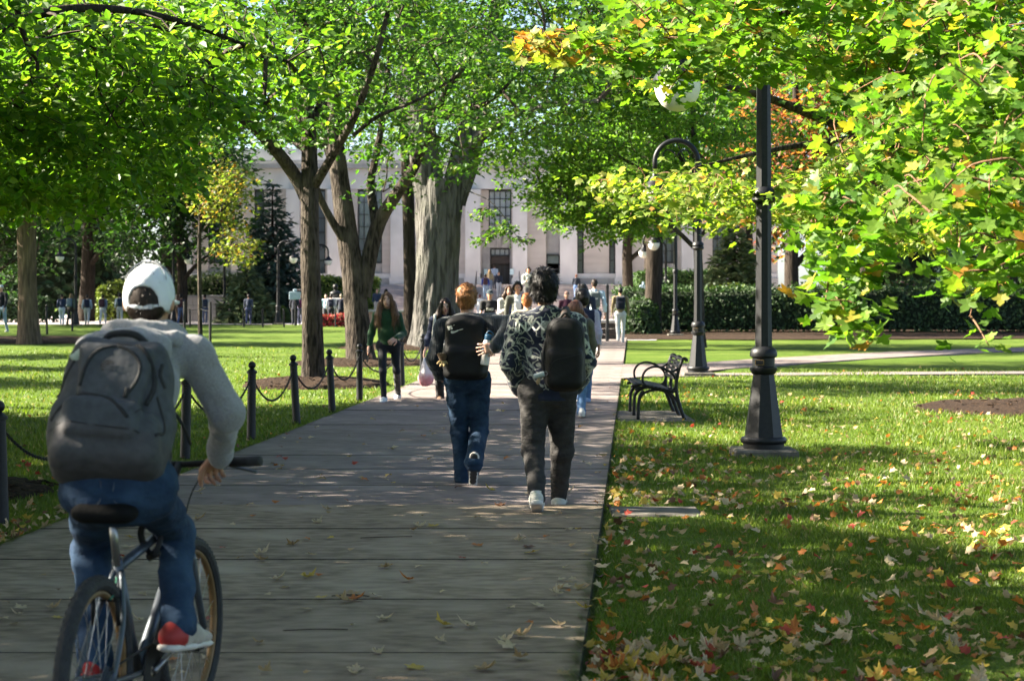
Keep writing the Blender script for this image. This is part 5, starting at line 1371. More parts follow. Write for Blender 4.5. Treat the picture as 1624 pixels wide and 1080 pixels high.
class Soft:
    """a union of rounded shapes with blended joints; skin() meshes it as ONE continuous surface"""
    def __init__(s, k=0.03):
        s.p, s.cuts, s.k, s.wr = [], [], k, None
        s.lo, s.hi = np.full(3, 1e9), np.full(3, -1e9)
    def grow(s, c, r):
        s.lo = np.minimum(s.lo, A3(c) - r); s.hi = np.maximum(s.hi, A3(c) + r)
    def cone(s, a, b, ra, rb, k=None, sq=None):
        """tapered limb; sq = (axis, factor) flattens the section along an axis"""
        a, b = A3(a), A3(b); s.grow(a, ra * 1.3); s.grow(b, rb * 1.3)
        def f(P):
            ab = b - a
            t = np.clip(((P - a) @ ab) / (ab @ ab + 1e-12), 0, 1)
            q = P - a - t[:, None] * ab
            if sq is not None:
                ax = A3(sq[0]); comp = q @ ax
                q = q + (comp * (1 / sq[1] - 1))[:, None] * ax
            return np.sqrt((q * q).sum(1)) - (ra + (rb - ra) * t)
        s.p.append((f, k)); return s
    def ell(s, c, r, M3=None, k=None, sub=False):
        c, r = A3(c), A3(r); s.grow(c, max(r) * 1.05)
        def f(P):
            q = P - c
            if M3 is not None: q = q @ M3.T
            u = np.sqrt(((q / r) ** 2).sum(1)) + 1e-9
            g = np.sqrt(((q / (r * r)) ** 2).sum(1)) + 1e-9
            return u * (u - 1) / g
        s.p.append((f, k if not sub else ('sub', k))); return s
    def box(s, c, h, rad, M3=None, k=None, taper=0.0):
        c, h = A3(c), A3(h); s.grow(c, np.linalg.norm(h) * 1.02)
        def f(P):
            q = P - c
            if M3 is not None: q = q @ M3.T
            if taper: q = q * np.stack([1 + taper * q[:, 2], np.ones(len(q)), np.ones(len(q))], 1)
            d = np.abs(q) - (h - rad)
            return np.sqrt((np.maximum(d, 0) ** 2).sum(1)) + np.minimum(d.max(1), 0) - rad
        s.p.append((f, k)); return s
    def cut(s, p, n):
        n = A3(n); s.cuts.append((A3(p), n / np.linalg.norm(n))); return s
    def __call__(s, P):
        d = None
        for f, k in s.p:
            e = f(P)
            if isinstance(k, tuple):
                kk = k[1] or 0.01
                h = np.clip(0.5 - 0.5 * (d + e) / kk, 0, 1)
                d = d * (1 - h) + (-e) * h + kk * h * (1 - h); continue
            kk = s.k if k is None else k
            if d is None: d = e
            elif kk <= 0: d = np.minimum(d, e)
            else:
                h = np.clip(0.5 + 0.5 * (e - d) / kk, 0, 1)
                d = e * (1 - h) + d * h - kk * h * (1 - h)
        if s.wr is not None: d = d + s.wr(P)
        for p, n in s.cuts: d = np.maximum(d, (P - p) @ n)
        return d
    def skin(s, h):
        lo, hi = s.lo - 2.5 * h, s.hi + 2.5 * h
        n = np.ceil((hi - lo) / h).astype(int) + 1
        ax = [lo[i] + h * np.arange(n[i]) for i in range(3)]
        G = np.stack(np.meshgrid(*ax, indexing='ij'), -1).reshape(-1, 3)
        D = np.empty(len(G))
        for i in range(0, len(G), 200000): D[i:i + 200000] = s(G[i:i + 200000])
        return surface_nets(D.reshape(n), lo, h)

def surface_nets(D, lo, h):
    S = D < 0
    nx, ny, nz = D.shape
    cnt = np.zeros((nx - 1, ny - 1, nz - 1), np.int8)
    for a in (0, 1):
        for b in (0, 1):
            for c in (0, 1): cnt += S[a:nx - 1 + a, b:ny - 1 + b, c:nz - 1 + c]
    act = (cnt > 0) & (cnt < 8)
    I = np.argwhere(act)
    idx = np.full(act.shape, -1, np.int64); idx[act] = np.arange(len(I))
    acc = np.zeros((len(I), 3)); num = np.zeros(len(I))
    cor = [(a, b, c) for a in (0, 1) for b in (0, 1) for c in (0, 1)]
    val = {c: D[I[:, 0] + c[0], I[:, 1] + c[1], I[:, 2] + c[2]] for c in cor}
    for c0 in cor:
        for axn in range(3):
            if c0[axn]: continue
            c1 = list(c0); c1[axn] = 1; c1 = tuple(c1)
            v0, v1 = val[c0], val[c1]
            m = (v0 < 0) != (v1 < 0)
            t = np.where(m, v0 / np.where(m, v0 - v1, 1), 0)
            p = np.tile(np.array(c0, float), (len(I), 1)); p[:, axn] = t
            acc += p * m[:, None]; num += m
    V = lo + h * (I + acc / num[:, None])
    Q = []
    for axn in range(3):
        u, v = (axn + 1) % 3, (axn + 2) % 3
        sl0 = [slice(None)] * 3; sl1 = [slice(None)] * 3
        sl0[axn] = slice(0, -1); sl1[axn] = slice(1, None)
        ch = S[tuple(sl0)] != S[tuple(sl1)]
        E = np.argwhere(ch)
        E = E[(E[:, u] > 0) & (E[:, v] > 0) & (E[:, u] < D.shape[u] - 1) & (E[:, v] < D.shape[v] - 1)]
        if not len(E): continue
        ids = []
        for du, dv in ((-1, -1), (0, -1), (0, 0), (-1, 0)):
            e = E.copy(); e[:, u] += du; e[:, v] += dv
            ids.append(idx[e[:, 0], e[:, 1], e[:, 2]])
        q = np.stack(ids, 1)
        inside = S[E[:, 0], E[:, 1], E[:, 2]]
        q[~inside] = q[~inside][:, ::-1]
        Q.append(q[(q >= 0).all(1)])
    return V, np.vstack(Q)

def soft_obj(name, soft, h, mat, parent, region=None, extra=None):
    """region(face centres) -> material index"""
    V, Q = soft.skin(h)
    if extra is not None:
        for e, hh in extra:
            v2, q2 = e.skin(hh); Q = np.vstack([Q, q2 + len(V)]); V = np.vstack([V, v2])
    mi = None
    if region is not None:
        c = V[Q].mean(1); mi = region(c)
    return link(name, mesh_np(name, V, [Q], True, None, mi), mat, parent)

def wrinkles(seed, amp=0.004, f=(14, 14, 26)):
    r = np.random.default_rng(seed)
    W_ = [(r.normal(size=3) * np.array(f), r.uniform(0, 6.28), r.uniform(.5, 1)) for _ in range(5)]
    def w(P):
        d = np.zeros(len(P)); ph = np.zeros(len(P)) + .3
        for i, (k, p, a) in enumerate(W_):
            ph = P @ k + p + 1.3 * np.sin(ph)
            d += a * (np.sin(ph) * .45 + 1.2 * ((1 - np.abs(np.sin(ph * .5 + i))) ** 2 - .27) * (-1))
        return amp * d / 2
    return w

_mc = {}
def cloth(c, rough=0.9, fine=220, bump=0.25, var=0.8, sheen=0.2):
    key = (tuple(round(v, 3) for v in c), rough, fine)
    if key not in _mc:
        _mc[key] = nmat('cloth', c, tuple(v * var for v in c), 22, rough, max(bump, .5), min(fine, 34), spec=0.2, sheen=sheen, bdist=0.010)
    return _mc[key]
def skin_mat(c):
    key = ('skin', c)
    if key not in _mc:
        m = nmat('skin', c, (c[0] * .9, c[1] * .8, c[2] * .78), 18, 0.5, 0.05, 200, spec=0.4, bdist=0.002)
        p = m.node_tree.nodes['Principled BSDF']; p.inputs['Subsurface Weight'].default_value = 0.15; p.inputs['Subsurface Radius'].default_value = (0.012, 0.004, 0.002)
        _mc[key] = m
    return _mc[key]
def hair_mat(c):
    key = ('hair', c)
    if key not in _mc:
        _mc[key] = nmat('hair', c, tuple(v * .45 for v in c), 60, 0.5, 0.7, 90, spec=0.22, stretch=(1, 1, 0.12), bdist=0.006)
    return _mc[key]
FAIR, TAN_, LIGHT = (0.52, 0.30, 0.21), (0.40, 0.22, 0.14), (0.58, 0.36, 0.27)
M['eye_dark'] = nmat('eye_dark', (0.02, 0.015, 0.012), (0.03, 0.02, 0.018), 30, 0.3)
M['lips'] = nmat('lips', (0.36, 0.12, 0.10), (0.30, 0.10, 0.09), 30, 0.45)
M['white_rubber'] = nmat('white_rubber', (0.62, 0.60, 0.56), (0.5, 0.48, 0.45), 12, 0.7)
M['rubber'] = nmat('rubber', (0.015, 0.015, 0.016), (0.025, 0.025, 0.026), 30, 0.75, 0.2, 60)

def basis(fwd, up=(0, 0, 1)):
    f = A3(fwd); f /= np.linalg.norm(f); u = A3(up); r = np.cross(f, u); r /= np.linalg.norm(r); u = np.cross(r, f)
    return np.stack([r, f, u])          # rows: right, forward, up

def head_soft(S, Hc, fwd, up=(0, 0, 1), sc=1.0, face=True, hair_up=False):
    """adds skull, jaw, nose, ears to a soft body; Hc = middle of the head"""
    B = basis(fwd, up); c = A3(Hc)
    P = lambda x, y, z: c + sc * (x * B[0] + y * B[1] + z * B[2])
    S.ell(P(0, -.012, .022), np.array([.077, .094, .098]) * sc, B, 0.02)
    S.ell(P(0, .028, -.045), np.array([.058, .062, .072]) * sc, B, 0.03)
    if face:
        S.cone(P(0, .082, .012), P(0, .105, -.022), .011 * sc, .015 * sc, 0.014)
        S.ell(P(0, .078, -.062), np.array([.028, .014, .012]) * sc, B, 0.01)
        S.ell(P(0, .066, -.098), np.array([.026, .022, .02]) * sc, B, 0.02)
        for sx in (-1, 1):
            S.ell(P(sx * .033, .088, .008), np.array([.018, .012, .012]) * sc, B, 0.012, sub=True)
            S.ell(P(sx * .032, .072, .006), np.array([.015, .014, .011]) * sc, B, 0.004)
    for sx in (-1, 1):
        S.ell(P(sx * .080, -.012, -.012), np.array([.012, .022, .034]) * sc, B, 0.006)
    return P, B

def hand_soft(wrist, direction, palm_n, sc=1.0, curl=0.5, spread=0.12, thumb_side=1, grip=False):
    """a palm, four unequal bent fingers and a thumb that leaves the side of the palm"""
    S = Soft(0.008)
    d = A3(direction); d /= np.linalg.norm(d); n = A3(palm_n); n = n - d * (n @ d); n /= np.linalg.norm(n); s = np.cross(d, n) * thumb_side
    w = A3(wrist)
    S.cone(w - d * .03, w + d * .015, .026 * sc, .024 * sc, 0.02, (n, .75))
    for i, o in enumerate((-.030, -.010, .010, .030)):
        S.cone(w + d * .015 * sc + s * o * .6 * sc, w + d * .085 * sc + s * o * sc, .016 * sc, .0145 * sc, 0.014, (n, .9))
    for i, (o, L) in enumerate(((-.032, .062), (-.011, .078), (.011, .082), (.032, .072))):
        p = w + d * .088 * sc + s * o * sc; a = 0.0; dirn = d + s * (o / .03) * spread
        dirn /= np.linalg.norm(dirn)
        for j, (seg, rr) in enumerate(((.45, .0098), (.32, .0088), (.23, .0078))):
            a += curl * (0.75 if j == 0 else 1.0)
            v = dirn * math.cos(a) + n * math.sin(a)
            q = p + v * L * seg * sc
            S.cone(p, q, rr * sc, rr * .92 * sc, 0.004 if j else 0.006); p = q
    p = w + d * .028 * sc + s * .03 * sc
    t1 = p + (d * .55 + s * .75 + n * .35) * .042 * sc; t2 = t1 + (d * .85 + s * .2 + n * (.3 + curl * .4)) * .034 * sc; t3 = t2 + (d * .9 - s * .1 + n * (.3 + curl * .5)) * .026 * sc
    S.cone(p, t1, .015 * sc, .0115 * sc, 0.01); S.cone(t1, t2, .0112 * sc, .0098 * sc, .003); S.cone(t2, t3, .0098 * sc, .0084 * sc, .003)
    return S

def shoe(parent, ankle, heel_dir, mat, sole_mat, h, L=0.28, W_=0.1, up=(0, 0, 1), heel_col=None, chunky=1.0, name='shoe'):
    """ankle = point at ankle height .08 above the sole; heel_dir = direction the toes point"""
    a = A3(ankle); B = basis(heel_dir, up); f, u, r = B[1], B[2], B[0]
    heel, toe = a - f * .055 * (L / .28), a + f * (L - .095)
    S = Soft(0.03)
    S.cone(heel - u * .035, a + f * .08 - u * .03, .041 * W_ / .1, .044 * W_ / .1, sq=(u, .95))
    S.cone(a + f * .08 - u * .038, toe - u * .048, .045 * W_ / .1, .032 * W_ / .1, sq=(u, .8))
    S.cone(a - f * .015 + u * .012, a - f * .01 - u * .03, .040 * W_ / .1, .046 * W_ / .1)
    S.cut(a - u * .075, -u)
    S.cut(a + u * .028, u)
    reg = None; mats = [mat]
    if heel_col is not None:
        mats = [mat, heel_col]
        reg = lambda C: (((C - a) @ f) < -.012).astype(int)
    o = soft_obj(name, S, h, mats, parent, reg)
    S2 = Soft(0.02)
    S2.cone(heel - u * .07, a + f * .06 - u * .07, .044 * W_ / .1, .040 * W_ / .1, sq=(u, .42 * chunky))
    S2.cone(a + f * .06 - u * .07, toe - u * .068, .041 * W_ / .1, .037 * W_ / .1, sq=(u, .4 * chunky))
    S2.cut(a - u * (.078 + .008 * chunky), -u); S2.cut(a - u * .055, u)
    soft_obj('sole', S2, h, sole_mat, o)
    return o

def strands(H, parent, mat, n, L, kind, Bh, hc, seed, width=.0016):
    """fine locks lying over the hair: thin ribbons combed outward and down"""
    r = np.random.default_rng(seed + 77)
    V = np.empty((len(parent.data.vertices), 3), np.float32); parent.data.vertices.foreach_get('co', V.ravel())
    v = V[r.integers(0, len(V), n)].astype(float)
    e = .004; nr = np.stack([H(v + np.eye(3)[i] * e) - H(v - np.eye(3)[i] * e) for i in range(3)], 1); nr = unit(nr)
    up = Bh[2]; dn = -up[None] + nr * (nr @ up)[:, None]; dn = unit(dn + 1e-5)
    jit = r.normal(size=(n, 3))
    Ls = L * r.uniform(.6, 1.3, n)[:, None]
    if kind == 'short':
        d1 = unit(nr * .24 + dn * .85 + jit * .30); d2 = unit(d1 + dn * .5 + jit * .25)
    else:
        d1 = unit(nr * .10 + np.array([0, 0, -1.0]) + jit * .06); d2 = unit(d1 + jit * .10 + np.array([0, 0, -.3]))
    p0 = v - nr * .003; p1 = p0 + d1 * Ls * .5; p2 = p1 + d2 * Ls * .5
    sd_ = unit(np.cross(d1, nr + r.normal(size=(n, 3)) * .4)) * width
    P = np.stack([p0 - sd_, p0 + sd_, p1 - sd_ * .8, p1 + sd_ * .8, p2 - sd_ * .15, p2 + sd_ * .15], 1).reshape(-1, 3)
    b = (np.arange(n) * 6)[:, None]
    Q = np.vstack([b + np.array([[0, 1, 3, 2]]), b + np.array([[2, 3, 5, 4]])])
    tag(link('locks', mesh_np('locks', P, [Q], True), mat, parent), kind='stuff')

def build_person(root, J, cfg):
    """J: joints relative to root. Body is one skin; clothes, hair and shoes are its children."""
    h = cfg.get('h', 0.011); fw = A3(J['fwd']); hf = A3(J.get('hfwd', J['fwd'])); hup = J.get('hup', (0, 0, 1))
    sd = cfg.get('seed', 1); bulk = cfg.get('bulk', 1.0); sc = cfg.get('sc', 1.0)
    far_ = h > 0.0201
    g = {k: A3(v) for k, v in J.items() if k not in ('fwd', 'hfwd', 'hup')}
    spine = g['neck'] - g['pelvis']; spu = spine / np.linalg.norm(spine)
    lat = g['rsh'] - g['lsh']; lat /= np.linalg.norm(lat); dep = np.cross(spu, lat); dep /= np.linalg.norm(dep)
    waist = g['pelvis'] + spine * .3; chest = g['pelvis'] + spine * .68
    # ---- body
    S = Soft(0.035); SH = Soft(0.03)
    head_soft(SH, g['head'], hf, hup, sc, not far_)
    SH.cone(g['neck'] - spu * .06, g['head'] - A3(hup) * .05 * sc, .056 * sc, .05 * sc, .02)
    S.cone(g['pelvis'], chest, .08, .095, sq=(dep, .7)); S.cone(chest, g['neck'] - spu * .05, .09, .05, sq=(dep, .7))
    for q in 'lr':
        S.cone(g['neck'] - spu * .06, g[q + 'sh'], .05, .045); S.cone(g[q + 'sh'], g[q + 'el'], .046, .038); S.cone(g[q + 'el'], g[q + 'wr'], .036, .026)
        S.cone(g['pelvis'], g[q + 'hip'], .07, .07); S.cone(g[q + 'hip'], g[q + 'kn'], .066, .045); S.cone(g[q + 'kn'], g[q + 'an'], .048, .034)
    ex = [(SH, h)]
    for q, ts in (('l', 1), ('r', -1)):
        d = g.get(q + 'hd', g[q + 'wr'] * 2 - g[q + 'el']) - g[q + 'wr']
        pn = g.get(q + 'pn', lat * ts * (1 if q == 'l' else 1) if False else (lat if q == 'l' else -lat))
        if far_: S.cone(g[q + 'wr'], g[q + 'wr'] + d / np.linalg.norm(d) * .13, .03, .028)
        elif not cfg.get(q + 'pocket'):
            ex.append((hand_soft(g[q + 'wr'], d, pn, sc, cfg.get(q + 'curl', .5), cfg.get(q + 'spread', .1), cfg.get(q + 'thumb', 1 if q == 'l' else -1)), min(h * .6, .0065)))
    Bh = basis(hf, hup); hc = g['head']
    def reg(C):
        q = (C - hc) @ Bh.T / sc; m = np.zeros(len(C), int)
        if far_: return m
        for sx in (-1, 1):
            m[(((q - np.array([sx * .032, .083, .006])) / np.array([.017, .03, .009])) ** 2).sum(1) < 1] = 1
            m[(((q - np.array([sx * .033, .09, .030])) / np.array([.022, .03, .0055])) ** 2).sum(1) < 1] = 1
        m[(((q - np.array([0, .09, -.062])) / np.array([.026, .03, .011])) ** 2).sum(1) < 1] = 2
        return m
    body = soft_obj('body', S, max(h * 1.8, .03), [skin_mat(cfg.get('skin', FAIR)), M['eye_dark'], M['lips']], root, reg, ex)
    # ---- trousers
    leg = cfg.get('leg', 1.0)
    T = Soft(0.04)
    hk = cfg.get('hipk', 1.0)
    T.cone(g['lhip'], g['rhip'], .108 * bulk * hk, .108 * bulk * hk, sq=(dep, 1.05)); T.cone(g['pelvis'] + spu * .02, waist, .135 * bulk, .128 * bulk, sq=(dep, .78))
    T.ell((g['lhip'] * .7 + g['rhip'] * .3) - fw * .035 - spu * .02, (.085 * hk, .085 * hk, .09 * hk), None, .03); T.ell((g['rhip'] * .7 + g['lhip'] * .3) - fw * .035 - spu * .02, (.085 * hk, .085 * hk, .09 * hk), None, .03)
    for q in 'lr':
        T.cone(g[q + 'hip'], g[q + 'kn'], .098 * leg, .070 * leg, .03)
        hem = g[q + 'an'] + (g[q + 'an'] - g[q + 'kn']) / np.linalg.norm(g[q + 'an'] - g[q + 'kn']) * cfg.get('hem', .03)
        T.cone(g[q + 'kn'], hem, .068 * leg, cfg.get('cuff', .058) * leg, .03)
    if not far_: T.wr = wrinkles(sd + 5, cfg.get('twr', cfg.get('wr', .006)), (13, 13, 30))
    T.cut(waist + spu * .03, spu)
    tr = soft_obj('trousers', T, h, cfg['trousers'], root)
    if not far_ and cfg.get('pockets'):
        for sx in (-1, 1):
            pb = MB(); c0 = g['pelvis'] + lat * sx * .075 - spu * .035
            o_ = []
            for (u, v) in ((-.052, .05), (.052, .06), (.052, -.03), (0, -.07), (-.052, -.03), (-.052, .05)):
                p = c0 + lat * u * sx + spu * v; t_ = np.linspace(-.32, 0.1, 60); Q_ = p[None] + t_[:, None] * fw[None]; dd = T(Q_); k_ = np.argmax(dd < 0); o_.append(Q_[k_] - fw * .001)
            pb.tube(smooth_path(o_, 4), .0025, 5); pb.build('pocket_seam', cfg['pockets'], tr, True, rel=False)
    # ---- top
    U = Soft(0.04)
    hem_z = g['pelvis'] + spu * cfg.get('top_hem', -.04)
    b2_ = bulk * cfg.get('loose', 1.0)
    U.cone(g['pelvis'] + spu * min(0, cfg.get('top_hem', -.04)), waist, .136 * b2_, .138 * b2_, sq=(dep, .82)); U.cone(waist, chest, .138 * b2_, .148 * b2_, sq=(dep, .80)); U.cone(chest, g['neck'] - spu * .07, .145 * b2_, .085 * b2_, sq=(dep, .74))
    sl = cfg.get('sleeve', 1.0) * bulk
    for q in 'lr':
        U.cone(g['neck'] - spu * .045, g[q + 'sh'], .066 * b2_, .070 * sl, .05)
        if cfg.get('short'):
            mid = g[q + 'sh'] * .45 + g[q + 'el'] * .55
            U.cone(g[q + 'sh'], mid, .068 * sl, .064 * sl, .03)
        else:
            U.cone(g[q + 'sh'], g[q + 'el'], .068 * sl, .058 * sl, .03)
            U.cone(g[q + 'el'], g[q + 'wr'], .057 * sl, cfg.get('wcuff', .040) * sl, .03)
            if cfg.get('pouch'): U.cone(g[q + 'el'] * .35 + g[q + 'wr'] * .65, g[q + 'wr'] * .9 + g[q + 'el'] * .1, .056 * sl, .05 * sl, .03)
    if cfg.get('hood'):
        U.cone(g['neck'] - spu * .04, g['neck'] + spu * .0, .078, .070, .03)
    elif cfg.get('collar', .02) > 0:
        U.cone(g['neck'] - spu * .03, g['neck'] + spu * cfg.get('collar', .02), .074, .066, .02)
    if not far_: U.wr = wrinkles(sd, cfg.get('wr', .006), cfg.get('wrf', (12, 12, 22)))
    U.cut(hem_z, -spu)
    if not cfg.get('hood'): U.cut(g['neck'] + spu * (cfg.get('collar', .02) + .012), spu)
    for q in 'lr':
        d = g[q + 'wr'] - g[q + 'el']; d /= np.linalg.norm(d)
        if cfg.get('short'): pass
    top = soft_obj(cfg.get('top_name', 'jacket'), U, h, cfg['top'], root, cfg.get('top_region'))
    if cfg.get('hood'):
        HD = Soft(.014); c = g['neck'] + spu * (.006 + cfg.get('hood_up', 0)); hw = cfg.get('hood_w', 1.0)
        def hp(th, rad, up_, back=0.0): return c + lat * math.sin(th) * rad * 1.12 * hw - fw * (math.cos(th) * rad + back) + spu * (up_ + .02 * math.cos(th))
        for rad, up_, rr in ((.090, .022, .036), (.122, -.020, .034)):
            ths = np.linspace(-2.5, 2.5, 15)
            for a_, b_ in zip(ths[:-1], ths[1:]): HD.cone(hp(a_, rad * (1 - .12 * abs(a_) / 2.5), up_ - .012 * abs(a_)), hp(b_, rad * (1 - .12 * abs(b_) / 2.5), up_ - .012 * abs(b_)), rr * (1 - .18 * abs(a_) / 2.5), rr * (1 - .18 * abs(b_) / 2.5))
        HD.ell(c - fw * .095 - spu * .065, (.10 * hw, .042, .075), basis(fw, spu), .03); HD.cone(c - fw * .10 - spu * .10, c - fw * .12 - spu * .145, .05, .022, .03)
        if not far_: HD.wr = wrinkles(sd + 2, .009, (30, 30, 18))
        soft_obj('hood', HD, min(h, .011) if not far_ else h, cfg['top'][0] if isinstance(cfg['top'], list) else cfg['top'], top)
    # ---- shoes
    for q in 'lr':
        fd = A3(J.get(q + 'toe', J['fwd'])); up_ = J.get(q + 'up', (0, 0, 1))
        if far_:
            Sh = Soft(.02); Sh.cone(g[q + 'an'] - np.array([0, 0, .03]), g[q + 'an'] + fd * .15 - np.array([0, 0, .04]), .05, .04); soft_obj('shoe', Sh, h, cfg.get('shoe', M['white_rubber']), root)
        else:
            shoe(root, g[q + 'an'], fd, cfg.get('shoe', M['white_rubber']), cfg.get('sole', M['white_rubber']), min(h, .0105), cfg.get('shoe_l', .28), cfg.get('shoe_w', .1), up_, cfg.get('heel'), cfg.get('chunky', 1.0))
    # ---- hair
    st_ = cfg.get('hair', 'short'); hm = hair_mat(cfg.get('hair_c', (.03, .02, .015))); Pq = lambda x, y, z: hc + sc * (x * Bh[0] + y * Bh[1] + z * Bh[2])
    H = Soft(.02); hh = min(h, .0105) if not far_ else h
    r = np.random.default_rng(sd + 9)
    if st_ in ('short', 'bushy', 'curly', 'under_cap'):
        gq = {'short': 1.07, 'bushy': 1.34, 'curly': 1.3, 'under_cap': 1.03}[st_]
        H.ell(Pq(0, -.018, .03 + (.016 if st_ == 'bushy' else 0)), np.array([.079, .095, .099]) * gq * sc, Bh)
        H.ell(Pq(0, -.045, -.03), np.array([.066, .06, .062]) * (1 + (gq - 1) * .8) * sc, Bh, .03)
        if st_ == 'curly':
            for sx in (-1, 1): H.cone(Pq(sx * .085, .01, .02), Pq(sx * .092, 0, -.075), .045 * sc, .035 * sc, .03)
        if st_ in ('bushy', 'curly') or (st_ == 'short' and not far_):
            for _ in range(80 if not far_ else 14):
                v = unit(r.normal(size=3)); v[2] = abs(v[2]) * (1 if r.uniform() < .75 else -.6); v = unit(v)
                if v[1] > .55 and v[2] < .5: continue
                p0 = np.array([0, -.018, .03]) + v * np.array([.07, .086, .09]) * gq; p1 = p0 + (v * .5 + r.normal(size=3) * .5) * (.022 if st_ != 'short' else .014)
                H.cone(Pq(*p0), Pq(*p1), .020 * sc, .007 * sc, .012)
        fc = {'short': .052, 'bushy': .058, 'curly': .045, 'under_cap': .03}[st_]
        H.cut(Pq(0, fc, .05), Bh[1] * .85 - Bh[2] * .5)
        H.cut(Pq(0, 0, -.085 if st_ != 'curly' else -.13), -Bh[2])
    elif st_ == 'long':
        L = cfg.get('hair_len', .42)
        H.ell(Pq(0, -.02, .03), np.array([.086, .098, .103]) * sc, Bh)
        for sx in (-1, 1):
            H.cone(Pq(sx * .062, .035, .055), Pq(sx * .083, .03, -.06), .034 * sc, .032 * sc, .02)
            e = Pq(sx * (.105 if not cfg.get('hair_back') else .08), (.055 if not cfg.get('hair_back') else -.07), -L)
            hv = cfg.get('hair_vol', 1.0)
            H.cone(Pq(sx * .088 * hv, .02, -.05), Pq(sx * .115 * hv, .035, -L * .6), .040 * sc * hv, .056 * sc * hv, .03); H.cone(Pq(sx * .115 * hv, .035, -L * .6), e, .056 * sc * hv, .025 * sc, .03)
        H.cone(Pq(0, -.06, 0), Pq(0, -.085, -L * .85), .075 * sc, .05 * sc, .04)
        if not far_:
            H.ell(Pq(0, .10, -.012), np.array([.054, .05, .085]) * sc, Bh, .012, sub=True)
            H.wr = wrinkles(sd + 3, .006, (70, 70, 6))
    elif st_ == 'cap':
        H.ell(Pq(0, -.05, -.025), np.array([.074, .055, .055]) * sc, Bh); H.ell(Pq(0, -.02, .0), np.array([.0795, .085, .06]) * sc, Bh)
        H.cut(Pq(0, .03, 0), Bh[1]); H.cut(Pq(0, 0, -.075), -Bh[2])
    if H.p:
        ho = soft_obj('hair', H, hh, hm, body)
        n_s = cfg.get('strands', 0)
        if n_s:
            kind = 'long' if st_ == 'long' else 'short'
            strands(H, ho, hm, n_s, cfg.get('strand_len', .03), kind, Bh, hc, sd)
    if st_ == 'cap':
        K = Soft(.01); K.ell(Pq(0, -.008, .035), np.array([.088, .108, .10]) * sc, Bh)
        K.cut(Pq(0, 0, .018), -Bh[2]); cp = soft_obj('cap', K, hh, cfg['cap'], root)
        sgn = -1 if cfg.get('cap_back') else 1
        K = Soft(.01); K.ell(Pq(0, sgn * .125, .018), np.array([.078, .075, .014]) * sc, Bh); soft_obj('visor', K, hh, cfg['cap'], cp)
    return body, U, T

def joints(height=1.72, stride=.25, phase=1, facing=(0, 1), arms='swing', lean=0.03, shw=.19, hipw=.09):
    """standing or walking joints for a person at the origin facing +Y, turned later by the root"""
    k = height / 1.75
    J = {}
    z = lambda v: v * k
    J['pelvis'] = (0, 0, z(.97)); J['neck'] = (0, lean, z(1.47)); J['head'] = (0, lean + .02, z(1.625))
    for q, s in (('l', -1), ('r', 1)):
        f = stride * s * phase * k
        J[q + 'hip'] = (s * hipw * k, 0, z(.90)); J[q + 'an'] = (s * hipw * .9 * k, f, z(.085) + (0.06 if f < -.12 else 0))
        J[q + 'kn'] = (s * hipw * k, f * .5 + .05 * k, z(.49)); J[q + 'sh'] = (s * shw * k, lean * .8, z(1.40))
        a = -f * .7 if arms == 'swing' else 0
        J[q + 'el'] = (s * (shw + .05) * k, lean + a * .5 - .02, z(1.12)); J[q + 'wr'] = (s * (shw + .06) * k, lean + a + .08, z(.88))
        if arms == 'phone' and q == 'r': J['rel'] = ((shw + .02) * k, .06, z(1.12)); J['rwr'] = (.10 * k, .27, z(1.20))
        if arms == 'bent' and q == 'l': J['lel'] = (-(shw + .06) * k, .02, z(1.13)); J['lwr'] = (-.06 * k, .2, z(1.08))
        if arms == 'straps': J[q + 'el'] = (s * (shw + .07) * k, .02, z(1.13)); J[q + 'wr'] = (s * .13 * k, .15, z(1.24))
    J['fwd'] = (0, 1, 0)
    return J

def far_pack(label, loc, rotz, J, c, h=.03, name='backpack'):
    t = thing(name, label, 'backpack', loc, rotz)
    n = A3(J['neck']); p = A3(J['pelvis'])
    S = Soft(.03); c0 = n * .5 + p * .5 + np.array([0, -.19, .03])
    S.box(c0, (.155, .085, .23), .06); S.box(c0 + np.array([0, -.07, -.08]), (.12, .05, .12), .04)
    soft_obj('pack_body', S, h, cloth(c), t)
    for sx in (-1, 1):
        mb = MB(); mb.tube(smooth_path([c0 + np.array([sx * .09, .05, .2]), n + np.array([sx * .10, .0, .0]), n + np.array([sx * .115, .11, -.13]), n * .5 + p * .5 + np.array([sx * .14, .10, .02]), c0 + np.array([sx * .13, .06, -.16])], 4), .02, 6, flat=1)
        mb.build('strap', cloth((.02, .02, .022)), t, True, rel=False)
    return t
# ------------------------------------------------------------------ surface projection (prints, seams)
def onto(soft, P, dirn, lift=0.002, reach=0.5):
    """move points along dirn until they meet the soft body"""
    d = A3(dirn); d /= np.linalg.norm(d); out = []
    t = np.linspace(-reach, reach, 240)
    for p in P:
        Q = A3(p)[None] + t[:, None] * d
        v = soft(Q) < 0
        k = int(np.argmax(v)) if v.any() else 120
        out.append(Q[k] - d * lift)
    return np.array(out)

def print_shape(name, polys, soft, to3, dirn, mat, parent, lift=0.003):
    """flat print: polygons in (u, v), fan-triangulated, laid on a soft body"""
    V, T = [], []
    for poly in polys:
        P = np.array(poly, float); c = P.mean(0); n = len(P); b = len(V)
        V += [tuple(p) for p in P] + [tuple(c)]
        T += [[b + i, b + (i + 1) % n, b + n] for i in range(n)]
    W3 = onto(soft, [to3(u, v) for u, v in V], dirn, lift)
    return link(name, mesh_np(name, W3, [np.array(T)]), mat, parent)

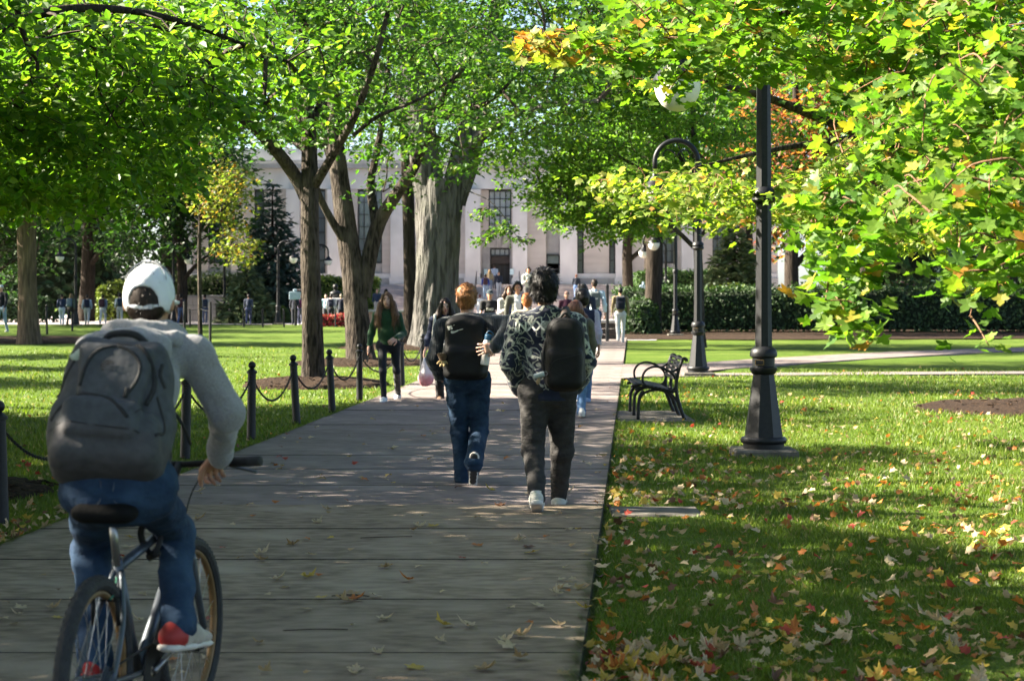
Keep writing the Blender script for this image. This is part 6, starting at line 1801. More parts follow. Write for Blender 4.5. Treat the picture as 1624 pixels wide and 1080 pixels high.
def text_tris(body):
    cu = bpy.data.curves.new('t', 'FONT'); cu.body = body; cu.size = 1.0; cu.resolution_u = 2; cu.offset = .022
    o = bpy.data.objects.new('t', cu); COL.objects.link(o)
    me = o.to_mesh(); me.calc_loop_triangles()
    V = np.array([v.co[:2] for v in me.vertices]); T = np.array([t.vertices[:] for t in me.loop_triangles])
    o.to_mesh_clear(); bpy.data.objects.remove(o); bpy.data.curves.remove(cu)
    lo, hi = V.min(0), V.max(0)
    return (V - lo) / (hi - lo), T
def print_text(name, body, soft, to3, dirn, mat, parent, lift=0.004):
    V, T = text_tris(body)
    W3 = onto(soft, [to3(u, v) for u, v in V], dirn, lift)
    return link(name, mesh_np(name, W3, [T]), mat, parent)

def ring(mb, c, axis_u, axis_v, R_, r, n=40, sides=8):
    a = np.linspace(0, 2 * math.pi, n, endpoint=False)
    U, V_ = A3(axis_u), A3(axis_v); W_ = np.cross(U, V_)
    rad = np.cos(a)[:, None] * U + np.sin(a)[:, None] * V_
    b = np.linspace(0, 2 * math.pi, sides, endpoint=False)
    rr = np.broadcast_to(np.asarray(r, float), (2,)) if np.ndim(r) else (r, r)
    V = A3(c) + rad[:, None, :] * (R_ + rr[0] * np.cos(b))[None, :, None] + W_[None, None, :] * (rr[1] * np.sin(b))[None, :, None]
    i = np.arange(n)[:, None]; j = np.arange(sides)[None]; i2 = (i + 1) % n; j2 = (j + 1) % sides
    mb.add(V.reshape(-1, 3), np.stack([i * sides + j, i2 * sides + j, i2 * sides + j2, i * sides + j2], -1).reshape(-1, 4))

M['denim'] = nmat('denim', (0.020, 0.042, 0.080), (0.012, 0.025, 0.052), 16, 0.9, 0.75, 24, spec=0.15, bdist=0.014, ramp=(.3, .7), stretch=(1, 1, 1.6), c3=(0.034, 0.064, 0.112), scale3=5)
M['denim_dark'] = nmat('denim_dark', (0.016, 0.036, 0.066), (0.010, 0.021, 0.043), 16, 0.9, 0.75, 24, spec=0.15, bdist=0.014, ramp=(.3, .7), stretch=(1, 1, 1.6), c3=(0.028, 0.054, 0.094), scale3=5)
M['denim_light'] = nmat('denim_light', (0.10, 0.19, 0.34), (0.07, 0.14, 0.27), 26, 0.9, 0.3, 200)
M['seam'] = nmat('seam', (0.06, 0.08, 0.11), (0.05, 0.06, 0.08), 40, 0.9)
M['grey_fleece'] = nmat('grey_fleece', (0.27, 0.266, 0.272), (0.19, 0.188, 0.193), 160, .95, .6, 22, spec=.15, sheen=.3, bdist=.012, ramp=(.3, .7))
M['pack_grey'] = nmat('pack_grey', (0.06, 0.064, 0.07), (0.043, 0.046, 0.051), 30, 0.75, 0.5, 40, spec=0.25, bdist=0.006)
M['pack_base'] = nmat('pack_base', (0.062, 0.06, 0.064), (0.045, 0.044, 0.047), 30, 0.75, 0.5, 40, spec=0.25, bdist=0.006)
M['black_web'] = nmat('black_web', (0.012, 0.012, 0.013), (0.02, 0.02, 0.02), 60, 0.8, 0.3, 300)
M['black_nylon'] = nmat('black_nylon', (0.006, 0.006, 0.007), (0.010, 0.0095, 0.009), 12, 0.6, 0.3, 60, spec=0.2, bdist=0.006)
M['cream'] = nmat('cream', (0.62, 0.60, 0.53), (0.55, 0.53, 0.47), 30, 0.85)

# ------------------------------------------------------------------ bicycle
BIKE_YAW = -R(7.2)
bike = thing('bicycle', 'silver framed bicycle ridden by the person in the white cap', 'bicycle', (-1.337, 6.38, 0.03), BIKE_YAW)
M['alloy'] = nmat('alloy', (0.085, 0.10, 0.12), (0.06, 0.07, 0.085), 20, 0.42, metal=0.5)
M['rim_gold'] = nmat('rim_gold', (0.19, 0.11, 0.045), (0.13, 0.08, 0.033), 20, 0.5, metal=0.3)
M['chrome'] = nmat('chrome', (0.3, 0.3, 0.3), (0.24, 0.24, 0.24), 30, 0.35, metal=0.9)
def bt(name, pts, r, mat, sides=10, parent=bike, smooth=True):
    mb = MB(); mb.tube(pts, r, sides); return mb.build(name, mat, parent, smooth, rel=False)
WR = 0.338
def wheel(y, yaw=0.0):
    w = bpy.data.objects.new('wheel', None); COL.objects.link(w); w.parent = bike; w.location = (0, y, WR); w.rotation_euler = (0, 0, yaw)
    mb = MB(); ring(mb, (0, 0, 0), (0, 1, 0), (0, 0, 1), WR - .026, .026, 56, 10)
    for k in range(64):
        a = 2 * math.pi * k / 64
        for sx in (-1, 0, 1):
            aa = a + (.05 if sx == 0 else 0); rr = WR - .004 - (.008 if sx else 0)
            mb.box((sx * .016, rr * math.cos(aa), rr * math.sin(aa)), (.011, .012, .008), np.array([[1, 0, 0], [0, math.cos(aa - math.pi / 2), -math.sin(aa - math.pi / 2)], [0, math.sin(aa - math.pi / 2), math.cos(aa - math.pi / 2)]]))
    mb.build('tyre', M['rubber'], w, False, rel=False)
    mb = MB(); ring(mb, (0, 0, 0), (0, 1, 0), (0, 0, 1), WR - .058, (.012, .014), 56, 8); mb.build('rim', M['rim_gold'], w, True, rel=False)
    mb = MB()
    for k in range(28):
        a = 2 * math.pi * k / 28; sx = 1 if k % 2 else -1; o = .16 * (1 if (k // 2) % 2 else -1)
        mb.tube([(sx * .028, .02 * math.cos(a + o * 6), .02 * math.sin(a + o * 6)), (sx * .004, (WR - .066) * math.cos(a), (WR - .066) * math.sin(a))], .0013, 4, False)
    mb.build('spokes', M['chrome'], w, False, rel=False)
    mb = MB(); mb.lathe([(0.006, -.065), (.012, -.06), (.022, -.034), (.014, -.028), (.014, .028), (.022, .034), (.012, .06), (.006, .065)], 12, (0, 0, 0), 0, np.array([[0, 0, 1], [0, 1, 0], [-1, 0, 0]])); mb.build('hub', M['alloy'], w, True, rel=False)
    return w
wheel(0.0); wheel(1.06, R(-3))
BB, ST, HT, HB = np.array([0, .44, .29]), np.array([0, .225, .70]), np.array([0, .875, .78]), np.array([0, .915, .655])
bt('seat_tube', [BB, ST], .017, M['alloy']); bt('down_tube', [BB, HB], .021, M['alloy']); bt('top_tube', [ST - np.array([0, -.012, .03]), HT - np.array([0, 0, .03])], .017, M['alloy']); bt('head_tube', [HT, HB], .021, M['alloy'])
for sx in (-1, 1):
    bt('seat_stay', smooth_path([(sx * .012, .235, .66), (sx * .05, .13, .50), (sx * .062, .0, WR)], 6), .0095, M['alloy'])
    bt('chain_stay', smooth_path([(sx * .03, .42, .29), (sx * .05, .2, .315), (sx * .062, .0, WR)], 6), .0095, M['alloy'])
    bt('fork_blade', smooth_path([(sx * .05, .925, .63), (sx * .055, .97, .5), (sx * .055, 1.06, WR)], 6), .014, M['alloy'])
bt('fork_crown', [(-.055, .925, .635), (.055, .925, .635)], .018, M['alloy'])
bt('seat_post', [ST - np.array([0, 0, .02]), (0, .175, .84)], .0135, M['chrome'])
Sd = Soft(.04); Sd.cone((0, .36, .868), (0, .2, .868), .022, .042, sq=((0, 0, 1), .7)); Sd.cone((-.055, .1, .866), (.055, .1, .866), .058, .058, sq=((0, 0, 1), .6)); soft_obj('saddle', Sd, .01, nmat('saddle_vinyl', (.006, .006, .006), (.009, .009, .009), 20, .85, .2, 60, spec=.08), bike)
bt('saddle_rail', [(-.022, .09, .845), (-.022, .26, .842)], .004, M['chrome'], 6); bt('saddle_rail', [(.022, .09, .845), (.022, .26, .842)], .004, M['chrome'], 6)
bt('seat_clamp', [(-.025, .17, .84), (.025, .17, .84)], .012, M['rim_gold'], 8)
bt('stem', [HT, HT + np.array([0, -.02, .12]), (0, .93, .955)], .015, M['black_nylon'])
bt('handlebar', smooth_path([(-.30, .86, .975), (-.15, .915, .965), (0, .93, .955), (.15, .915, .965), (.30, .86, .975)], 6), .012, M['black_nylon'])
for sx in (-1, 1):
    bt('grip', [(sx * .205, .896, .969), (sx * .325, .852, .977)], .0185, M['rubber'], 12)
    bt('brake_lever', smooth_path([(sx * .17, .905, .967), (sx * .19, .95, .95), (sx * .29, .935, .93)], 5), .006, M['alloy'], 6)
bt('brake_clamp', [(.155, .91, .966), (.185, .9, .968)], .02, M['black_nylon'], 10)
bt('cable', smooth_path([(.18, .93, .955), (.12, 1.03, .98), (.03, 1.0, .85), (.02, .9, .7)], 6), .003, M['black_web'], 5)
bt('cable', smooth_path([(.0, .22, .64), (.012, .17, .60), (.015, .11, .585)], 5), .003, nmat('cable_green', (.05, .25, .15), None, 20), 5)
mb = MB()
for sx in (-1, 1): mb.tube([(sx * .042, .115, .5), (sx * .04, .10, .59)], .008, 6)
mb.tube([(-.045, .10, .585), (.05, .10, .58)], .004, 6); mb.build('rear_brake', M['black_nylon'], bike, True, rel=False)
mb = MB()
for R_, w_ in ((.05, .040), (.042, .046), (.034, .052), (.027, .058)): mb.lathe([(0.005, w_ - .002), (R_, w_ - .002), (R_, w_ + .001), (.005, w_ + .001)], 24, (0, 0, WR), 0, np.array([[0, 0, 1], [0, 1, 0], [-1, 0, 0]]))
mb.build('cassette', M['alloy'], bike, False, rel=False)
mb = MB(); mb.box((.07, -.02, .25), (.014, .03, .1)); mb.box((.07, .03, .20), (.012, .045, .06)); mb.build('derailleur', M['black_nylon'], bike, False, rel=False)
mb = MB(); mb.lathe([(.02, .05), (.092, .05), (.096, .052), (.092, .055), (.02, .055)], 30, BB, 0, np.array([[0, 0, 1], [0, 1, 0], [-1, 0, 0]])); mb.build('chainring', M['black_nylon'], bike, False, rel=False)
bt('chain', [(.052, .44, .385), (.05, .0, .375)], .004, M['iron_dull'], 5); bt('chain', [(.052, .44, .196), (.06, .03, .19)], .004, M['iron_dull'], 5)
CA = R(20)
for sx, sg in ((1, 1), (-1, -1)):
    e = BB + np.array([sx * .085, sg * .17 * math.cos(CA), sg * .17 * math.sin(CA)])
    bt('crank', [BB + np.array([sx * .06, 0, 0]), e], .011, M['chrome'], 8)
    mb = MB(); mb.box(e + np.array([sx * .055, 0, 0]), (.085, .07, .022), None, .004); mb.build('pedal', M['black_nylon'], bike, False, rel=False)
cl = thing('cable_lock', 'black coiled cable lock hanging on the bicycle frame', 'lock', bike.location, BIKE_YAW)
mb = MB(); a = np.linspace(0, 4 * math.pi, 60)
mb.tube(np.stack([.03 + .035 * np.cos(a) * (1 + .1 * np.sin(a * .5)), .50 + .02 * np.sin(a * 2), .74 + .055 * np.sin(a)], 1), .009, 6); mb.build('lock_cable', M['black_web'], cl, True, rel=False)
mb = MB(); mb.tube([(.06, .49, .69), (.02, .50, .67)], .014, 8); mb.build('lock_barrel', M['black_nylon'], cl, True, rel=False)

# ------------------------------------------------------------------ the cyclist
rider = thing('person', 'cyclist in a white cap, grey hoodie and blue jeans riding away', 'person', (-1.27, 6.75, 0))
ro = Vector(rider.location)
q_ = lambda px, py, d: ap(px, py, d) - ro
JR = dict(pelvis=q_(187, 764, 6.57), neck=q_(231, 538, 6.96), head=q_(237, 477, 7.04), lsh=q_(150, 562, 6.88), rsh=q_(309, 562, 6.94),
          lel=q_(112, 660, 7.0), lwr=q_(150, 730, 7.2), rel=q_(359, 655, 6.98), rwr=q_(349, 722, 7.19), lhip=q_(150, 778, 6.60), rhip=q_(228, 776, 6.60),
          lkn=q_(146, 862, 6.99), lan=q_(151, 1058, 6.72), rkn=q_(277, 838, 7.05), ran=q_(283, 992, 6.84),
          fwd=(.13, .99, 0), hfwd=(.05, 1, -.05), rtoe=(.33, .93, -.1), ltoe=(.1, .97, -.2), rpn=(0, .35, -.95), lpn=(0, .35, -.95),
          rhd=q_(335, 741, 7.27), lhd=q_(160, 740, 7.28))
M['shoe_beige'] = cloth((.40, .36, .30), .8, 100); M['shoe_red'] = nmat('shoe_red', (.36, .022, .02), (.28, .02, .018), 12, .6)
cfgR = dict(h=.0118, wrf=(20, 20, 30), hood_w=1.28, hood_up=.006, seed=3, top=[M['grey_fleece']], trousers=[M['denim']], skin=TAN_, hood=True, hair='none', top_name='hoodie', loose=.95, sleeve=.96, leg=.97, cuff=.064, hem=.0, top_hem=-.03, hipk=1.06, wr=.0095, twr=.008,
            shoe=M['shoe_beige'], heel=M['shoe_red'], rcurl=.85, lcurl=.85, pockets=M['seam'], rthumb=1, lthumb=-1, wcuff=.046)
bodyR, UR, TR = build_person(rider, JR, cfgR)
Bh = basis(JR['hfwd']); hc = A3(JR['head']); Pq = lambda x, y, z: hc + x * Bh[0] + y * Bh[1] + z * Bh[2]
Hh = Soft(.02); Hh.ell(Pq(0, -.014, .028), (.0795, .0965, .097), Bh); Hh.ell(Pq(0, -.055, -.025), (.066, .05, .058), Bh, .03); Hh.cut(Pq(0, .02, 0), Bh[1]); Hh.cut(Pq(0, 0, -.078), -Bh[2])
hrR = soft_obj('hair', Hh, .008, hair_mat((.022, .013, .009)), bodyR); strands(Hh, hrR, hair_mat((.022, .013, .009)), 1500, .014, 'short', Bh, hc, 4)
M['cap_white'] = cloth((.66, .67, .70), .85, 300, .15, .92)
Cp = Soft(.02); Cp.ell(Pq(0, -.006, .032), (.0865, .109, .098), Bh); Cp.ell(Pq(0, -.008, -.002), (.0855, .1075, .085), Bh); Cp.cut(Pq(0, -.1, -.036), -Bh[2] - Bh[1] * .06)
Cp.box(Pq(0, -.115, -.001), (.05, .05, .016), .006, Bh, ('sub', .004)); Cp.ell(Pq(0, -.115, .012), (.049, .05, .034), Bh, .004, sub=True)
cap_o = soft_obj('cap', Cp, .006, M['cap_white'], rider)
mb = MB()
for k in range(6):
    a = k * math.pi / 3 + math.pi / 2; pts = []
    for t in np.linspace(0.05, 1.25, 9): pts.append(Pq(.0895 * math.sin(t) * math.cos(a), -.006 + .1105 * math.sin(t) * math.sin(a), .040 + .0985 * math.cos(t)))
    if abs(a - 1.5 * math.pi) > .2: mb.tube(pts, .0019, 4)
mb.build('cap_seam', nmat('cap_thread', (.34, .35, .37), None, 40), cap_o, True, rel=False)
mb = MB(); mb.lathe([(.008, 0), (.007, .005), (0, .007)], 10, Pq(0, -.006, .138)); mb.build('cap_button', M['cap_white'], cap_o, True, rel=False)
K = Soft(.01); K.ell(Pq(0, .14, .0), (.08, .085, .012), Bh); soft_obj('visor', K, .008, M['cap_white'], cap_o)
mb = MB(); mb.box(Pq(.03, -.106, -.026), (.014, .012, .016), Bh.T); mb.build('buckle', M['chrome'], cap_o, rel=False)

# ---- the cyclist's backpack
pk_c = ap(181, 648, 6.60); eu = A3(ap(199, 545, 6.72) - ap(166, 750, 6.47)); eu /= np.linalg.norm(eu)
ex = np.array([1, .1, 0]); ex = ex - eu * (ex @ eu); ex /= np.linalg.norm(ex); ey = np.cross(eu, ex)
pack = thing('backpack', 'large charcoal backpack with arched zips worn by the cyclist', 'backpack')
pack.matrix_world = Matrix.Translation(pk_c) @ Matrix(((ex[0], ey[0], eu[0]), (ex[1], ey[1], eu[1]), (ex[2], ey[2], eu[2]))).to_4x4()
PS = Soft(.03)
PS.box((0, .02, -.005), (.17, .10, .245), .055, None, None, .30)
PS.box((0, -.01, -.15), (.175, .11, .095), .05, None, .03)
for sx in (-1, 1): PS.ell((sx * .165, .02, -.07), (.045, .075, .12), None, .03); PS.ell((sx * .15, .02, .10), (.035, .07, .09), None, .03)
PS.box((-.005, -.085, .075), (.115, .035, .115), .03, None, .008, -.9)
PS.box((-.02, -.105, -.10), (.13, .045, .075), .04, None, .008)
PS.wr = wrinkles(44, .0045, (16, 16, 22))
pk_main = soft_obj('pack_body', PS, .0085, [M['pack_grey'], M['pack_base']], pack, lambda C: (C[:, 2] < -.135 - .03 * (C[:, 0] > 9)).astype(int))
def pxl(px, py):                         # photo pixel -> pack-local (x, z)
    return (px - 181) * 6.5 / 3160 + (py - 648) * 6.5 / 3160 * .16, (648 - py) * 6.5 / 3160 * 1.02
def zip_line(name, pts, r, mat=M['black_web'], lift=-.001):
    P = smooth_path([(*pxl(*p), 0) for p in pts], 6)
    W3 = onto(PS, [(p[0], 0, p[1]) for p in P], (0, 1, 0), lift, .4)
    mb = MB(); mb.tube(W3, r, 6); return mb.build(name, mat, pk_main, True, rel=False)
zip_line('zip', [(132, 640), (142, 605), (160, 578), (190, 566), (216, 576), (228, 598), (222, 625), (204, 652)], .0075)
zip_line('zip', [(84, 690), (104, 664), (140, 655), (172, 662), (194, 680), (207, 697)], .0075)
zip_line('zip', [(190, 552), (225, 560), (246, 590), (248, 625), (234, 658)], .0095)
zip_line('zip', [(262, 580), (258, 600), (264, 620)], .008)
zip_line('seam', [(78, 706), (130, 712), (190, 716), (232, 716)], .003)
zip_line('seam', [(112, 645), (150, 654), (196, 660), (232, 665)], .0025)
zip_line('seam', [(234, 660), (224, 680), (208, 698)], .0025)
zip_line('zip_pull', [(207, 640), (203, 655)], .009)
zip_line('strap', [(252, 640), (262, 690), (248, 715)], .006)
zip_line('strap', [(92, 640), (104, 615), (128, 575)], .006)
mb = MB(); c3 = onto(PS, [(*pxl(177, 604)[:1], 0, pxl(177, 604)[1])], (0, 1, 0), .001, .4)[0]
mb.lathe([(0, .0), (.024, .0), (.024, .004), (0, .004)], 24, c3, 0, np.array([[1, 0, 0], [0, 0, 1], [0, -1, 0]])); em = mb.build('emblem', M['black_web'], pk_main, rel=False)
for zz, ww in ((.012, .036), (0, .030), (-.012, .036)):
    mb = MB(); mb.box(c3 + np.array([-.012, -.005, zz * .8]), (ww * .42, .002, .0035)); mb.box(c3 + np.array([.012, -.005, zz * .8]), (ww * .42, .002, .0035)); mb.build('emblem_bar', M['pack_grey'], em, rel=False)
bt('handle', smooth_path([(-.075, .02, .245), (-.05, -.005, .275), (.03, -.01, .28), (.085, .02, .25)], 6), .012, M['black_web'], 8, pack)
YK = Soft(.02); YK.box((.005, .06, .235), (.125, .05, .03), .025); soft_obj('yoke', YK, .01, M['black_web'], pack)
for sx in (-1, 1):
    bt('shoulder_strap', smooth_path([(sx * .085, .05, .235), (sx * .095, .12, .265), (sx * .115, .24, .235), (sx * .135, .33, .12), (sx * .155, .30, -.03), (sx * .17, .12, -.14)], 6), .022, M['black_web'], 8, pack)
bt('side_strap', smooth_path([(.185, -.01, .02), (.225, .10, .0), (.24, .22, .0)], 5), .006, M['black_web'], 6, pack)
ctg = thing('cloth', 'folded pale green cloth tucked under the top of the cyclist backpack', 'cloth', ap(140, 562, 6.62))
CS = Soft(.02); CS.ell((0, 0, 0), (.05, .03, .022)); CS.ell((.03, -.01, .015), (.035, .03, .018)); CS.ell((-.035, 0, -.01), (.025, .025, .014)); CS.wr = wrinkles(8, .006, (60, 60, 60))
soft_obj('cloth_fold', CS, .006, cloth((.38, .44, .36)), ctg)

# ------------------------------------------------------------------ man in the black sweater
mB = thing('person', 'ginger haired person in a dark sweater and jeans walking away, arm bent back', 'person', gp(742, 770))
ro = Vector(mB.location); q_ = lambda px, py, d: ap(px, py, d) - ro
JB = dict(pelvis=q_(742, 592, 16.9), neck=q_(741, 503, 16.95), head=q_(740, 475, 16.98), lsh=q_(705, 521, 16.93), rsh=q_(778, 513, 16.9),
          lel=q_(690, 570, 16.9), lwr=q_(703, 604, 17.08), rel=q_(812, 514, 16.70), rwr=q_(787, 550, 16.55), rhd=q_(768, 553, 16.55), rpn=(0, 1, 0),
          lhip=q_(725, 604, 16.92), rhip=q_(759, 604, 16.92), lkn=q_(729, 690, 17.02), lan=q_(735, 753, 16.88), rkn=q_(760, 688, 17.0), ran=q_(752, 730, 16.62),
          fwd=(0, 1, 0), hfwd=(.05, 1, -.02), rtoe=(-.05, .25, -.97), rup=(0, .97, .25), ltoe=(-.05, 1, 0))
M['knit'] = nmat('knit', (0.020, 0.026, 0.030), (0.012, 0.015, 0.018), 22, 0.95, 1.0, 26, stretch=(4.0, 1, .5), spec=.15, sheen=.4, bdist=.012)
bodyB, UB, TB = build_person(mB, JB, dict(h=.0122, seed=21, top=[M['knit']], trousers=[M['denim_dark']], skin=LIGHT, hair='short', strands=2600, strand_len=.024, hair_c=(.30, .13, .045), top_name='sweater', loose=1.2, sleeve=1.32, wcuff=.044, leg=1.08, cuff=.072, hem=.05,
                top_hem=-.05, wr=.007, shoe=cloth((.03, .03, .035)), sole=M['white_rubber'], lpocket=True, rcurl=.12, rspread=.2, rthumb=1, pockets=M['seam'], collar=.02))
mb = MB(); a3 = A3(JB['ran']); so = Soft(.02)
so.cone(a3 + np.array([0, -.098, .04]), a3 + np.array([0, -.085, -.05]), .036, .034, sq=((0, 1, 0), .2)); so.cone(a3 + np.array([0, -.085, -.05]), a3 + np.array([-.008, -.052, -.165]), .034, .032, sq=((0, 1, 0), .2))
soft_obj('outsole', so, .009, M['rubber'], mB)
bagB = thing('backpack', 'slim black nylon backpack with a white tick logo', 'backpack', gp(742, 770))
BS = Soft(.03); c0 = A3(q_(738, 553, 16.70))
BS.box(c0, (.18, .07, .26), .06, None, None, .25); BS.box(c0 + np.array([0, -.05, -.11]), (.165, .06, .135), .055, None, .02); BS.ell(c0 + np.array([0, .0, .2]), (.17, .07, .09), None, .03)
BS.wr = wrinkles(31, .008, (8, 8, 22))
bagb = soft_obj('pack_body', BS, .011, M['black_nylon'], bagB)
to3 = lambda px, py: A3(q_(px, py, 16.6))
print_shape('logo', [[(714.5, 527), (715.3, 524.5), (718, 526.3), (724, 524), (729, 522.2), (734.5, 521.6), (734, 522.6), (729, 524), (723, 527), (718, 529.2), (715.5, 529)]], BS, to3, (0, 1, 0), M['cream'], bagb)
blob = lambda cx, cy, r_: [(cx + r_ * math.cos(a), cy + r_ * .85 * math.sin(a)) for a in np.linspace(0, 6.28, 9)[:-1]]
print_shape('logo', [blob(711, 519, 2.5), blob(714.5, 518, 2.4), blob(712, 522, 2.2), blob(716, 521, 2.0), [(717, 516), (720.5, 515), (720.8, 515.8), (717.6, 517)]], BS, to3, (0, 1, 0), M['cream'], bagb)
for sx in (-1, 1):
    bt('shoulder_strap', smooth_path([c0 + np.array([sx * .10, .02, .24]), A3(JB['neck']) + np.array([sx * .11, .01, -.01]), A3(JB['neck']) + np.array([sx * .13, .13, -.12]), c0 + np.array([sx * .19, .30, -.02]), c0 + np.array([sx * .17, .06, -.2])], 5), .02, M['black_web'], 6, bagB)
bot = thing('water_bottle', 'white water bottle with a blue lid in the backpack side pocket', 'bottle', ap(771, 560, 16.60))
mb = MB(); mb.lathe([(0, -.10), (.036, -.10), (.038, -.09), (.038, .085), (.03, .11), (.026, .115)], 16); mb.build('bottle_body', M['white_rubber'], bot, True, rel=False)
M['blue_plastic'] = nmat('blue_plastic', (.02, .09, .17), (.015, .07, .14), 20, .45)
mb = MB(); mb.lathe([(.039, .02), (.0395, .022), (.0395, .045), (.039, .047)], 16); mb.build('band', M['blue_plastic'], bot, True, rel=False)
mb = MB(); mb.lathe([(.03, .11), (.031, .113), (.031, .15), (.026, .158), (0, .16)], 16); ld = mb.build('lid', M['blue_plastic'], bot, True, rel=False)
mb = MB(); mb.tube(smooth_path([(.028, 0, .13), (.036, 0, .165), (0, 0, .185), (-.02, 0, .16)], 4), .006, 6); mb.build('lid_loop', M['blue_plastic'], ld, True, rel=False)
bot.rotation_euler = (0, R(8), 0)
pc = thing('plush_charm', 'small brown plush keychain hanging from the black backpack', 'keychain', ap(702, 568, 16.62))
Pl = Soft(.008); Pl.ell((0, 0, .015), (.038, .034, .034)); Pl.ell((0, 0, -.03), (.026, .024, .03)); [Pl.ell((sx * .034, 0, .03), (.014, .01, .016)) for sx in (-1, 1)]; [Pl.cone((sx * .02, -.005, -.025), (sx * .04, -.01, -.045), .011, .009) for sx in (-1, 1)]; [Pl.cone((sx * .012, -.01, -.05), (sx * .016, -.025, -.062), .012, .011) for sx in (-1, 1)]
Pl.wr = wrinkles(5, .004, (160, 160, 160))
soft_obj('plush', Pl, .006, [cloth((.10, .06, .03), .95, 80, .6), cloth((.36, .26, .12), .95, 80, .5)], pc, lambda C: ((C[:, 2] < -.02) & (C[:, 1] < .01)).astype(int))
mb = MB(); mb.tube([(0, 0, .045), (.01, .01, .10), (.015, .02, .15)], .003, 5); mb.build('key_loop', M['chrome'], pc, True, rel=False)

# ------------------------------------------------------------------ man in the patterned jacket
def scroll_mat(name, dark, pale, cx):
    m, nt, N, L, p = new_mat(name)
    p.inputs['Roughness'].default_value = .95; p.inputs['Specular IOR Level'].default_value = .15; p.inputs['Sheen Weight'].default_value = .25
    tc = N.new('ShaderNodeTexCoord'); sp = N.new('ShaderNodeSeparateXYZ'); L.new(tc.outputs['Object'], sp.inputs[0])
    sub = N.new('ShaderNodeMath'); sub.operation = 'SUBTRACT'; sub.inputs[1].default_value = cx; L.new(sp.outputs[0], sub.inputs[0])
    ab = N.new('ShaderNodeMath'); ab.operation = 'ABSOLUTE'; L.new(sub.outputs[0], ab.inputs[0])
    cb = N.new('ShaderNodeCombineXYZ'); L.new(ab.outputs[0], cb.inputs[0]); L.new(sp.outputs[1], cb.inputs[1]); L.new(sp.outputs[2], cb.inputs[2])
    def band(scale, dist, c, w, seed):
        nz = N.new('ShaderNodeTexNoise'); nz.noise_dimensions = '4D'; nz.inputs['W'].default_value = seed; nz.inputs['Scale'].default_value = scale; nz.inputs['Detail'].default_value = .6; nz.inputs['Distortion'].default_value = dist
        L.new(cb.outputs[0], nz.inputs['Vector'])
        s = N.new('ShaderNodeMath'); s.operation = 'SUBTRACT'; s.inputs[1].default_value = c; L.new(nz.outputs[0], s.inputs[0])
        a = N.new('ShaderNodeMath'); a.operation = 'ABSOLUTE'; L.new(s.outputs[0], a.inputs[0])
        r = N.new('ShaderNodeMapRange'); r.inputs[1].default_value = w; r.inputs[2].default_value = w * .55; r.inputs[3].default_value = 0; r.inputs[4].default_value = 1; L.new(a.outputs[0], r.inputs[0])
        return r
    b1 = band(5.6, 1.8, .5, .042, 2.3); b2 = band(8.0, 2.4, .45, .026, 7.7)
    mxm = N.new('ShaderNodeMath'); mxm.operation = 'MAXIMUM'; L.new(b1.outputs[0], mxm.inputs[0]); L.new(b2.outputs[0], mxm.inputs[1])
    fz_ = N.new('ShaderNodeTexNoise'); fz_.inputs['Scale'].default_value = 60; L.new(tc.outputs['Object'], fz_.inputs['Vector'])
    ml = N.new('ShaderNodeMath'); ml.operation = 'MULTIPLY'; L.new(mxm.outputs[0], ml.inputs[0]); 
    rg = N.new('ShaderNodeMapRange'); rg.inputs[1].default_value = .3; rg.inputs[2].default_value = .55; rg.inputs[3].default_value = .45; L.new(fz_.outputs[0], rg.inputs[0]); L.new(rg.outputs[0], ml.inputs[1])
    mx = N.new('ShaderNodeMix'); mx.data_type = 'RGBA'; mx.inputs[6].default_value = (*dark, 1); mx.inputs[7].default_value = (*pale, 1); L.new(ml.outputs[0], mx.inputs[0]); L.new(mx.outputs[2], p.inputs['Base Color'])
    bp = N.new('ShaderNodeBump'); bp.inputs['Strength'].default_value = .5; bp.inputs['Distance'].default_value = .006
    nb = N.new('ShaderNodeTexNoise'); nb.inputs['Scale'].default_value = 160; L.new(tc.outputs['Object'], nb.inputs['Vector']); L.new(nb.outputs[0], bp.inputs['Height']); L.new(bp.outputs[0], p.inputs['Normal'])
    return m
mA = thing('person', 'black haired person in a navy and cream scroll patterned jacket walking away', 'person', gp(868, 812))
ro = Vector(mA.location); q_ = lambda px, py, d: ap(px, py, d) - ro
JA = dict(pelvis=q_(868, 604, 14.8), neck=q_(866, 493, 14.82), head=q_(863, 461, 14.84), lsh=q_(825, 517, 14.8), rsh=q_(909, 517, 14.8),
          lel=q_(808, 575, 14.78), lwr=q_(830, 616, 14.98), rel=q_(928, 573, 14.8), rwr=q_(912, 612, 15.0), lhip=q_(847, 622, 14.8), rhip=q_(889, 622, 14.8),
          lkn=q_(846, 714, 14.8), lan=q_(851, 786, 14.46), rkn=q_(891, 714, 14.98), ran=q_(886, 789, 15.12), fwd=(0, 1, 0), hfwd=(-.08, 1, 0), ltoe=(.04, .92, -.36), lup=(0, .36, .92), rtoe=(.12, 1, 0))
jack = scroll_mat('scroll_jacket', (0.014, 0.018, 0.036), (0.38, 0.39, 0.33), float(JA['pelvis'][0] - .012)); rib = cloth((.012, .016, .034), .95, 60, .6)
zc_ = float(q_(0, 619, 14.7)[2])
M['trouser_black'] = nmat('trouser_black', (.040, .038, .037), (.026, .025, .025), 14, .85, .7, 20, spec=.15, bdist=.016, stretch=(1, 1, 1.8))
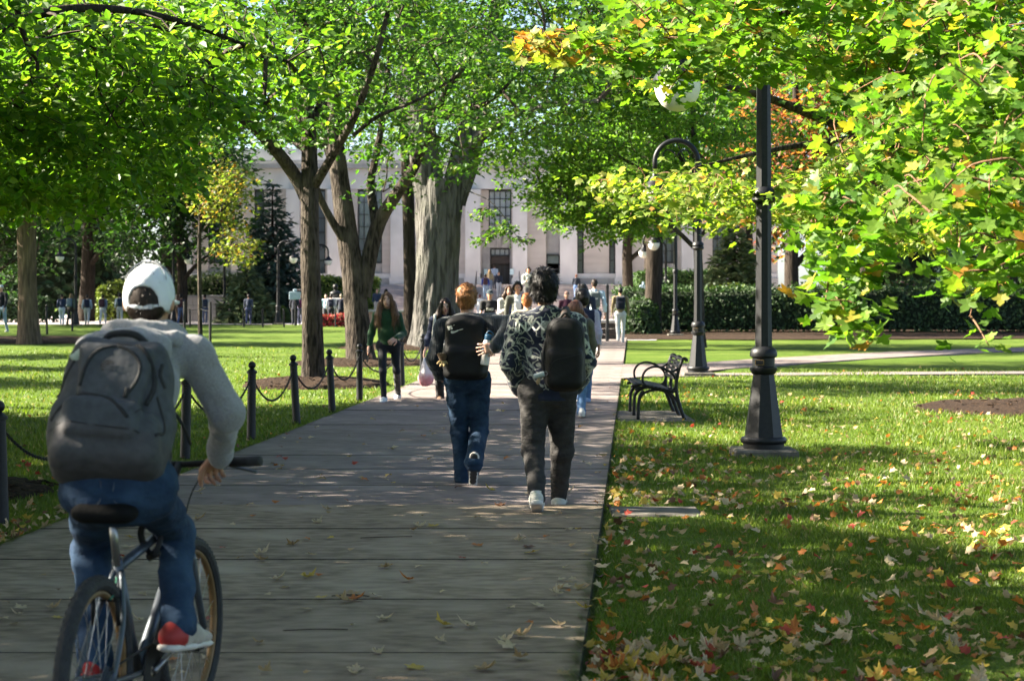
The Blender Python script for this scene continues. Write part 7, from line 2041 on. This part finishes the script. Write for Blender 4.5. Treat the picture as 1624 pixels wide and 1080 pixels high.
bodyA, UA, TA = build_person(mA, JA, dict(h=.0122, seed=27, top=[jack, rib], trousers=[M['trouser_black']], skin=TAN_, hair='bushy', strands=3000, strand_len=.036, hair_c=(.007, .006, .006), top_name='jacket', bulk=1.06, loose=1.16, sleeve=1.30, wcuff=.05, pouch=True, leg=1.22, cuff=.048, hem=.02, twr=.010,
                top_hem=-.15, wr=.011, shoe=cloth((.50, .49, .44), .8, 60), sole=M['white_rubber'], chunky=1.7, shoe_l=.30, shoe_w=.115, lpocket=True, rpocket=True, collar=.03,
                top_region=lambda C: (C[:, 2] < zc_ - .0).astype(int)))
to3 = lambda px, py: A3(q_(px, py, 14.6))
print_text('lettering', 'INXX', UA, lambda u, v: to3(817 + 48 * u, 526 - v * 15 - 2 * u), (0, 1, 0), nmat('print_white', (.72, .71, .64), (.66, .65, .58), 30, .9), mA, .007)
bagA = thing('backpack', 'plain black backpack slung on the right shoulder of the patterned jacket', 'backpack', gp(868, 812))
c0 = A3(q_(896, 562, 14.52)); BSA = Soft(.025)
BSA.box(c0, (.148, .10, .27), .10, None, None, .22); BSA.box(c0 + np.array([-.005, -.06, -.10]), (.135, .065, .155), .06, None, .012)
BSA.wr = wrinkles(61, .004, (12, 12, 16))
ba = soft_obj('pack_body', BSA, .010, M['black_nylon'], bagA)
def line_on(soft, pts, to3, r, mat, parent, name='zip'):
    P = smooth_path([(p[0], p[1], 0) for p in pts], 5); W3 = onto(soft, [to3(p[0], p[1]) for p in P], (0, 1, 0), 0.0, .5); mb = MB(); mb.tube(W3, r, 5); return mb.build(name, mat, parent, True, rel=False)
line_on(BSA, [(870, 585), (878, 571), (898, 565), (918, 560), (925, 556)], to3, .004, M['black_web'], ba); line_on(BSA, [(869, 545), (873, 520), (886, 508), (906, 508), (920, 520), (924, 545)], to3, .004, M['black_web'], ba)
bt('shoulder_strap', smooth_path([c0 + np.array([.0, .05, .25]), A3(q_(897, 495, 14.74)), A3(q_(899, 497, 14.92)), A3(q_(912, 540, 15.02)), A3(q_(918, 600, 14.75))], 6), .034, nmat('strap_brown', (.03, .018, .012), (.02, .013, .01), 30, .8), 8, bagA)
bt('loose_strap', smooth_path([c0 + np.array([-.09, .05, .2]), c0 + np.array([-.15, .02, .05]), c0 + np.array([-.155, -.01, -.12]), c0 + np.array([-.12, -.02, -.24])], 5), .016, M['black_web'], 6, bagA)
bt('handle', smooth_path([c0 + np.array([-.04, 0, .26]), c0 + np.array([0, -.02, .30]), c0 + np.array([.04, 0, .26])], 5), .01, M['black_web'], 6, bagA)
kc = thing('key_charm', 'pale tube keychain with a tan tassel on the black backpack', 'keychain', ap(855, 595, 14.42))
mb = MB(); mb.lathe([(0, -.04), (.017, -.04), (.02, -.035), (.02, .035), (.017, .04), (0, .04)], 12, (0, 0, 0), 0, np.array([[.3, 0, .95], [0, 1, 0], [-.95, 0, .3]])); mb.build('charm_tube', nmat('charm', (.42, .46, .46), (.3, .34, .34), 20, .4), kc, True, rel=False)
mb = MB(); mb.tube([(.0, -.005, -.02), (-.01, -.01, -.05), (-.005, -.01, -.065)], [.012, .016, .01], 7); mb.build('tassel', cloth((.30, .21, .12)), kc, True, rel=False)
mb = MB(); ring(mb, (.045, -.01, .012), (1, 0, 0), (0, 0, 1), .014, .003, 14, 5); mb.build('key_loop', M['chrome'], kc, True, rel=False)

# ------------------------------------------------------------------ woman in the green hoodie
wG = thing('person', 'long haired woman in a dark green hoodie walking toward the camera', 'person', gp(620, 640))
ro = Vector(wG.location); q_ = lambda px, py, d: ap(px, py, d) - ro
JG = dict(pelvis=q_(616, 541, 30.1), neck=q_(614, 492, 30.1), head=q_(614, 476, 30.05), rsh=q_(597, 501, 30.1), lsh=q_(631, 501, 30.1), rel=q_(589, 529, 30.15), rwr=q_(584, 555, 30.0), lel=q_(640, 529, 30.1), lwr=q_(628, 536, 29.8),
          rhip=q_(606, 548, 30.1), lhip=q_(626, 548, 30.1), rkn=q_(607, 590, 29.85), ran=q_(609, 630, 29.8), lkn=q_(629, 589, 30.1), lan=q_(631, 625, 30.8),
          fwd=(-.05, -1, 0), hfwd=(-.1, -1, -.03), lhd=q_(616, 544, 29.7), lpn=(0, .8, -.5), rhd=q_(584, 568, 29.9), rpn=(.9, 0, 0), rtoe=(-.15, -1, -.1), ltoe=(-.12, -1, -.25))
build_person(wG, JG, dict(h=.015, seed=33, sc=.95, top=[cloth((.018, .055, .022), .95, 120, .35)], trousers=[cloth((.010, .011, .016), .8)], skin=LIGHT, hair='long', hair_len=.40, hair_c=(.16, .085, .045), hood=True, strands=1100, strand_len=.16, hair_vol=1.15, top_name='hoodie', bulk=.95, loose=1.14, sleeve=1.0, leg=.82, cuff=.052, hem=.02,
             top_hem=-.06, wr=.008, shoe=cloth((.7, .7, .69), .7), sole=M['white_rubber'], shoe_l=.26, lcurl=.3, rcurl=.9))
ph = thing('phone', 'dark phone held low by the woman in green', 'phone', ap(584, 567, 29.9))
mb = MB(); mb.box((0, 0, 0), (.012, .075, .15), np.array([[.97, .1, .2], [-.1, .99, 0], [-.2, 0, .97]]), .004); mb.build('phone_case', M['black_nylon'], ph, rel=False)
mb = MB(); mb.box((-.008, -.001, -.002), (.002, .066, .138), np.array([[.97, .1, .2], [-.1, .99, 0], [-.2, 0, .97]])); mb.build('screen', M['pane'], ph, rel=False)

# ------------------------------------------------------------------ woman with the plastic bag
wP = thing('person', 'dark haired woman in a navy jacket carrying a white plastic bag', 'person', gp(700, 637))
ro = Vector(wP.location); q_ = lambda px, py, d: ap(px, py, d) - ro
JP = dict(pelvis=q_(705, 545, 30.6), neck=q_(706, 500, 30.6), head=q_(706, 485, 30.55), rsh=q_(688, 509, 30.6), lsh=q_(725, 509, 30.6), rel=q_(680, 537, 30.6), rwr=q_(673, 560, 30.4), lel=q_(734, 538, 30.6), lwr=q_(728, 560, 30.4),
          rhip=q_(696, 552, 30.6), lhip=q_(715, 552, 30.6), rkn=q_(697, 593, 30.4), ran=q_(698, 629, 30.7), lkn=q_(716, 592, 30.7), lan=q_(717, 624, 31.3), fwd=(0, -1, 0), hfwd=(.12, -1, -.25), rhd=q_(672, 568, 30.35), rpn=(.9, 0, .1))
build_person(wP, JP, dict(h=.015, seed=35, sc=.95, top=[cloth((.012, .018, .045), .9)], trousers=[cloth((.010, .010, .012), .85)], skin=LIGHT, hair='long', hair_len=.26, strands=700, strand_len=.12, hair_c=(.03, .018, .013), top_name='jacket', bulk=.95, sleeve=1.08, leg=1.0, cuff=.066, hem=.05,
             top_hem=-.05, wr=.008, shoe=cloth((.14, .07, .035), .7), sole=cloth((.08, .05, .03)), shoe_l=.26, rcurl=1.1, lcurl=.6))
tb = thing('shoulder_bag', 'pale strapped shoulder bag worn by the woman in navy', 'bag', gp(700, 637))
bt('shoulder_strap', smooth_path([q_(690, 499, 30.45), q_(689, 510, 30.42), q_(687, 527, 30.42), q_(686, 545, 30.5)], 5), .022, M['cream'], 6, tb)
TS = Soft(.02); TS.box(A3(q_(724, 552, 30.75)), (.12, .06, .14), .04); soft_obj('bag_body', TS, .014, M['cream'], tb)
pb = thing('plastic_bag', 'white plastic shopping bag with a pinkish bottom', 'bag', ap(675, 592, 30.3))
def bag_mat():
    m, nt, N, L, p = new_mat('plastic_film')
    tc = N.new('ShaderNodeTexCoord'); sp = N.new('ShaderNodeSeparateXYZ'); L.new(tc.outputs['Object'], sp.inputs[0])
    nz = N.new('ShaderNodeTexNoise'); nz.inputs['Scale'].default_value = 9; L.new(tc.outputs['Object'], nz.inputs['Vector'])
    ad = N.new('ShaderNodeMath'); ad.operation = 'MULTIPLY_ADD'; ad.inputs[1].default_value = .25; L.new(nz.outputs[0], ad.inputs[0]); L.new(sp.outputs[2], ad.inputs[2])
    rp = N.new('ShaderNodeValToRGB'); rp.color_ramp.elements[0].position = 0.0; rp.color_ramp.elements[1].position = .16
    rp.color_ramp.elements[0].color = (.62, .30, .34, 1); rp.color_ramp.elements[1].color = (.74, .72, .74, 1); L.new(ad.outputs[0], rp.inputs[0]); L.new(rp.outputs[0], p.inputs['Base Color'])
    p.inputs['Roughness'].default_value = .35
    tr = N.new('ShaderNodeBsdfTranslucent'); L.new(rp.outputs[0], tr.inputs[0]); mx = N.new('ShaderNodeMixShader'); mx.inputs[0].default_value = .35
    L.new(p.outputs[0], mx.inputs[1]); L.new(tr.outputs[0], mx.inputs[2]); L.new(mx.outputs[0], N['Material Output'].inputs[0])
    return m
PB = Soft(.04); PB.ell((0, 0, -.08), (.125, .095, .12)); PB.cone((0, 0, -.02), (-.01, 0, .13), .095, .05); PB.cone((-.01, 0, .12), (-.025, 0, .24), .042, .014); PB.wr = wrinkles(71, .010, (40, 40, 14))
soft_obj('bag_film', PB, .011, bag_mat(), pb)
# ------------------------------------------------------------------ the other walkers
def walker(label, px, d, top_y, toward, cfg, z=0.0, stride=.22, phase=1, arms='swing', turn=0.0, pack=None, pack_label=None, height=None):
    """a person at distance d whose head top shows at top_y; toward = faces the camera"""
    x = (px - CENTRE_X) / LENS_PX * d
    hgt = height or (EYE - (top_y - HORIZON_Y) / LENS_PX * d - z)
    rot = (math.pi if toward else 0.0) + turn
    t = thing('person', label, 'person', (x, d, z), rot)
    J = joints(hgt, stride, phase, arms=arms)
    c = dict(h=.020 if d < 60 else .030 if d < 90 else .042, seed=int(px * 7 + d) % 97, wr=.008)
    c.update(cfg)
    body, U, T = build_person(t, J, c)
    if pack is not None:
        far_pack(pack_label or ('backpack on the ' + label), (x, d, z), rot, J, pack, .022 if d < 60 else .036)
    return t, U, J
C_ = cloth
BLK, NAVY, GRY, WHT, BLUE, JEAN, KHAKI = C_((.012, .012, .013)), C_((.014, .02, .045)), C_((.26, .26, .25)), C_((.66, .66, .66)), C_((.30, .42, .55)), M['denim'], C_((.30, .24, .16))
DK, BR, AUB, BLD = (.014, .011, .010), (.05, .028, .016), (.17, .062, .03), (.30, .19, .09)

# near the two men
t, U, J = walker('man in a dark cap and black lettered T-shirt walking toward the camera', 777, 53, 459.5, True, dict(top=BLK, trousers=C_((.03, .03, .034)), hair='cap', cap=C_((.015, .03, .04)), short=True, top_name='shirt', collar=.0, skin=TAN_, shoe=C_((.2, .1, .05)), hair_c=DK), phase=-1)
print_text('lettering', 'DMSI', U, lambda u, v: np.array([.095 - .19 * u, .2, 1.215 + .075 * v]), (0, -1, 0), M['cream'], t, .006)
walker('curly haired man in a white T-shirt and olive overshirt walking toward the camera', 821, 47, 447.5, True, dict(top=[C_((.07, .075, .06)), WHT], trousers=C_((.05, .05, .05)), hair='curly', hair_c=DK, skin=TAN_, top_name='overshirt', collar=.0, top_region=lambda C: ((np.abs(C[:, 0]) < .085) & (C[:, 1] > .03)).astype(int)))
walker('person in a cream jacket holding a blue can beside the curly haired man', 807, 48, 453, True, dict(top=[C_((.42, .42, .37)), C_((.05, .07, .14))], trousers=C_((.05, .06, .09)), hair='long', hair_len=.2, hair_c=BR, skin=FAIR, top_region=lambda C: ((np.abs(C[:, 0]) < .07) & (C[:, 1] > .03)).astype(int)), arms='phone')
walker('ginger haired walker seen between the two men', 836, 32, 467, False, dict(top=C_((.36, .27, .17)), trousers=JEAN, hair='short', hair_c=(.32, .12, .04), skin=LIGHT), phase=-1)
walker('auburn haired woman in an olive jacket and light jeans walking away', 913, 25.9, 478, False, dict(h=.016, top=C_((.10, .095, .07), .9, 30, .6), trousers=M['denim_light'], hair='long', hair_len=.20, strands=600, strand_len=.1, hair_back=True, hair_c=(.16, .07, .045), skin=LIGHT, sleeve=1.15, loose=1.05, leg=.95, shoe=C_((.6, .6, .6))), phase=-1, pack=(.02, .02, .022), pack_label='small dark backpack on the auburn haired woman')
walker('dark haired walker in a navy and lavender top ahead of the auburn haired woman', 924, 29.5, 463.5, False, dict(top=[C_((.018, .022, .05)), C_((.40, .37, .46))], trousers=M['denim_light'], hair='bushy', hair_c=DK, skin=TAN_, shoe=C_((.2, .3, .5)), top_region=lambda C: (C[:, 0] > .17).astype(int)))
walker('long dark haired person in a navy jacket walking away up the path', 926, 48, 450, False, dict(top=C_((.012, .02, .04)), trousers=C_((.02, .022, .03)), hair='long', hair_len=.3, hair_back=True, hair_c=(.03, .024, .02)))
walker('man in a pale blue shirt with a grey backpack walking away', 943, 58, 442, False, dict(top=C_((.40, .52, .60)), trousers=C_((.02, .05, .13)), hair='short', hair_c=(.03, .02, .015), skin=TAN_, sleeve=1.1), pack=(.09, .11, .115), pack_label='grey green backpack on the man in pale blue')
walker('person with a dark backpack and white trousers beside the hedge', 984, 68, 455, False, dict(top=C_((.25, .20, .11)), trousers=WHT, hair='short', hair_c=DK), pack=(.012, .016, .03), pack_label='dark backpack on the person in white trousers')
walker('person in a plum shirt and cap walking toward the camera', 899, 66, 462, True, dict(top=C_((.07, .02, .045)), trousers=C_((.3, .25, .2)), hair='cap', cap=C_((.2, .12, .1)), skin=LIGHT))
walker('tall person in a grey hoodie on the steps behind the black haired man', 838, 84, 424, True, dict(top=C_((.36, .38, .34)), trousers=C_((.06, .06, .06)), hair='curly', hair_c=DK, skin=TAN_, hood=True, top_name='hoodie'), z=.95, arms='phone')
# on the steps
def step_z(d): return max(0.0, min(14, math.floor((d - 127) / .95) + 1)) * Z0 / 14 + .01
walker('person all in white climbing the library steps', 761, 118, 445, False, dict(top=C_((.74, .74, .72)), trousers=C_((.74, .74, .72)), hair='short', hair_c=(.12, .05, .05)), z=0, height=1.72)
for lab, px, d, tw, top, trs, hr, hc_, pk in (
    ('person in bright blue with a backpack near the library door', 770, 134, False, C_((.02, .05, .3)), C_((.3, .4, .55)), 'short', DK, (.06, .03, .04)),
    ('person in a tan coat near the library door', 776.5, 136, False, C_((.4, .3, .18)), C_((.25, .3, .4)), 'long', BLD, None),
    ('person in a dark top carrying a bag in front of the library door', 791, 135, True, C_((.02, .025, .045)), C_((.5, .5, .55)), 'short', DK, None),
    ('person in pale blue standing at the library door jamb', 784, 138, False, C_((.45, .5, .62)), C_((.1, .1, .12)), 'short', BR, None),
    ('person in black top and blue jeans right of the entrance', 914, 134, False, C_((.015, .02, .035)), C_((.15, .25, .5)), 'short', AUB, None),
    ('person with a white bag on the steps at right', 918.5, 130, False, C_((.1, .1, .12)), C_((.5, .48, .45)), 'long', DK, None)):
    walker(lab, px, d, 0, tw, dict(top=top, trousers=trs, hair=hr, hair_c=hc_), z=step_z(d), height=1.7, pack=pk)
walker('woman in black and white carrying a pink bag left of the elm', 613, 121, 0, False, dict(top=BLK, trousers=C_((.6, .58, .56)), hair='long', hair_c=DK), height=1.7, turn=R(40), z=.35)
pkb = thing('pink_bag', 'small pink bag carried by the woman in black and white', 'bag', ((619.5 - 812) / 3160 * 121, 120.8, .95))
PK = Soft(.03); PK.box((0, 0, 0), (.17, .08, .17), .05); soft_obj('bag_body', PK, .03, C_((.62, .10, .20)), pkb); bt('handle', smooth_path([(-.1, 0, .15), (0, 0, .38), (.1, 0, .15)], 4), .02, C_((.62, .10, .20)), 6, pkb)
walker('person in a navy top and khaki trousers beside the forked trunk', 598, 118, 0, True, dict(top=C_((.03, .045, .08)), trousers=C_((.42, .36, .3)), hair='short', hair_c=BR), height=1.75, z=.3)
# by the bust
for lab, px, d, tw, top, trs, pk in (
    ('person in dark clothes under the historical marker', 467, 109, False, C_((.012, .015, .03)), C_((.012, .015, .025)), None),
    ('person in a plum coat beside the historical marker', 476, 110, True, C_((.10, .02, .07)), C_((.12, .12, .2)), None),
    ('person in pale blue by the bust', 517, 108.5, True, C_((.40, .58, .70)), C_((.05, .05, .06)), None),
    ('person with a dark backpack facing the bust', 525, 107.5, False, C_((.35, .36, .4)), C_((.02, .02, .03)), (.015, .02, .04)),
    ('pale haired person in navy right of the bust', 541, 108, False, C_((.015, .018, .035)), C_((.015, .018, .03)), None),
    ('person in black behind the navy coat near the forked trunk', 549, 111, False, BLK, BLK, None),
    ('person in dark clothes far off by the shrubs', 394, 112, False, C_((.03, .04, .07)), C_((.05, .06, .12)), None)):
    walker(lab, px, d, 0, tw, dict(top=top, trousers=trs, hair='short', hair_c=(.3, .24, .18) if 'pale haired' in lab else DK), height=1.72, pack=pk)
# the group on the left
for i, (lab, px, d, top, trs, hr, hc_, pk) in enumerate((
    ('walker in a navy jacket and pale trousers, leftmost of the group', 98, 112, C_((.02, .03, .07)), C_((.42, .48, .58)), 'short', DK, None),
    ('blond long haired walker with a blue grey pack', 112, 108, C_((.10, .12, .09)), C_((.025, .022, .02)), 'long', BLD, (.10, .14, .18)),
    ('walker in a pale blue hoodie with a navy backpack', 138, 110, C_((.40, .48, .58)), C_((.45, .46, .46)), 'short', DK, (.015, .02, .04)),
    ('walker in a grey blue coat with a dark red pack', 163, 112, C_((.14, .18, .24)), C_((.48, .5, .55)), 'short', DK, (.05, .02, .03)),
    ('walker in a white top with a navy pack, right end of the group', 190, 110, C_((.6, .62, .64)), C_((.5, .48, .46)), 'bushy', DK, (.015, .03, .05)),
    ('walker in a dark coat right of the white cap', 287, 114, C_((.03, .03, .045)), C_((.06, .09, .18)), 'bushy', DK, (.06, .02, .02)),
    ('walker in a white top beside the young tree', 325, 116, C_((.56, .56, .56)), C_((.06, .08, .14)), 'short', DK, (.02, .03, .05)))):
    walker(lab, px, d, 0, False, dict(top=top, trousers=trs, hair=hr, hair_c=hc_, hair_back=True), height=1.72 + .05 * math.sin(i * 2), pack=pk, phase=1 if i % 2 else -1, turn=R([6, -12, 9, -5, 14, -16, 11][i]), stride=[.1, .26, .2, .28, .14, .24, .18][i], pack_label='backpack on the ' + lab.split(',')[0])
walker('man in a pale cap and black jacket at the left picture edge', 3, 84, 451, True, dict(top=C_((.012, .013, .02)), trousers=C_((.26, .33, .42)), hair='cap', cap=C_((.55, .58, .62)), hair_c=(.3, .3, .3), skin=LIGHT), turn=R(-20))
